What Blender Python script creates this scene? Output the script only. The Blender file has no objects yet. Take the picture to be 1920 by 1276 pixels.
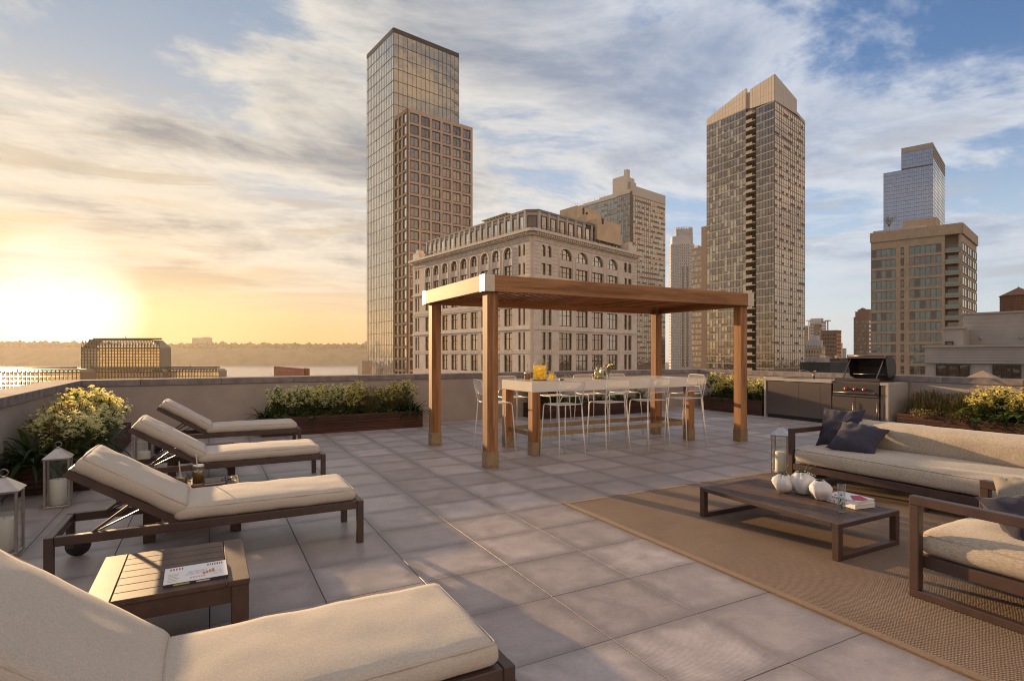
import bpy, math, random
from mathutils import Vector, Matrix, noise as mnoise

R = math.radians
rnd = random.Random(11)
sc = bpy.context.scene
COL = sc.collection

# ------------------------------------------------------------------ camera, sky, sun, exposure
CX, CY0, F, EYE, YAW = 1010.0, 661.5, 1091.5, 1.4957, R(60.425)
cam = bpy.data.cameras.new('camera')
cam.sensor_width = 36.0
cam.lens = 36.0 * F / 1920.0
cam.shift_x = (960.0 - CX) / 1920.0
cam.shift_y = (CY0 - 638.0) / 1920.0
cam.clip_start = 0.05
cam.clip_end = 30000.0
cam_o = bpy.data.objects.new('camera', cam)
cam_o.location = (0, 0, EYE)
cam_o.rotation_euler = (math.pi / 2, 0, YAW - math.pi / 2)
COL.objects.link(cam_o)
sc.camera = cam_o

SUN_EL, SUN_AZ = R(8.0), R(103.0)
SUN = Vector((math.cos(SUN_AZ) * math.cos(SUN_EL), math.sin(SUN_AZ) * math.cos(SUN_EL), math.sin(SUN_EL)))
sl = bpy.data.lights.new('sun', 'SUN')
sl.energy = 5.0
sl.angle = R(0.7)
sl.color = (1.0, 0.66, 0.34)
so = bpy.data.objects.new('sun', sl)
so.rotation_euler = SUN.to_track_quat('Z', 'Y').to_euler()
so.location = (0, 0, 30)
COL.objects.link(so)

world = bpy.data.worlds.new('World')
sc.world = world
world.use_nodes = True
nt = world.node_tree
nt.nodes.clear()


class G:
    """tiny node-graph helper"""
    def __init__(s, nt):
        s.nt = nt

    def n(s, t, **k):
        nd = s.nt.nodes.new(t)
        for a, b in k.items():
            if a.startswith('i_'):
                nd.inputs[int(a[2:])].default_value = b
            else:
                setattr(nd, a, b)
        return nd

    def l(s, a, b):
        s.nt.links.new(a, b)

    def put(s, sock, v):
        if isinstance(v, bpy.types.NodeSocket):
            s.nt.links.new(v, sock)
        else:
            sock.default_value = v

    def m(s, op, a, b=0.0, c=None, clamp=False):
        nd = s.n('ShaderNodeMath', operation=op, use_clamp=clamp)
        s.put(nd.inputs[0], a)
        s.put(nd.inputs[1], b)
        if c is not None:
            s.put(nd.inputs[2], c)
        return nd.outputs[0]

    def vm(s, op, a, b=None, scale=None):
        nd = s.n('ShaderNodeVectorMath', operation=op)
        s.put(nd.inputs[0], a)
        if b is not None:
            s.put(nd.inputs[1], b)
        if scale is not None:
            s.put(nd.inputs['Scale'], scale)
        return nd.outputs['Value'] if op in ('DOT_PRODUCT', 'LENGTH') else nd.outputs[0]

    def mix(s, f, a, b, mode='MIX', clamp=True):
        nd = s.n('ShaderNodeMix', data_type='RGBA', blend_type=mode, clamp_factor=clamp)
        s.put(nd.inputs[0], f)
        s.put(nd.inputs[6], a)
        s.put(nd.inputs[7], b)
        return nd.outputs[2]

    def noise(s, vec, scale, detail=4.0, rough=0.55, dist=0.0, lac=2.0, out=0):
        nd = s.n('ShaderNodeTexNoise')
        if vec is not None:
            s.l(vec, nd.inputs['Vector'])
        nd.inputs['Scale'].default_value = scale
        nd.inputs['Detail'].default_value = detail
        nd.inputs['Roughness'].default_value = rough
        nd.inputs['Lacunarity'].default_value = lac
        nd.inputs['Distortion'].default_value = dist
        return nd.outputs[out]

    def ss(s, x, lo, hi, a=0.0, b=1.0):
        nd = s.n('ShaderNodeMapRange', interpolation_type='SMOOTHSTEP')
        s.put(nd.inputs[0], x)
        for i, v in enumerate((lo, hi, a, b)):
            s.put(nd.inputs[1 + i], v)
        return nd.outputs[0]

    def lin(s, x, lo, hi, a=0.0, b=1.0):
        nd = s.n('ShaderNodeMapRange', clamp=True)
        s.put(nd.inputs[0], x)
        for i, v in enumerate((lo, hi, a, b)):
            s.put(nd.inputs[1 + i], v)
        return nd.outputs[0]

    def mapping(s, vec, scale=(1, 1, 1), rot=(0, 0, 0), loc=(0, 0, 0)):
        nd = s.n('ShaderNodeMapping')
        s.l(vec, nd.inputs[0])
        nd.inputs['Location'].default_value = loc
        nd.inputs['Rotation'].default_value = rot
        nd.inputs['Scale'].default_value = scale
        return nd.outputs[0]


def rgb(r, g, b):
    return (r, g, b, 1.0)


def build_sky():
    g = G(nt)
    tc = g.n('ShaderNodeTexCoord').outputs['Generated']
    d = g.vm('NORMALIZE', tc)
    sep = g.n('ShaderNodeSeparateXYZ')
    g.l(d, sep.inputs[0])
    sky = g.n('ShaderNodeTexSky', sky_type='NISHITA', sun_disc=False)
    sky.sun_elevation = SUN_EL
    sky.sun_rotation = math.pi / 2 - SUN_AZ
    sky.altitude = 0.0
    sky.air_density = 1.0
    sky.dust_density = 0.6
    sky.ozone_density = 3.0
    base = g.mix(1.0, sky.outputs[0], rgb(1.35, 1.40, 1.60), 'MULTIPLY', clamp=False)
    up = g.m('MAXIMUM', sep.outputs[2], 0.0)
    cs = g.vm('DOT_PRODUCT', d, tuple(Vector((math.cos(SUN_AZ - 0.05), math.sin(SUN_AZ - 0.05), 0.06)).normalized()))
    near = g.ss(cs, 0.45, 1.0)                     # towards the sun
    core = g.ss(cs, 0.9938, 0.9997)
    halo = g.ss(cs, 0.945, 0.9995)
    anti = g.ss(cs, 0.25, -0.60)                   # away from the sun, mostly out of view: clouds brightened and warmed to light facades
    # warm air round the low sun: gold at the horizon, cream above it, clear blue higher up
    ramp = g.n('ShaderNodeValToRGB')
    g.l(up, ramp.inputs[0])
    cr = ramp.color_ramp
    cr.elements[0].position = 0.0
    cr.elements[0].color = rgb(4.0, 1.75, 0.35)
    cr.elements[1].position = 0.46
    cr.elements[1].color = rgb(2.1, 2.75, 3.5)
    for pos, c in ((0.06, (4.1, 2.45, 0.95)), (0.14, (4.5, 3.8, 2.8)), (0.26, (3.7, 3.9, 4.0))):
        e = cr.elements.new(pos)
        e.color = rgb(*c)
    clear = g.mix(g.m('MULTIPLY', near, 0.93), base, ramp.outputs[0])
    clear = g.mix(g.m('MULTIPLY', halo, 0.50), clear, rgb(7.2, 4.9, 2.2))
    clear = g.mix(g.m('MULTIPLY', core, 0.85), clear, rgb(13.0, 11.5, 9.0))
    # pale band low down on the side away from the sun
    far_low = g.m('MULTIPLY', g.ss(up, 0.0, 0.42, 1.0, 0.0), g.m('SUBTRACT', 1.0, near))
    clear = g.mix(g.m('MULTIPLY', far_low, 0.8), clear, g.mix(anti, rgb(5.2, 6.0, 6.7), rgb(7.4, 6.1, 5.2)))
    # cloud deck on a plane overhead (perspective by 1/z)
    h = g.m('ADD', up, 0.11)
    cv = g.n('ShaderNodeCombineXYZ')
    g.l(g.m('DIVIDE', sep.outputs[0], h), cv.inputs[0])
    g.l(g.m('DIVIDE', sep.outputs[1], h), cv.inputs[1])
    p = g.mapping(cv.outputs[0], scale=(0.80, 1.05, 1.0), rot=(0, 0, R(18)), loc=(CLX, CLY, 0.0))
    pl = g.vm('ADD', p, tuple(Vector((SUN.x, SUN.y, 0)).normalized() * 0.10))
    n1 = g.noise(p, 1.25, 11.0, 0.64, 0.30)
    n1s = g.noise(pl, 1.25, 11.0, 0.64, 0.30)
    n2 = g.noise(p, 0.42, 3.0, 0.5, 0.2)
    dens = g.m('ADD', n1, g.m('MULTIPLY', g.m('SUBTRACT', n2, 0.5), 0.7))
    cover = g.ss(dens, 0.39, 0.54)
    thick = g.ss(dens, 0.47, 0.66)
    lit = g.m('MULTIPLY', g.m('SUBTRACT', n1, n1s), 4.6)
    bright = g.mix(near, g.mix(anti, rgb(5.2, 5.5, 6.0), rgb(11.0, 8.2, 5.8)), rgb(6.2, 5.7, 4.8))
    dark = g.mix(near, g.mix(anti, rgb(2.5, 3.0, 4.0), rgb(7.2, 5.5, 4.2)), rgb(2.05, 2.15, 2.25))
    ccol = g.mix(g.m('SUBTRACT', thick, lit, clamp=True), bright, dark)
    fade = g.ss(up, 0.03, 0.20)
    # long thin streaks low over the river
    az = g.m('ARCTAN2', sep.outputs[1], sep.outputs[0])
    sv = g.n('ShaderNodeCombineXYZ')
    g.l(g.m('ADD', g.m('MULTIPLY', az, 3.4), g.m('MULTIPLY', up, 5.0)), sv.inputs[0])
    g.l(g.m('MULTIPLY', up, 27.0), sv.inputs[1])
    stk = g.noise(sv.outputs[0], 1.0, 7.0, 0.58, 0.7)
    band = g.m('MULTIPLY', g.ss(up, 0.05, 0.13), g.ss(up, 0.42, 0.22))
    s_dark = g.m('MULTIPLY', g.ss(stk, 0.53, 0.66), band)
    s_lite = g.m('MULTIPLY', g.ss(stk, 0.47, 0.36), band)
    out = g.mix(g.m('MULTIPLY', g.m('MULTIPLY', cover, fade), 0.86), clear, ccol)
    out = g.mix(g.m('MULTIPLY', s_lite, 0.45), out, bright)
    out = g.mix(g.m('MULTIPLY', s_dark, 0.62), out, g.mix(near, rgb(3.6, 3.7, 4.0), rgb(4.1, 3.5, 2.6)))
    # below the horizon: dull ground light
    out = g.mix(g.ss(sep.outputs[2], -0.06, 0.0, 1.0, 0.0), out, rgb(1.6, 1.4, 1.2))
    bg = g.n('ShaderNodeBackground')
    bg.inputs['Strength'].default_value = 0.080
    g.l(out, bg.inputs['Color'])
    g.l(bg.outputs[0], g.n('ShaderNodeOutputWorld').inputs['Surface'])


CLX, CLY = 0.4, 5.1
build_sky()
vs = sc.view_settings
vs.view_transform = 'Standard'
vs.look = 'None'
vs.exposure = 0.80
vs.gamma = 1.0
vs.use_curve_mapping = False
cy = sc.cycles
cy.use_denoising = True
cy.filter_width = 1.1
cy.max_bounces = 8
cy.diffuse_bounces = 4
cy.glossy_bounces = 3
cy.transmission_bounces = 6
cy.transparent_max_bounces = 12
cy.volume_bounces = 0
cy.sample_clamp_indirect = 6.0
cy.caustics_reflective = False
cy.caustics_refractive = False

# ------------------------------------------------------------------ helpers: points, meshes, tags
FWD = Vector((math.cos(YAW), math.sin(YAW)))
RGT = Vector((math.sin(YAW), -math.cos(YAW)))


def W(u, d):
    """ground point seen in column u at depth d"""
    return FWD * d + RGT * ((u - CX) / F * d)


def ZZ(v, d):
    return EYE - (v - CY0) * d / F


def dep(p):
    return p.x * FWD.x + p.y * FWD.y


def vdir(u):
    """horizontal unit vector whose vanishing point is column u"""
    return (FWD + RGT * ((u - CX) / F)).normalized()


def hit(c, d, u):
    """distance along d from c to where column u is reached"""
    k = (u - CX) / F
    cr, cf = c.dot(RGT), c.dot(FWD)
    dr, df = d.dot(RGT), d.dot(FWD)
    return (k * cf - cr) / (dr - k * df)


def on_x(u, X):
    t = (u - CX) / F
    d = X / (FWD.x + RGT.x * t)
    return FWD.y * d + RGT.y * t * d


def on_y(u, Y):
    t = (u - CX) / F
    d = Y / (FWD.y + RGT.y * t)
    return FWD.x * d + RGT.x * t * d


def tag(o, label=None, cat=None, group=None, kind=None):
    if label:
        o['label'] = label
    if cat:
        o['category'] = cat
    if group:
        o['group'] = group
    if kind:
        o['kind'] = kind
    return o


def thing(name, label, cat, loc=(0, 0, 0), rz=0.0, group=None):
    o = bpy.data.objects.new(name, None)
    COL.objects.link(o)
    o.location = loc
    o.rotation_euler = (0, 0, rz)
    o.empty_display_size = 0.1
    return tag(o, label, cat, group)


def copy_tree(o, parent=None, skip=()):
    c = o.copy()
    COL.objects.link(c)
    c.parent = parent
    for ch in list(o.children):
        if ch.name.split('.')[0] not in skip:
            copy_tree(ch, c)
    return c


class MB:
    def __init__(s):
        s.v, s.f, s.m, s.s = [], [], [], []

    def add(s, vs, fs, mi=0, smooth=False):
        b = len(s.v)
        s.v.extend([tuple(p) for p in vs])
        for f in fs:
            s.f.append(tuple(b + i for i in f))
            s.m.append(mi)
            s.s.append(smooth)

    def box(s, x0, y0, z0, x1, y1, z1, mi=0, bev=0.0, M=None):
        c = Vector(((x0 + x1) / 2, (y0 + y1) / 2, (z0 + z1) / 2))
        h = Vector((abs(x1 - x0) / 2, abs(y1 - y0) / 2, abs(z1 - z0) / 2))
        b = min(bev, h.x * .9, h.y * .9, h.z * .9)
        if b <= 0:
            vs = [c + Vector((sx * h.x, sy * h.y, sz * h.z)) for sx in (-1, 1) for sy in (-1, 1) for sz in (-1, 1)]
            fs = [(0, 1, 3, 2), (4, 6, 7, 5), (0, 4, 5, 1), (2, 3, 7, 6), (0, 2, 6, 4), (1, 5, 7, 3)]
        else:
            vs, ix = [], {}
            for sx in (-1, 1):
                for sy in (-1, 1):
                    for sz in (-1, 1):
                        for a in range(3):
                            q = [sx * (h.x - b), sy * (h.y - b), sz * (h.z - b)]
                            q[a] = (sx, sy, sz)[a] * h[a]
                            ix[(sx, sy, sz, a)] = len(vs)
                            vs.append(c + Vector(q))
            fs = []
            for a in range(3):
                o1, o2 = (a + 1) % 3, (a + 2) % 3
                for sg in (-1, 1):
                    q = []
                    for (p1, p2) in ((-1, -1), (1, -1), (1, 1), (-1, 1)):
                        k = [0, 0, 0]
                        k[a], k[o1], k[o2] = sg, p1, p2
                        q.append(ix[(*k, a)])
                    fs.append(tuple(q if sg > 0 else q[::-1]))
                for p1 in (-1, 1):
                    for p2 in (-1, 1):
                        q = []
                        for (sg, ax) in ((-1, o1), (1, o1), (1, o2), (-1, o2)):
                            k = [0, 0, 0]
                            k[a], k[o1], k[o2] = sg, p1, p2
                            q.append(ix[(*k, ax)])
                        fs.append(tuple(q if p1 * p2 > 0 else q[::-1]))
            for sx in (-1, 1):
                for sy in (-1, 1):
                    for sz in (-1, 1):
                        q = [ix[(sx, sy, sz, a)] for a in range(3)]
                        fs.append(tuple(q if sx * sy * sz > 0 else q[::-1]))
        if M is not None:
            vs = [M @ p for p in vs]
        s.add(vs, fs, mi)
        return s

    def bar(s, a, b, w, h, mi=0, up=(0, 0, 1), bev=0.0):
        """rectangular bar from a to b, w across, h along up"""
        a, b = Vector(a), Vector(b)
        z = (b - a)
        L = z.length
        z.normalize()
        x = Vector(up).cross(z)
        if x.length < 1e-4:
            x = Vector((1, 0, 0)).cross(z)
        x.normalize()
        y = z.cross(x)
        M = Matrix.Translation((a + b) / 2) @ Matrix((x, y, z)).transposed().to_4x4()
        return s.box(-w / 2, -h / 2, -L / 2, w / 2, h / 2, L / 2, mi, bev, M)

    def tube(s, pts, r, n=6, mi=0, closed=False, caps=True):
        pts = [Vector(p) for p in pts]
        N = len(pts)
        rs = r if isinstance(r, (list, tuple)) else [r] * N
        b = len(s.v)
        t0 = (pts[1] - pts[0]).normalized()
        x = t0.cross(Vector((0, 0, 1)))
        if x.length < 1e-3:
            x = t0.cross(Vector((1, 0, 0)))
        x.normalize()
        vs = []
        for i, p in enumerate(pts):
            if closed:
                t = (pts[(i + 1) % N] - pts[i - 1]).normalized()
            else:
                t = (pts[min(i + 1, N - 1)] - pts[max(i - 1, 0)]).normalized()
            x = (x - t * x.dot(t))
            if x.length < 1e-6:
                x = t.orthogonal()
            x.normalize()
            y = t.cross(x)
            for k in range(n):
                an = 2 * math.pi * k / n
                vs.append(p + (x * math.cos(an) + y * math.sin(an)) * rs[i])
        fs = []
        for i in range(N if closed else N - 1):
            j = (i + 1) % N
            for k in range(n):
                fs.append((i * n + k, i * n + (k + 1) % n, j * n + (k + 1) % n, j * n + k))
        if caps and not closed:
            fs.append(tuple(range(n))[::-1])
            fs.append(tuple((N - 1) * n + k for k in range(n)))
        s.add(vs, fs, mi, True)
        return s

    def lathe(s, prof, n=20, c=(0, 0, 0), mi=0, smooth=True, M=None):
        vs, fs = [], []
        for (r, z) in prof:
            for k in range(n):
                a = 2 * math.pi * k / n
                p = Vector((c[0] + r * math.cos(a), c[1] + r * math.sin(a), c[2] + z))
                vs.append(M @ p if M is not None else p)
        for i in range(len(prof) - 1):
            for k in range(n):
                fs.append((i * n + k, i * n + (k + 1) % n, (i + 1) * n + (k + 1) % n, (i + 1) * n + k))
        s.add(vs, fs, mi, smooth)
        return s

    def cyl(s, c, r, h, n=16, mi=0, r2=None):
        r2 = r if r2 is None else r2
        s.lathe([(r, 0), (r2, h)], n, c, mi)
        b = len(s.v) - 2 * n
        s.f.append(tuple(b + k for k in range(n))[::-1]); s.m.append(mi); s.s.append(False)
        s.f.append(tuple(b + n + k for k in range(n))); s.m.append(mi); s.s.append(False)
        return s

    def prism(s, poly, z0, z1, mi=0, ztop=None):
        n = len(poly)
        zt = ztop or [z1] * n
        vs = [(p[0], p[1], z0) for p in poly] + [(p[0], p[1], zt[i]) for i, p in enumerate(poly)]
        fs = [(i, (i + 1) % n, n + (i + 1) % n, n + i) for i in range(n)] + [tuple(range(n))[::-1], tuple(range(n, 2 * n))]
        s.add(vs, fs, mi)
        return s

    def quad(s, a, b, c, d, mi=0):
        s.add([a, b, c, d], [(0, 1, 2, 3)], mi)
        return s

    def mesh(s, name, mats):
        me = bpy.data.meshes.new(name)
        me.from_pydata(s.v, [], s.f)
        for m in (mats if isinstance(mats, (list, tuple)) else [mats]):
            me.materials.append(m)
        me.polygons.foreach_set('material_index', s.m)
        me.polygons.foreach_set('use_smooth', s.s)
        me.update()
        return me

    def obj(s, name, mats, parent=None, world=False, kind=None):
        if world and parent is not None:
            o = parent.location
            pp = parent.parent
            while pp is not None:
                o = o + pp.location
                pp = pp.parent
            s.v = [(p[0] - o.x, p[1] - o.y, p[2] - o.z) for p in s.v]
        return link(name, s.mesh(name, mats), parent, kind)


def link(name, me, parent=None, kind=None, loc=None, rot=None):
    o = bpy.data.objects.new(name, me)
    COL.objects.link(o)
    o.parent = parent
    if kind:
        o['kind'] = kind
    if loc is not None:
        o.location = loc
    if rot is not None:
        o.rotation_euler = rot
    return o


def box_obj(name, mats, parent, x0, y0, z0, x1, y1, z1, bev=0.004, world=False):
    return MB().box(x0, y0, z0, x1, y1, z1, 0, bev).obj(name, mats, parent, world)


def fix_normals(o):
    import bmesh
    bm = bmesh.new()
    bm.from_mesh(o.data)
    bmesh.ops.recalc_face_normals(bm, faces=bm.faces)
    bm.to_mesh(o.data)
    bm.free()
    return o


# ------------------------------------------------------------------ materials
MATS = {}


def mat(name, color, rough=0.5, metal=0.0, spec=0.5, var=0.0, vscale=3.0, vdetail=5.0, vstretch=(1, 1, 1), bump=0.0,
        bscale=60.0, bstretch=(1, 1, 1), bdist=0.01, objvar=0.0, color2=None, trans=0.0, ior=1.45, coat=0.0, sheen=0.0, rvar=0.0):
    m = bpy.data.materials.new(name)
    m.use_nodes = True
    g = G(m.node_tree)
    bs = m.node_tree.nodes['Principled BSDF']
    bs.inputs['Roughness'].default_value = rough
    bs.inputs['Metallic'].default_value = metal
    bs.inputs['Specular IOR Level'].default_value = spec
    bs.inputs['Transmission Weight'].default_value = trans
    bs.inputs['IOR'].default_value = ior
    bs.inputs['Coat Weight'].default_value = coat
    bs.inputs['Sheen Weight'].default_value = sheen
    col = rgb(*color)
    oc = g.n('ShaderNodeTexCoord').outputs['Object']
    if var > 0 or color2:
        v = g.mapping(oc, vstretch)
        f = g.noise(v, vscale, vdetail, 0.6)
        f = g.ss(f, 0.30, 0.70)
        c2 = color2 or tuple(c * (1 - var) for c in color)
        c1 = color if color2 else tuple(c * (1 + var * .6) for c in color)
        col = g.mix(f, rgb(*c2), rgb(*c1))
        if rvar:
            g.l(g.m('ADD', g.m('MULTIPLY', g.m('SUBTRACT', f, 0.5), rvar), rough), bs.inputs['Roughness'])
    if objvar > 0:
        oi = g.n('ShaderNodeObjectInfo').outputs['Random']
        col = g.mix(1.0, col, g.mix(oi, rgb(1 - objvar, 1 - objvar, 1 - objvar), rgb(1 + objvar, 1 + objvar * .95, 1 + objvar * .9), clamp=False), 'MULTIPLY', clamp=False)
    g.put(bs.inputs['Base Color'], col)
    if bump > 0:
        bn = g.n('ShaderNodeBump')
        bn.inputs['Strength'].default_value = bump
        bn.inputs['Distance'].default_value = bdist
        g.l(g.noise(g.mapping(oc, bstretch), bscale, 4.0, 0.6), bn.inputs['Height'])
        g.l(bn.outputs[0], bs.inputs['Normal'])
    MATS[name] = m
    return m


def wood(name, dark, light, axis, rough=0.62, scale=7.0, objvar=0.12):
    m = bpy.data.materials.new(name)
    m.use_nodes = True
    g = G(m.node_tree)
    bs = m.node_tree.nodes['Principled BSDF']
    bs.inputs['Roughness'].default_value = rough
    bs.inputs['Specular IOR Level'].default_value = 0.22
    tc = g.n('ShaderNodeTexCoord')
    oi = g.n('ShaderNodeObjectInfo').outputs['Random']
    st = [1.0, 1.0, 1.0]
    st[axis] = 0.06
    v = g.vm('ADD', g.mapping(tc.outputs['Object'], tuple(st)), g.vm('SCALE', (7.0, 3.0, 5.0), scale=oi))
    n1 = g.noise(v, scale, 6.0, 0.62, 1.2)
    n2 = g.noise(v, scale * 9, 3.0, 0.6, 0.3)
    f = g.m('ADD', g.m('MULTIPLY', n1, 0.75), g.m('MULTIPLY', n2, 0.25))
    col = g.mix(g.ss(f, 0.34, 0.66), rgb(*dark), rgb(*light))
    col = g.mix(1.0, col, g.mix(oi, rgb(1 - objvar, 1 - objvar, 1 - objvar), rgb(1 + objvar, 1 + objvar, 1 + objvar), clamp=False), 'MULTIPLY', clamp=False)
    g.l(col, bs.inputs['Base Color'])
    bn = g.n('ShaderNodeBump')
    bn.inputs['Strength'].default_value = 0.25
    bn.inputs['Distance'].default_value = 0.003
    g.l(f, bn.inputs['Height'])
    g.l(bn.outputs[0], bs.inputs['Normal'])
    MATS[name] = m
    return m


def tile_mat(name, ridged):
    m = bpy.data.materials.new(name)
    m.use_nodes = True
    g = G(m.node_tree)
    bs = m.node_tree.nodes['Principled BSDF']
    tc = g.n('ShaderNodeTexCoord')
    oc = tc.outputs['Object']
    geo = g.n('ShaderNodeNewGeometry')
    oi = g.n('ShaderNodeObjectInfo').outputs['Random']
    # world position breaks up the repeat; joined far tiles vary by it too
    wp = geo.outputs['Position']
    big = g.noise(wp, 0.9, 4.0, 0.6)
    mid = g.noise(wp, 5.0, 6.0, 0.65, 0.4)
    fine = g.noise(wp, 45.0, 4.0, 0.7)
    cell = g.n('ShaderNodeTexWhiteNoise', noise_dimensions='3D')
    snap = g.vm('FLOOR', g.vm('SCALE', g.vm('SUBTRACT', wp, (TX0, TY0, -5.0)), scale=1.0 / TS))
    g.l(snap, cell.inputs[0])
    col = g.mix(cell.outputs[0], rgb(0.36, 0.305, 0.28), rgb(0.53, 0.46, 0.425))
    k = g.m('ADD', g.m('ADD', g.m('MULTIPLY', big, 0.35), g.m('MULTIPLY', mid, 0.55)), g.m('MULTIPLY', fine, 0.30))
    col = g.mix(1.0, col, g.mix(g.ss(k, 0.38, 0.82), rgb(0.72, 0.69, 0.68), rgb(1.18, 1.17, 1.15), clamp=False), 'MULTIPLY', clamp=False)
    # grime gathered along the joints
    q = g.vm('FRACTION', g.vm('SCALE', g.vm('SUBTRACT', wp, (TX0, TY0, 0.0)), scale=1.0 / TS))
    sp = g.n('ShaderNodeSeparateXYZ')
    g.l(q, sp.inputs[0])
    ex = g.m('MINIMUM', sp.outputs[0], g.m('SUBTRACT', 1.0, sp.outputs[0]))
    ey = g.m('MINIMUM', sp.outputs[1], g.m('SUBTRACT', 1.0, sp.outputs[1]))
    e = g.m('ADD', g.m('MINIMUM', ex, ey), g.m('MULTIPLY', g.m('SUBTRACT', mid, 0.5), 0.16))
    col = g.mix(g.m('MULTIPLY', g.ss(e, 0.0, 0.20, 1.0, 0.0), 0.62), col, rgb(0.22, 0.185, 0.17))
    g.l(col, bs.inputs['Base Color'])
    g.l(g.lin(mid, 0.3, 0.7, 0.30, 0.52), bs.inputs['Roughness'])
    bn = g.n('ShaderNodeBump')
    bn.inputs['Distance'].default_value = 0.004
    if ridged:
        wv = g.n('ShaderNodeTexWave', wave_type='BANDS', bands_direction='DIAGONAL', wave_profile='SIN')
        g.l(g.mapping(oc, (1, 1, 0)), wv.inputs['Vector'])
        wv.inputs['Scale'].default_value = 38.0
        wv.inputs['Distortion'].default_value = 1.2
        wv.inputs['Detail'].default_value = 2.0
        wv.inputs['Detail Scale'].default_value = 3.0
        hgt = g.m('ADD', g.m('MULTIPLY', wv.outputs[1], 0.6), g.m('MULTIPLY', fine, 0.5))
        bn.inputs['Strength'].default_value = 0.32
    else:
        br = g.noise(g.mapping(oc, (6, 60, 1)), 2.0, 5.0, 0.7, 0.5)
        hgt = g.m('ADD', g.m('MULTIPLY', br, 0.5), g.m('MULTIPLY', fine, 0.6))
        bn.inputs['Strength'].default_value = 0.30
    g.l(hgt, bn.inputs['Height'])
    g.l(bn.outputs[0], bs.inputs['Normal'])
    return m


TS, TX0, TY0 = 0.61, 1.8366 - 6.1, 4.2925 - 12.2


def fabric(name, c1, c2, scale=1.0, bump=0.5, sheen=0.2):
    """woven cloth: crossing threads in the object's own axes, slubs, soft blotches"""
    m = bpy.data.materials.new(name)
    m.use_nodes = True
    g = G(m.node_tree)
    bs = m.node_tree.nodes['Principled BSDF']
    bs.inputs['Roughness'].default_value = 0.9
    bs.inputs['Specular IOR Level'].default_value = 0.15
    bs.inputs['Sheen Weight'].default_value = sheen
    oc = g.n('ShaderNodeTexCoord').outputs['Object']
    a = g.noise(g.mapping(oc, (50 * scale, 520 * scale, 520 * scale)), 1.0, 2.0, 0.6)
    b = g.noise(g.mapping(oc, (560 * scale, 60 * scale, 420 * scale)), 1.0, 2.0, 0.6)
    c = g.noise(oc, 4.0, 3.0, 0.5)
    t = g.m('ADD', g.m('MULTIPLY', a, 0.5), g.m('MULTIPLY', b, 0.5))
    t2 = g.m('ADD', t, g.m('MULTIPLY', g.m('SUBTRACT', c, 0.5), 0.12))
    g.l(g.mix(g.ss(t2, 0.40, 0.60), rgb(*c2), rgb(*c1)), bs.inputs['Base Color'])
    bn = g.n('ShaderNodeBump')
    bn.inputs['Strength'].default_value = bump
    bn.inputs['Distance'].default_value = 0.002
    g.l(t, bn.inputs['Height'])
    g.l(bn.outputs[0], bs.inputs['Normal'])
    return m


def rug_mat():
    m = bpy.data.materials.new('woven_jute')
    m.use_nodes = True
    g = G(m.node_tree)
    bs = m.node_tree.nodes['Principled BSDF']
    bs.inputs['Roughness'].default_value = 0.85
    bs.inputs['Specular IOR Level'].default_value = 0.2
    oc = g.n('ShaderNodeTexCoord').outputs['Object']
    sp = g.n('ShaderNodeSeparateXYZ')
    g.l(g.mapping(oc, rot=(0, 0, R(45))), sp.inputs[0])
    wob = g.m('MULTIPLY', g.m('SUBTRACT', g.noise(oc, 9.0, 6.0, 0.75), 0.5), 0.034)
    rib = g.m('ABSOLUTE', g.m('SINE', g.m('MULTIPLY', g.m('ADD', sp.outputs[1], wob), math.pi / 0.019)))
    knot = g.m('ABSOLUTE', g.m('SINE', g.m('ADD', g.m('MULTIPLY', g.m('ADD', sp.outputs[0], wob), math.pi / 0.015),
                                            g.m('MULTIPLY', g.m('FLOOR', g.m('DIVIDE', sp.outputs[1], 0.019)), math.pi / 2))))
    t = g.m('MULTIPLY', g.m('POWER', rib, 0.6), g.m('ADD', g.m('MULTIPLY', knot, 0.5), 0.5))
    n = g.noise(oc, 1.6, 4.0, 0.6)
    n2 = g.noise(oc, 90.0, 3.0, 0.7)
    lightc = g.mix(g.ss(n, 0.3, 0.7), rgb(0.275, 0.193, 0.134), rgb(0.355, 0.260, 0.186))
    lightc = g.mix(g.m('MULTIPLY', n2, 0.5), lightc, rgb(0.21, 0.135, 0.083))
    g.l(g.mix(g.ss(t, 0.15, 0.75), rgb(0.100, 0.064, 0.042), lightc), bs.inputs['Base Color'])
    bn = g.n('ShaderNodeBump')
    bn.inputs['Strength'].default_value = 0.6
    bn.inputs['Distance'].default_value = 0.005
    g.l(t, bn.inputs['Height'])
    g.l(bn.outputs[0], bs.inputs['Normal'])
    return m


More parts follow.
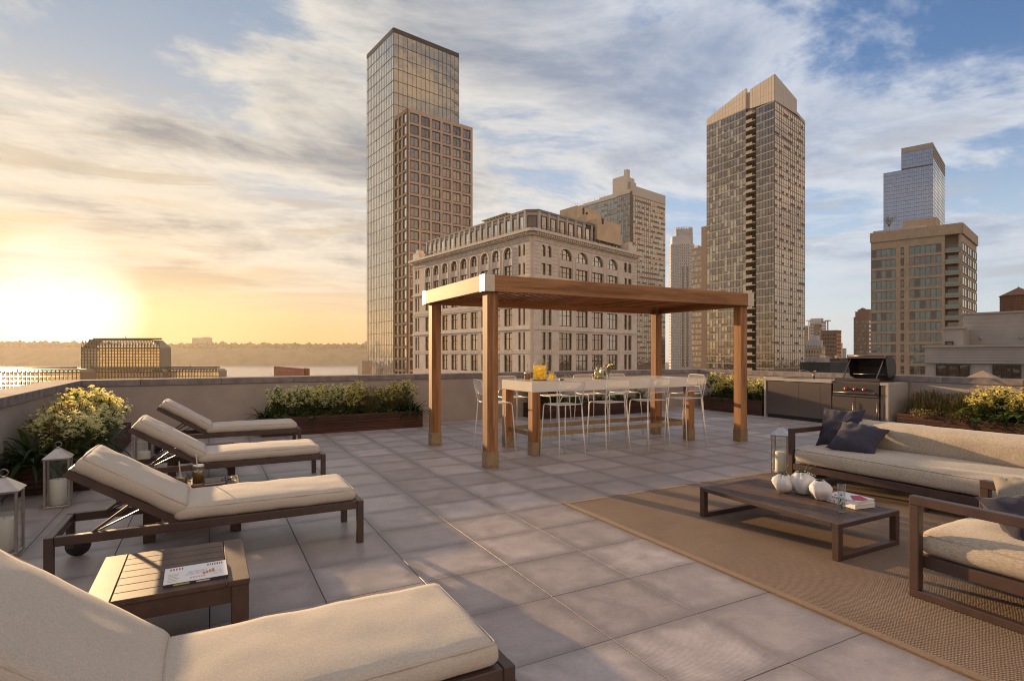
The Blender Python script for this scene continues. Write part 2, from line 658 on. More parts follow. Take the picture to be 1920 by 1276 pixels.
def leaf_mat(name, c1, c2, trans=0.45, rough=0.45):
    m = bpy.data.materials.new(name)
    m.use_nodes = True
    g = G(m.node_tree)
    m.node_tree.nodes.clear()
    geo = g.n('ShaderNodeNewGeometry')
    f = g.noise(geo.outputs['Position'], 9.0, 3.0, 0.6)
    r = geo.outputs['Random Per Island']
    col = g.mix(g.m('ADD', g.m('MULTIPLY', r, 0.65), g.m('MULTIPLY', f, 0.35)), rgb(*c1), rgb(*c2))
    bs = g.n('ShaderNodeBsdfPrincipled')
    bs.inputs['Roughness'].default_value = rough
    bs.inputs['Specular IOR Level'].default_value = 0.35
    g.l(col, bs.inputs['Base Color'])
    tr = g.n('ShaderNodeBsdfTranslucent')
    g.l(g.mix(1.0, col, rgb(1.25, 1.2, 0.7), 'MULTIPLY', clamp=False), tr.inputs['Color'])
    mx = g.n('ShaderNodeMixShader')
    mx.inputs[0].default_value = trans
    g.l(bs.outputs[0], mx.inputs[1])
    g.l(tr.outputs[0], mx.inputs[2])
    g.l(mx.outputs[0], g.n('ShaderNodeOutputMaterial').inputs[0])
    return m


def glass_mat(name, color=(1, 1, 1), rough=0.0, ior=1.45):
    """clear glass that lets light and shadow rays through"""
    m = bpy.data.materials.new(name)
    m.use_nodes = True
    g = G(m.node_tree)
    m.node_tree.nodes.clear()
    fr = g.n('ShaderNodeLayerWeight')
    fr.inputs[0].default_value = 0.5
    fac = g.m('ADD', g.m('MULTIPLY', g.m('POWER', fr.outputs['Facing'], 3.5), 0.75), 0.05)
    t = g.n('ShaderNodeBsdfTransparent')
    t.inputs[0].default_value = rgb(*color)
    gl = g.n('ShaderNodeBsdfGlossy')
    gl.inputs['Roughness'].default_value = rough
    mx = g.n('ShaderNodeMixShader')
    g.l(fac, mx.inputs[0])
    g.l(t.outputs[0], mx.inputs[1])
    g.l(gl.outputs[0], mx.inputs[2])
    g.l(mx.outputs[0], g.n('ShaderNodeOutputMaterial').inputs[0])
    return m


def liquid_mat(name, color, body):
    m = bpy.data.materials.new(name)
    m.use_nodes = True
    g = G(m.node_tree)
    m.node_tree.nodes.clear()
    t = g.n('ShaderNodeBsdfTransparent')
    t.inputs[0].default_value = rgb(*color)
    d = g.n('ShaderNodeBsdfTranslucent')
    d.inputs[0].default_value = rgb(*color)
    d2 = g.n('ShaderNodeBsdfDiffuse')
    d2.inputs[0].default_value = rgb(*color)
    m1 = g.n('ShaderNodeMixShader')
    m1.inputs[0].default_value = 0.35
    g.l(d.outputs[0], m1.inputs[1])
    g.l(d2.outputs[0], m1.inputs[2])
    m2 = g.n('ShaderNodeMixShader')
    m2.inputs[0].default_value = body
    g.l(t.outputs[0], m2.inputs[1])
    g.l(m1.outputs[0], m2.inputs[2])
    g.l(m2.outputs[0], g.n('ShaderNodeOutputMaterial').inputs[0])
    return m


def pane_mat(name, base, refl, rough=0.04, wob=0.10, wscale=0.25, var=0.35):
    """window glass of a building: dark room behind a wavy mirror layer"""
    m = bpy.data.materials.new(name)
    m.use_nodes = True
    g = G(m.node_tree)
    m.node_tree.nodes.clear()
    geo = g.n('ShaderNodeNewGeometry')
    r = geo.outputs['Random Per Island']
    oi = g.n('ShaderNodeObjectInfo').outputs['Random']
    rr = g.m('FRACT', g.m('ADD', r, oi))
    d = g.n('ShaderNodeBsdfDiffuse')
    g.l(g.mix(1.0, rgb(*base), g.mix(rr, rgb(1 - var, 1 - var, 1 - var), rgb(1 + var, 1 + var, 1 + var), clamp=False), 'MULTIPLY', clamp=False), d.inputs['Color'])
    gl = g.n('ShaderNodeBsdfGlossy')
    gl.inputs['Color'].default_value = rgb(*refl[:3])
    gl.inputs['Roughness'].default_value = rough
    bn = g.n('ShaderNodeBump')
    bn.inputs['Strength'].default_value = wob
    bn.inputs['Distance'].default_value = 1.0
    g.l(g.noise(geo.outputs['Position'], wscale, 3.0, 0.5), bn.inputs['Height'])
    g.l(bn.outputs[0], gl.inputs['Normal'])
    lw = g.n('ShaderNodeLayerWeight')
    lw.inputs[0].default_value = 0.35
    mx = g.n('ShaderNodeMixShader')
    g.l(g.lin(lw.outputs['Facing'], 0.0, 1.0, refl[3] if len(refl) > 3 else 0.35, 0.95), mx.inputs[0])
    g.l(d.outputs[0], mx.inputs[1])
    g.l(gl.outputs[0], mx.inputs[2])
    g.l(mx.outputs[0], g.n('ShaderNodeOutputMaterial').inputs[0])
    return m


T_SMOOTH, T_RIDGE = tile_mat('tile_brushed', False), tile_mat('tile_ridged', True)
RUG = rug_mat()
FAB = fabric('linen_fabric', (0.59, 0.50, 0.39), (0.46, 0.385, 0.30))
FAB_S = fabric('sofa_fabric', (0.60, 0.50, 0.385), (0.36, 0.295, 0.22), 0.7, 0.6)
NAVY = fabric('navy_fabric', (0.058, 0.053, 0.072), (0.036, 0.033, 0.046), 1.2, 0.3, 0.1)
TAUPE = fabric('taupe_fabric', (0.27, 0.24, 0.19), (0.19, 0.165, 0.13), 1.0, 0.4)
BRONZE = mat('bronze_metal', (0.080, 0.047, 0.036), 0.40, 0.0, 0.5, var=0.18, vscale=6, bump=0.06, bscale=200)
DECK = mat('table_bronze', (0.105, 0.064, 0.045), 0.55, 0.0, 0.3, var=0.22, vscale=9, bump=0.15, bscale=120, objvar=0.12)
WX = wood('ipe_x', (0.215, 0.090, 0.034), (0.49, 0.240, 0.098), 0)
WY = wood('ipe_y', (0.215, 0.090, 0.034), (0.49, 0.240, 0.098), 1)
WZ = wood('ipe_z', (0.215, 0.090, 0.034), (0.49, 0.240, 0.098), 2)
PWX = wood('planter_wood_x', (0.040, 0.017, 0.011), (0.095, 0.041, 0.027), 0, 0.55)
PWY = wood('planter_wood_y', (0.040, 0.017, 0.011), (0.095, 0.041, 0.027), 1, 0.55)
STUCCO = mat('stucco', (0.40, 0.33, 0.27), 0.9, 0, 0.2, var=0.12, vscale=1.3, bump=0.9, bscale=70, bdist=0.012)
COPE = mat('coping_stone', (0.255, 0.215, 0.20), 0.92, 0, 0.08, var=0.28, vscale=5, vdetail=9, bump=0.25, bscale=90, objvar=0.10)
WHITE = mat('white_wire', (0.80, 0.74, 0.66), 0.35)
TABLE = mat('white_quartz', (0.82, 0.74, 0.62), 0.22, var=0.05, vscale=2)
BRASS = mat('bronze_sleeve', (0.42, 0.29, 0.16), 0.38, 0.75, var=0.18, vscale=8)
CAPM = mat('corner_cap', (0.62, 0.50, 0.36), 0.42, 0.35, var=0.08, vscale=6)
STEEL = mat('stainless', (0.215, 0.172, 0.150), 0.30, 0.9, var=0.02, vscale=1.5)
STEELD = mat('dark_steel', (0.11, 0.095, 0.09), 0.35, 0.85)
BLACK = mat('black_enamel', (0.022, 0.018, 0.018), 0.30)
IRON = mat('grill_iron', (0.045, 0.028, 0.020), 0.6, var=0.4, vscale=6)
COUNTER = mat('counter_stone', (0.40, 0.345, 0.295), 0.45, var=0.08, vscale=6)
COPPER = mat('red_knob', (0.42, 0.045, 0.02), 0.3, 0.3)
LANT = mat('lantern_metal', (0.50, 0.44, 0.40), 0.28, 0.9, var=0.12, vscale=20)
WAX = mat('candle_wax', (0.86, 0.81, 0.68), 0.6)
WICK = mat('wick', (0.03, 0.025, 0.02), 0.9)
GLASS = glass_mat('clear_glass', (0.985, 0.99, 0.98))
LEMON = liquid_mat('lemonade', (1.0, 0.84, 0.16), 0.42)
TEA = liquid_mat('iced_tea', (0.42, 0.27, 0.10), 0.6)
WATER = liquid_mat('clear_water', (0.88, 0.93, 0.90), 0.12)
LIDM = mat('jar_lid', (0.72, 0.68, 0.60), 0.3, 0.8)
CORK = mat('coaster_cork', (0.34, 0.13, 0.06), 0.8)
CERAM = mat('white_ceramic', (0.72, 0.67, 0.62), 0.33, var=0.06, vscale=9, bump=0.25, bscale=14, bdist=0.02)
PAPER = mat('paper', (0.74, 0.69, 0.60), 0.8, var=0.08, vscale=120, vstretch=(0.02, 0.02, 1))
COVER = mat('book_cover', (0.78, 0.74, 0.70), 0.4)
REDINK = mat('red_print', (0.46, 0.04, 0.05), 0.5)
ORINK = mat('orange_print', (0.62, 0.17, 0.06), 0.5)
DKINK = mat('dark_print', (0.05, 0.04, 0.05), 0.5)
PKINK = mat('pink_print', (0.66, 0.30, 0.30), 0.5)
YLINK = mat('lime_print', (0.50, 0.56, 0.10), 0.5)
TANINK = mat('tan_print', (0.60, 0.46, 0.33), 0.5)
NOTEB = mat('notebook_leather', (0.085, 0.055, 0.04), 0.55)
SOIL = mat('soil', (0.045, 0.03, 0.02), 0.95, var=0.4, vscale=20, bump=0.8, bscale=40)
LEAF_D = leaf_mat('leaf_deep', (0.022, 0.040, 0.012), (0.055, 0.085, 0.025))
LEAF_M = leaf_mat('leaf_mid', (0.045, 0.072, 0.018), (0.10, 0.135, 0.035))
LEAF_L = leaf_mat('leaf_light', (0.08, 0.13, 0.03), (0.15, 0.21, 0.05))
GRASS = leaf_mat('grass_blade', (0.075, 0.075, 0.030), (0.17, 0.155, 0.06), 0.4)
SEED = leaf_mat('seed_head', (0.15, 0.105, 0.05), (0.27, 0.19, 0.09), 0.4)
PETAL = leaf_mat('petal', (0.72, 0.60, 0.22), (0.88, 0.78, 0.40), 0.72, 0.6)
PETAL_W = leaf_mat('petal_pale', (0.64, 0.60, 0.40), (0.86, 0.82, 0.58), 0.68, 0.6)
STEM = mat('stem', (0.075, 0.085, 0.03), 0.7)
PURPLE = leaf_mat('purple_petal', (0.14, 0.07, 0.22), (0.26, 0.14, 0.36), 0.4)

# ------------------------------------------------------------------ terrace: floor, tiles, parapets
XL, XR, YB, PZ = -1.85, 12.13, 12.15, 1.04
COPT, COPW = 0.112, 0.40


def terrace():
    fl = MB().prism([(XL - .4, -3.2), (XR + .4, -3.2), (XR + .4, YB + .4), (XL - .4, YB + .4)], -0.45, -0.035).obj(
        'terrace_floor', mat('floor_bed', (0.035, 0.03, 0.03), 0.95), None, kind='structure')
    gap = 0.0024
    cells = []
    i0, i1 = int((XL - TX0) / TS) - 1, int((XR - TX0) / TS) + 1
    j0, j1 = int((-3.0 - TY0) / TS), int((YB - TY0) / TS) + 1
    for i in range(i0, i1 + 1):
        for j in range(j0, j1 + 1):
            x0, y0 = TX0 + i * TS, TY0 + j * TS
            x1, y1 = min(x0 + TS, XR - .005), min(y0 + TS, YB - .005)
            x0c = max(x0, XL + .005)
            if x1 - x0c < .05 or y1 - y0 < .05:
                continue
            full = (x1 - x0c > TS - .002) and (y1 - y0 > TS - .002)
            c = Vector(((x0c + x1) / 2, (y0 + y1) / 2))
            dd = dep(c)
            u = CX + F * c.dot(RGT) / max(dd, .05)
            vis = dd > 1.9 and -300 < u < 2150
            cells.append((not (vis and full), dd, x0c + gap, y0 + gap, x1 - gap, y1 - gap, rnd.random() < 0.52))
    cells.sort()
    h = TS / 2 - gap
    me = [MB().box(-h, -h, -0.034, h, h, 0.0, 0, 0.0016).mesh('tile', [T_SMOOTH]), MB().box(-h, -h, -0.034, h, h, 0.0, 0, 0.0016).mesh('tile', [T_RIDGE])]
    far = MB()
    for k, (bad, dd, x0, y0, x1, y1, rg) in enumerate(cells):
        dz = rnd.uniform(-0.0012, 0.0)
        if not bad and k < 296:
            link('tile', me[rg], fl, None, ((x0 + x1) / 2, (y0 + y1) / 2, dz), (0, 0, rnd.choice((0, 0, 2)) * math.pi / 2))
        else:
            far.box(x0, y0, -0.034, x1, y1, dz, int(rg), 0.0016)
    far.obj('tile', [T_SMOOTH, T_RIDGE], fl, kind='stuff')

    def wall(label, x0, y0, x1, y1, along, inner):
        t = thing('parapet_wall', label, 'wall', (x0, y0, -.03), group='stucco parapet walls round the terrace')
        box_obj('wall_body', STUCCO, t, x0, y0, -.03, x1, y1, PZ - COPT, 0.0, True)
        ov = 0.022
        L = 1.22
        a0, a1 = (x0, x1) if along == 'x' else (y0, y1)
        n = max(1, int((a1 - a0) / L))
        st = (a1 - a0) / n
        for k in range(n):
            b0, b1 = a0 + k * st + .002, a0 + (k + 1) * st - .002
            if along == 'x':
                box_obj('coping_stone', COPE, t, b0, y0 - ov, PZ - COPT + .001, b1, y1 + ov, PZ, 0.006, True)
            else:
                box_obj('coping_stone', COPE, t, x0 - ov, b0, PZ - COPT + .001, x1 + ov, b1, PZ, 0.006, True)
        return t
    wall('low stucco parapet with grey coping along the back behind the long table', XL - COPW, YB, XR + COPW, YB + COPW, 'x', -1)
    wall('low stucco parapet with grey coping along the left behind the lanterns', XL - COPW, -3.0, XL, YB - .025, 'y', 1)
    wall('sunlit stucco parapet with tan coping along the right behind the grill', XR, -3.0, XR + COPW, YB - .025, 'y', -1)
    MB().prism([(XL - COPW, -3.2), (XR + COPW, -3.2), (XR + COPW, YB + COPW), (XL - COPW, YB + COPW)], -36, -0.46).obj(
        'terrace_building', STUCCO, None)
    o = bpy.data.objects['terrace_building']
    tag(o, 'stucco apartment block whose roof carries the terrace', 'building')


terrace()


# ------------------------------------------------------------------ soft shapes
def cushion_mesh(name, L, Wd, H, r=0.045, crown=0.035, n=22, seed=0, wr=0.007, mats=None, sag=0.0, pipe=True):
    """boxed cushion, centre at origin, top at H; crowned faces, soft corners, slight wrinkles"""
    h = Vector((L / 2, Wd / 2, H / 2))
    nx, ny, nz = max(8, int(n * L / max(L, Wd))), max(8, int(n * Wd / max(L, Wd))), 5
    pts, fs, ix = [], [], {}

    def warp(t):                                  # denser towards the edges
        return math.sin(t * math.pi / 2) * 0.55 + t * 0.45

    def key(a, b, c):
        k = (round(a, 5), round(b, 5), round(c, 5))
        if k in ix:
            return ix[k]
        x, y, z = warp(a) * h.x, warp(b) * h.y, c * h.z
        p = Vector((x, y, z))
        core = Vector((max(-h.x + r, min(h.x - r, x)), max(-h.y + r, min(h.y - r, y)), max(-h.z + r, min(h.z - r, z))))
        d = p - core
        if d.length > 1e-7:
            m = max(abs(d.x), abs(d.y), abs(d.z))
            p = core + d.normalized() * m
        f = (1 - (x / h.x) ** 2) ** .5 * (1 - (y / h.y) ** 2) ** .5 if abs(x) < h.x and abs(y) < h.y else 0
        fz = max(0, 1 - (2 * z / H) ** 2)
        p.z += (crown if z > 0 else crown * .25) * f * (z / h.z)
        p.x += fz * 0.012 * (1 if x > 0 else -1) * (abs(x) / h.x) ** 6
        p.y += fz * 0.012 * (1 if y > 0 else -1) * (abs(y) / h.y) ** 6
        q = Vector((x * 5 + seed * 7.3, y * 5, z * 3))
        p += Vector((mnoise.noise(q), mnoise.noise(q + Vector((9, 2, 4))), mnoise.noise(q * 1.6 + Vector((3, 5, 1))))) * wr
        p.z -= sag * f
        ix[k] = len(pts)
        pts.append(p)
        return ix[k]

    def face(fn, na, nb, flip):
        for i in range(na):
            for j in range(nb):
                q = [fn(-1 + 2 * a / na, -1 + 2 * b / nb) for a, b in ((i, j), (i + 1, j), (i + 1, j + 1), (i, j + 1))]
                fs.append(tuple(q[::-1] if flip else q))
    face(lambda a, b: key(a, b, 1), nx, ny, False)
    face(lambda a, b: key(a, b, -1), nx, ny, True)
    face(lambda a, b: key(a, 1, b), nx, nz, True)
    face(lambda a, b: key(a, -1, b), nx, nz, False)
    face(lambda a, b: key(1, a, b), ny, nz, False)
    face(lambda a, b: key(-1, a, b), ny, nz, True)
    b = MB()
    b.add(pts, fs, 0, True)
    me = b.mesh(name, mats or FAB)
    pm = None
    if pipe:
        e = r * 0.30
        loop = []
        zt = h.z - e
        for (sx, sy) in ((1, 1), (-1, 1), (-1, -1), (1, -1)):
            for k in range(5):
                an = {(1, 1): 0, (-1, 1): 90, (-1, -1): 180, (1, -1): 270}[(sx, sy)] + 90 * k / 4
                loop.append((sx * (h.x - r) + (r - e + .004) * math.cos(R(an)), sy * (h.y - r) + (r - e + .004) * math.sin(R(an)), zt))
        loop2 = []
        for i, a in enumerate(loop):
            c = loop[(i + 1) % len(loop)]
            m = 1 if (Vector(a) - Vector(c)).length < .2 else 10
            for k in range(m):
                loop2.append(Vector(a).lerp(Vector(c), k / m))
        pm = MB().tube(loop2, 0.0045, 5, 0, True).mesh('piping', mats or FAB)
    return me, pm


def pillow_mesh(name, S, T, mats, seed=0, n=18):
    vs, fs = [], []
    for side in (1, -1):
        b = len(vs)
        for i in range(n + 1):
            for j in range(n + 1):
                a, c = -1 + 2 * i / n, -1 + 2 * j / n
                puff = (max(0, 1 - abs(a) ** 2.4) ** .55) * (max(0, 1 - abs(c) ** 2.4) ** .55)
                pin = 1 - 0.13 * (1 - a * a) * abs(c) ** 3 - 0.0
                pin2 = 1 - 0.13 * (1 - c * c) * abs(a) ** 3
                x, y = a * S / 2 * pin2, c * S / 2 * pin
                rr = math.hypot(a, c)
                an = math.atan2(c, a)
                wv = 0.016 * math.sin(an * 13 + 3 * mnoise.noise(Vector((a * 2, c * 2, seed)))) * min(1, rr) ** 2 * puff ** .4
                wv += 0.020 * mnoise.noise(Vector((a * 2.2 + seed * 5, c * 2.2, side * 2.0)))  * puff
                vs.append((x, y, side * (T / 2 * puff + wv * (1 if puff > 0 else 0))))
        for i in range(n):
            for j in range(n):
                q = (b + i * (n + 1) + j, b + (i + 1) * (n + 1) + j, b + (i + 1) * (n + 1) + j + 1, b + i * (n + 1) + j + 1)
                fs.append(q if side > 0 else q[::-1])
    m = MB()
    m.add(vs, fs, 0, True)
    return m.mesh(name, mats)


def frame_to(o, origin, xaxis, yaxis):
    x = Vector(xaxis).normalized()
    z = x.cross(Vector(yaxis)).normalized()
    y = z.cross(x)
    o.matrix_world = Matrix.Translation(origin) @ Matrix((x, y, z)).transposed().to_4x4()
    return o


# ------------------------------------------------------------------ loungers
def make_lounger(deg=33.2, pvx=-1.262):
    t = thing('sun_lounger', None, 'sun lounger')
    L, Wd, z0, z1, b = 1.97, 0.69, 0.272, 0.332, 0.004
    box_obj('side_rail', BRONZE, t, -L + .052, 0, z0, -.052, .048, z1, b)
    box_obj('side_rail', BRONZE, t, -L + .052, Wd - .048, z0, -.052, Wd, z1, b)
    box_obj('end_rail', BRONZE, t, -.048, .05, z0, 0, Wd - .05, z1 - .003, b)
    box_obj('end_rail', BRONZE, t, -L, .05, z0, -L + .048, Wd - .05, z1 - .003, b)
    for y in (0, Wd - .05):
        box_obj('leg', BRONZE, t, -.05, y, 0, 0, y + .05, z1, b)
        box_obj('leg', BRONZE, t, -L, y, .08 if y else 0, -L + .05, y + .05, z1, b)
        if y == 0:
            continue
        w = MB().lathe([(0, -.024), (.068, -.020), (.078, -.012), (.078, .012), (.068, .020), (0, .020)], 24, (0, 0, 0), 0, True,
                       Matrix.Translation((-L + .06, (-.030 if y == 0 else Wd + .030), .079)) @ Matrix.Rotation(R(90), 4, 'X')).obj('wheel', BLACK, t)
        MB().tube([(-L + .06, y + .03, .095), (-L + .06, (-.03 if y == 0 else Wd + .03), .079)], .012, 8).obj('axle', STEELD, w)
    for k in range(9):
        x = -1.16 + k * .122
        box_obj('slat', BRONZE, t, x, .05, z1 - .035, x + .07, Wd - .05, z1 - .012, .003)
    # raised back
    piv, an, BL = Vector((pvx, 0, .335)), R(deg), 0.72
    ux = Vector((-math.cos(an), 0, math.sin(an)))
    uz = Vector((math.sin(an), 0, math.cos(an)))
    for y in (.05, Wd - .05):
        a = piv + Vector((0, y, 0))
        MB().bar(a - ux * .07, a + ux * BL, .035, .055, 0, uz, .003).obj('back_rail', BRONZE, t)
        p0 = Vector((-1.735, y, z1 - .01))
        p1 = piv + ux * .30 + Vector((0, y, 0)) - uz * .02
        MB().bar(p0, p1, .016, .024, 0, (0, 1, 0), .002).obj('prop_bar', BRONZE, t)
        MB().bar(p0 + Vector((.02, .02, 0)), p1 + Vector((.09, .02, -.03)), .010, .018, 0, (0, 1, 0), .002).obj('prop_bar', BRONZE, t)
    MB().bar(piv + ux * (BL - .025) + Vector((0, .068, 0)), piv + ux * (BL - .025) + Vector((0, Wd - .068, 0)), .05, .05, 0, uz, .003).obj('back_top_rail', BRONZE, t)
    for k in range(5):
        c = piv + ux * (.06 + k * .125)
        MB().bar(c + Vector((0, .068, 0)), c + Vector((0, Wd - .068, 0)), .06, .022, 0, uz, .003).obj('slat', BRONZE, t)
    sl0 = -pvx - .062
    sm, sp = cushion_mesh('seat_cushion', sl0, .655, .096, .030, .018, 26, 1)
    c = link('seat_cushion', sm, t, None, (-.065 - sl0 / 2, Wd / 2, z1 + .048))
    link('piping', sp, c)
    bm, bp = cushion_mesh('back_cushion', .70, .655, .100, .030, .016, 20, 4)
    c = link('back_cushion', bm, t)
    mid = piv + ux * .352 + uz * (.030 + .050) + Vector((0, Wd / 2, 0))
    xx = -ux
    c.matrix_local = Matrix.Translation(mid) @ Matrix((xx, Vector((0, 1, 0)), uz)).transposed().to_4x4()
    link('piping', bp, c)
    return t


LG = make_lounger()
for i, (x, y, rz, lab) in enumerate((
        (1.00, 1.935, 0, 'beige cushioned bronze sun lounger closest to the viewer beside the magazine table'),
        (1.07, 4.69, -.3, 'beige cushioned bronze sun lounger between the magazine table and the mason jar table'),
        (1.18, 7.06, .6, 'beige cushioned bronze sun lounger second from the back parapet, mason jars in front of it'),
        (1.25, 9.61, 0, 'shaded grey beige sun lounger standing nearest the back parapet wall'))):
    o = make_lounger(39.5, -1.20) if i == 0 else LG if i == 1 else copy_tree(LG)
    o.location = (x, y, 0)
    o.rotation_euler.z = R(rz)
    tag(o, lab, 'sun lounger', 'sun loungers in a row on the left of the terrace')


# ------------------------------------------------------------------ slatted side tables
def make_side_table():
    t = thing('side_table', None, 'side table')
    Wx, Wy, H = .695, .75, .335
    for x in (0, Wx - .105):
        box_obj('end_board', DECK, t, x, 0, H - .028, x + .105, Wy, H, .003)
    n = 7
    st = Wy / n
    for k in range(n):
        box_obj('slat', DECK, t, .108, k * st + .002, H - .028, Wx - .108, (k + 1) * st - .002, H - .001, .003)
    for y in (.012, Wy - .042):
        box_obj('apron', DECK, t, .082, y, H - .115, Wx - .082, y + .03, H - .029, .003)
    for x in (.012, Wx - .042):
        box_obj('apron', DECK, t, x, .082, H - .115, x + .03, Wy - .082, H - .029, .003)
    for x in (.004, Wx - .084):
        for y in (.004, Wy - .084):
            box_obj('leg', DECK, t, x, y, 0, x + .08, y + .08, H - .029, .004)
    return t


ST = make_side_table()
for i, (x, y, lab) in enumerate(((-.508, 3.352, 'bronze slatted side table with a magazine on top'),
                                 (-.45, 5.495, 'bronze slatted side table carrying two mason jars and a notebook'),
                                 (-.41, 7.85, 'empty bronze slatted side table mostly hidden between the two rear loungers'))):
    o = ST if i == 0 else copy_tree(ST)
    o.location = (x, y, 0)
    tag(o, lab, 'side table', 'side tables between the loungers')


# ------------------------------------------------------------------ lanterns with candles
def make_lantern():
    t = thing('lantern', None, 'lantern')
    w, H, p = .20, .48, .018
    h = w / 2
    box_obj('base', LANT, t, -h, -h, 0, h, h, .022, .003)
    for sx in (-1, 1):
        for sy in (-1, 1):
            box_obj('post', LANT, t, sx * h - (p if sx > 0 else 0), sy * h - (p if sy > 0 else 0), .023, sx * h + (p if sx < 0 else 0), sy * h + (p if sy < 0 else 0), H - .018, .002)
    b = MB()
    for (x0, y0, x1, y1) in ((-h, -h, h, -h + p), (-h, h - p, h, h), (-h, -h + p, -h + p, h - p), (h - p, -h + p, h, h - p)):
        b.box(x0, y0, H - .017, x1, y1, H, 0, .002)
    b.obj('top_ring', LANT, t)
    for (x0, y0, x1, y1) in ((-h + p, -h + .008, h - p, -h + .011), (-h + p, h - .011, h - p, h - .008), (-h + .008, -h + p, -h + .011, h - p), (h - .011, -h + p, h - .008, h - p)):
        box_obj('glass_pane', GLASS, t, x0, y0, .024, x1, y1, H - .019, 0)
    e = h + .012
    rf = MB()
    vs = [(-e, -e, H), (e, -e, H), (e, e, H), (-e, e, H), (-.018, -.018, H + .088), (.018, -.018, H + .088), (.018, .018, H + .088), (-.018, .018, H + .088)]
    rf.add(vs, [(0, 1, 5, 4), (1, 2, 6, 5), (2, 3, 7, 6), (3, 0, 4, 7), (4, 5, 6, 7), (3, 2, 1, 0)], 0)
    r = rf.obj('roof', LANT, t)
    MB().cyl((0, 0, H + .088), .012, .014, 10).obj('finial', LANT, r)
    MB().tube([(math.cos(a) * .026, 0, H + .125 + math.sin(a) * .026) for a in [k * math.pi / 8 for k in range(16)]], .0028, 6, 0, True).obj('ring_handle', LANT, r)
    return t


def make_candle():
    t = thing('candle', None, 'candle')
    MB().lathe([(0, 0), (.066, 0), (.068, .003), (.068, .238), (.064, .243), (.03, .239), (0, .238)], 24).obj('wax', WAX, t)
    MB().tube([(0, 0, .238), (.002, 0, .258)], .0016, 5).obj('wick', WICK, t)
    return t


LN, CN = make_lantern(), make_candle()
for i, (x, y, rz, la, lb) in enumerate((
        (-1.275, 7.262, 2, 'metal lantern in front of the left planter near the lounger headrest', 'white pillar candle inside the lantern in front of the left planter'),
        (-1.325, 5.735, 0, 'metal lantern cut off by the left edge of the picture', 'white pillar candle inside the lantern at the left edge'),
        (-.70, 8.78, 0, 'metal lantern half hidden behind the headrest of the second lounger', 'white pillar candle inside the lantern behind the second lounger'),
        (6.22, 4.83, 25, 'sunlit metal lantern on the tiles beside the left arm of the sofa', 'white pillar candle inside the lantern beside the sofa'))):
    for src, dz, lab, cat, grp in ((LN, 0, la, 'lantern', 'square metal lanterns on the terrace'), (CN, .0225, lb, 'candle', 'pillar candles inside the lanterns')):
        o = src if i == 0 else copy_tree(src)
        o.location = (x, y, dz)
        o.rotation_euler.z = R(rz)
        tag(o, lab, cat, grp)


# ------------------------------------------------------------------ pergola
def pergola():
    X0, X1, Y0, Y1, P = 3.13, 7.965, 6.855, 9.15, .155
    t = thing('pergola', 'flat roofed brown timber pergola standing over the white bar table', 'pergola', (X0, Y0, 0))
    ZB, ZT, O, BW = 2.29, 2.50, .075, .075
    for x in (X0, X1 - P):
        for y in (Y0, Y1 - P):
            p = box_obj('post', WZ, t, x, y, 0.004, x + P, y + P, ZB, .004, True)
            s = MB().box(x - .007, y - .007, .0, x + P + .007, y + P + .007, .212, 0, .003)
            so_ = s.obj('post_sleeve', BRASS, t, True)
            bl = MB()
            for k in range(4):
                bl.lathe([(0, -.004), (.007, -.003), (.007, 0)], 8, (0, 0, 0), 0, True, Matrix.Translation((x + .025 + k * .034, y - .0072, .03)) @ Matrix.Rotation(R(-90), 4, 'X'))
            bl.obj('bolt', STEELD, t, True)
    xa, xb, ya, yb, cp = X0 - O, X1 + O, Y0 - O, Y1 + O, .145
    for (y0, y1) in ((ya, ya + BW), (yb - BW, yb)):
        box_obj('beam', WX, t, xa + cp, y0, ZB, xb - cp, y1, ZT, .003, True)
    for (x0, x1) in ((xa, xa + BW), (xb - BW, xb)):
        box_obj('beam', WY, t, x0, ya + cp, ZB, x1, yb - cp, ZT, .003, True)
    for sx in (0, 1):
        for sy in (0, 1):
            b = MB()
            x0, x1 = (xa, xa + cp) if sx == 0 else (xb - cp, xb)
            yy = (ya, ya + BW) if sy == 0 else (yb - BW, yb)
            e = .003
            b.box(x0 - (e if sx == 0 else -.001), yy[0] - (e if sy == 0 else 0), ZB - e, x1 + (e if sx else -.001), yy[1] + (e if sy else 0), ZT + e)
            y0, y1 = (ya + BW + .0005, ya + cp) if sy == 0 else (yb - cp, yb - BW - .0005)
            xx = (xa, xa + BW) if sx == 0 else (xb - BW, xb)
            b.box(xx[0] - (e if sx == 0 else 0), y0, ZB - e, xx[1] + (e if sx else 0), y1 - .001, ZT + e)
            c = b.obj('corner_cap', CAPM, t, True)
            sc_ = MB()
            for zz in (ZB + .05, ZT - .05):
                if sy == 0:
                    sc_.lathe([(0, -.003), (.004, -.002), (.004, 0)], 8, (0, 0, 0), 0, True, Matrix.Translation(((x0 + x1) / 2, ya - e, zz)) @ Matrix.Rotation(R(-90), 4, 'X'))
                if sx == 0:
                    sc_.lathe([(0, -.003), (.004, -.002), (.004, 0)], 8, (0, 0, 0), 0, True, Matrix.Translation((xa - e, (ya + cp / 2) if sy == 0 else (yb - cp / 2), zz)) @ Matrix.Rotation(R(90), 4, 'Y'))
            if sc_.v:
                sc_.obj('screw', STEELD, t, True)
    # louvre slats between the two long beams
    n = 38
    st = (xb - xa - 2 * BW) / n
    ln = yb - ya - 2 * BW - .004
    me = MB().box(-.058, -ln / 2, -.011, .058, ln / 2, .011, 0, .003).mesh('slat', [WY])
    for k in range(n):
        link('slat', me, t, None, (xa + BW + st * (k + .5) - X0, (ya + yb) / 2 - Y0, 2.425), (0, R(-11), 0))


pergola()


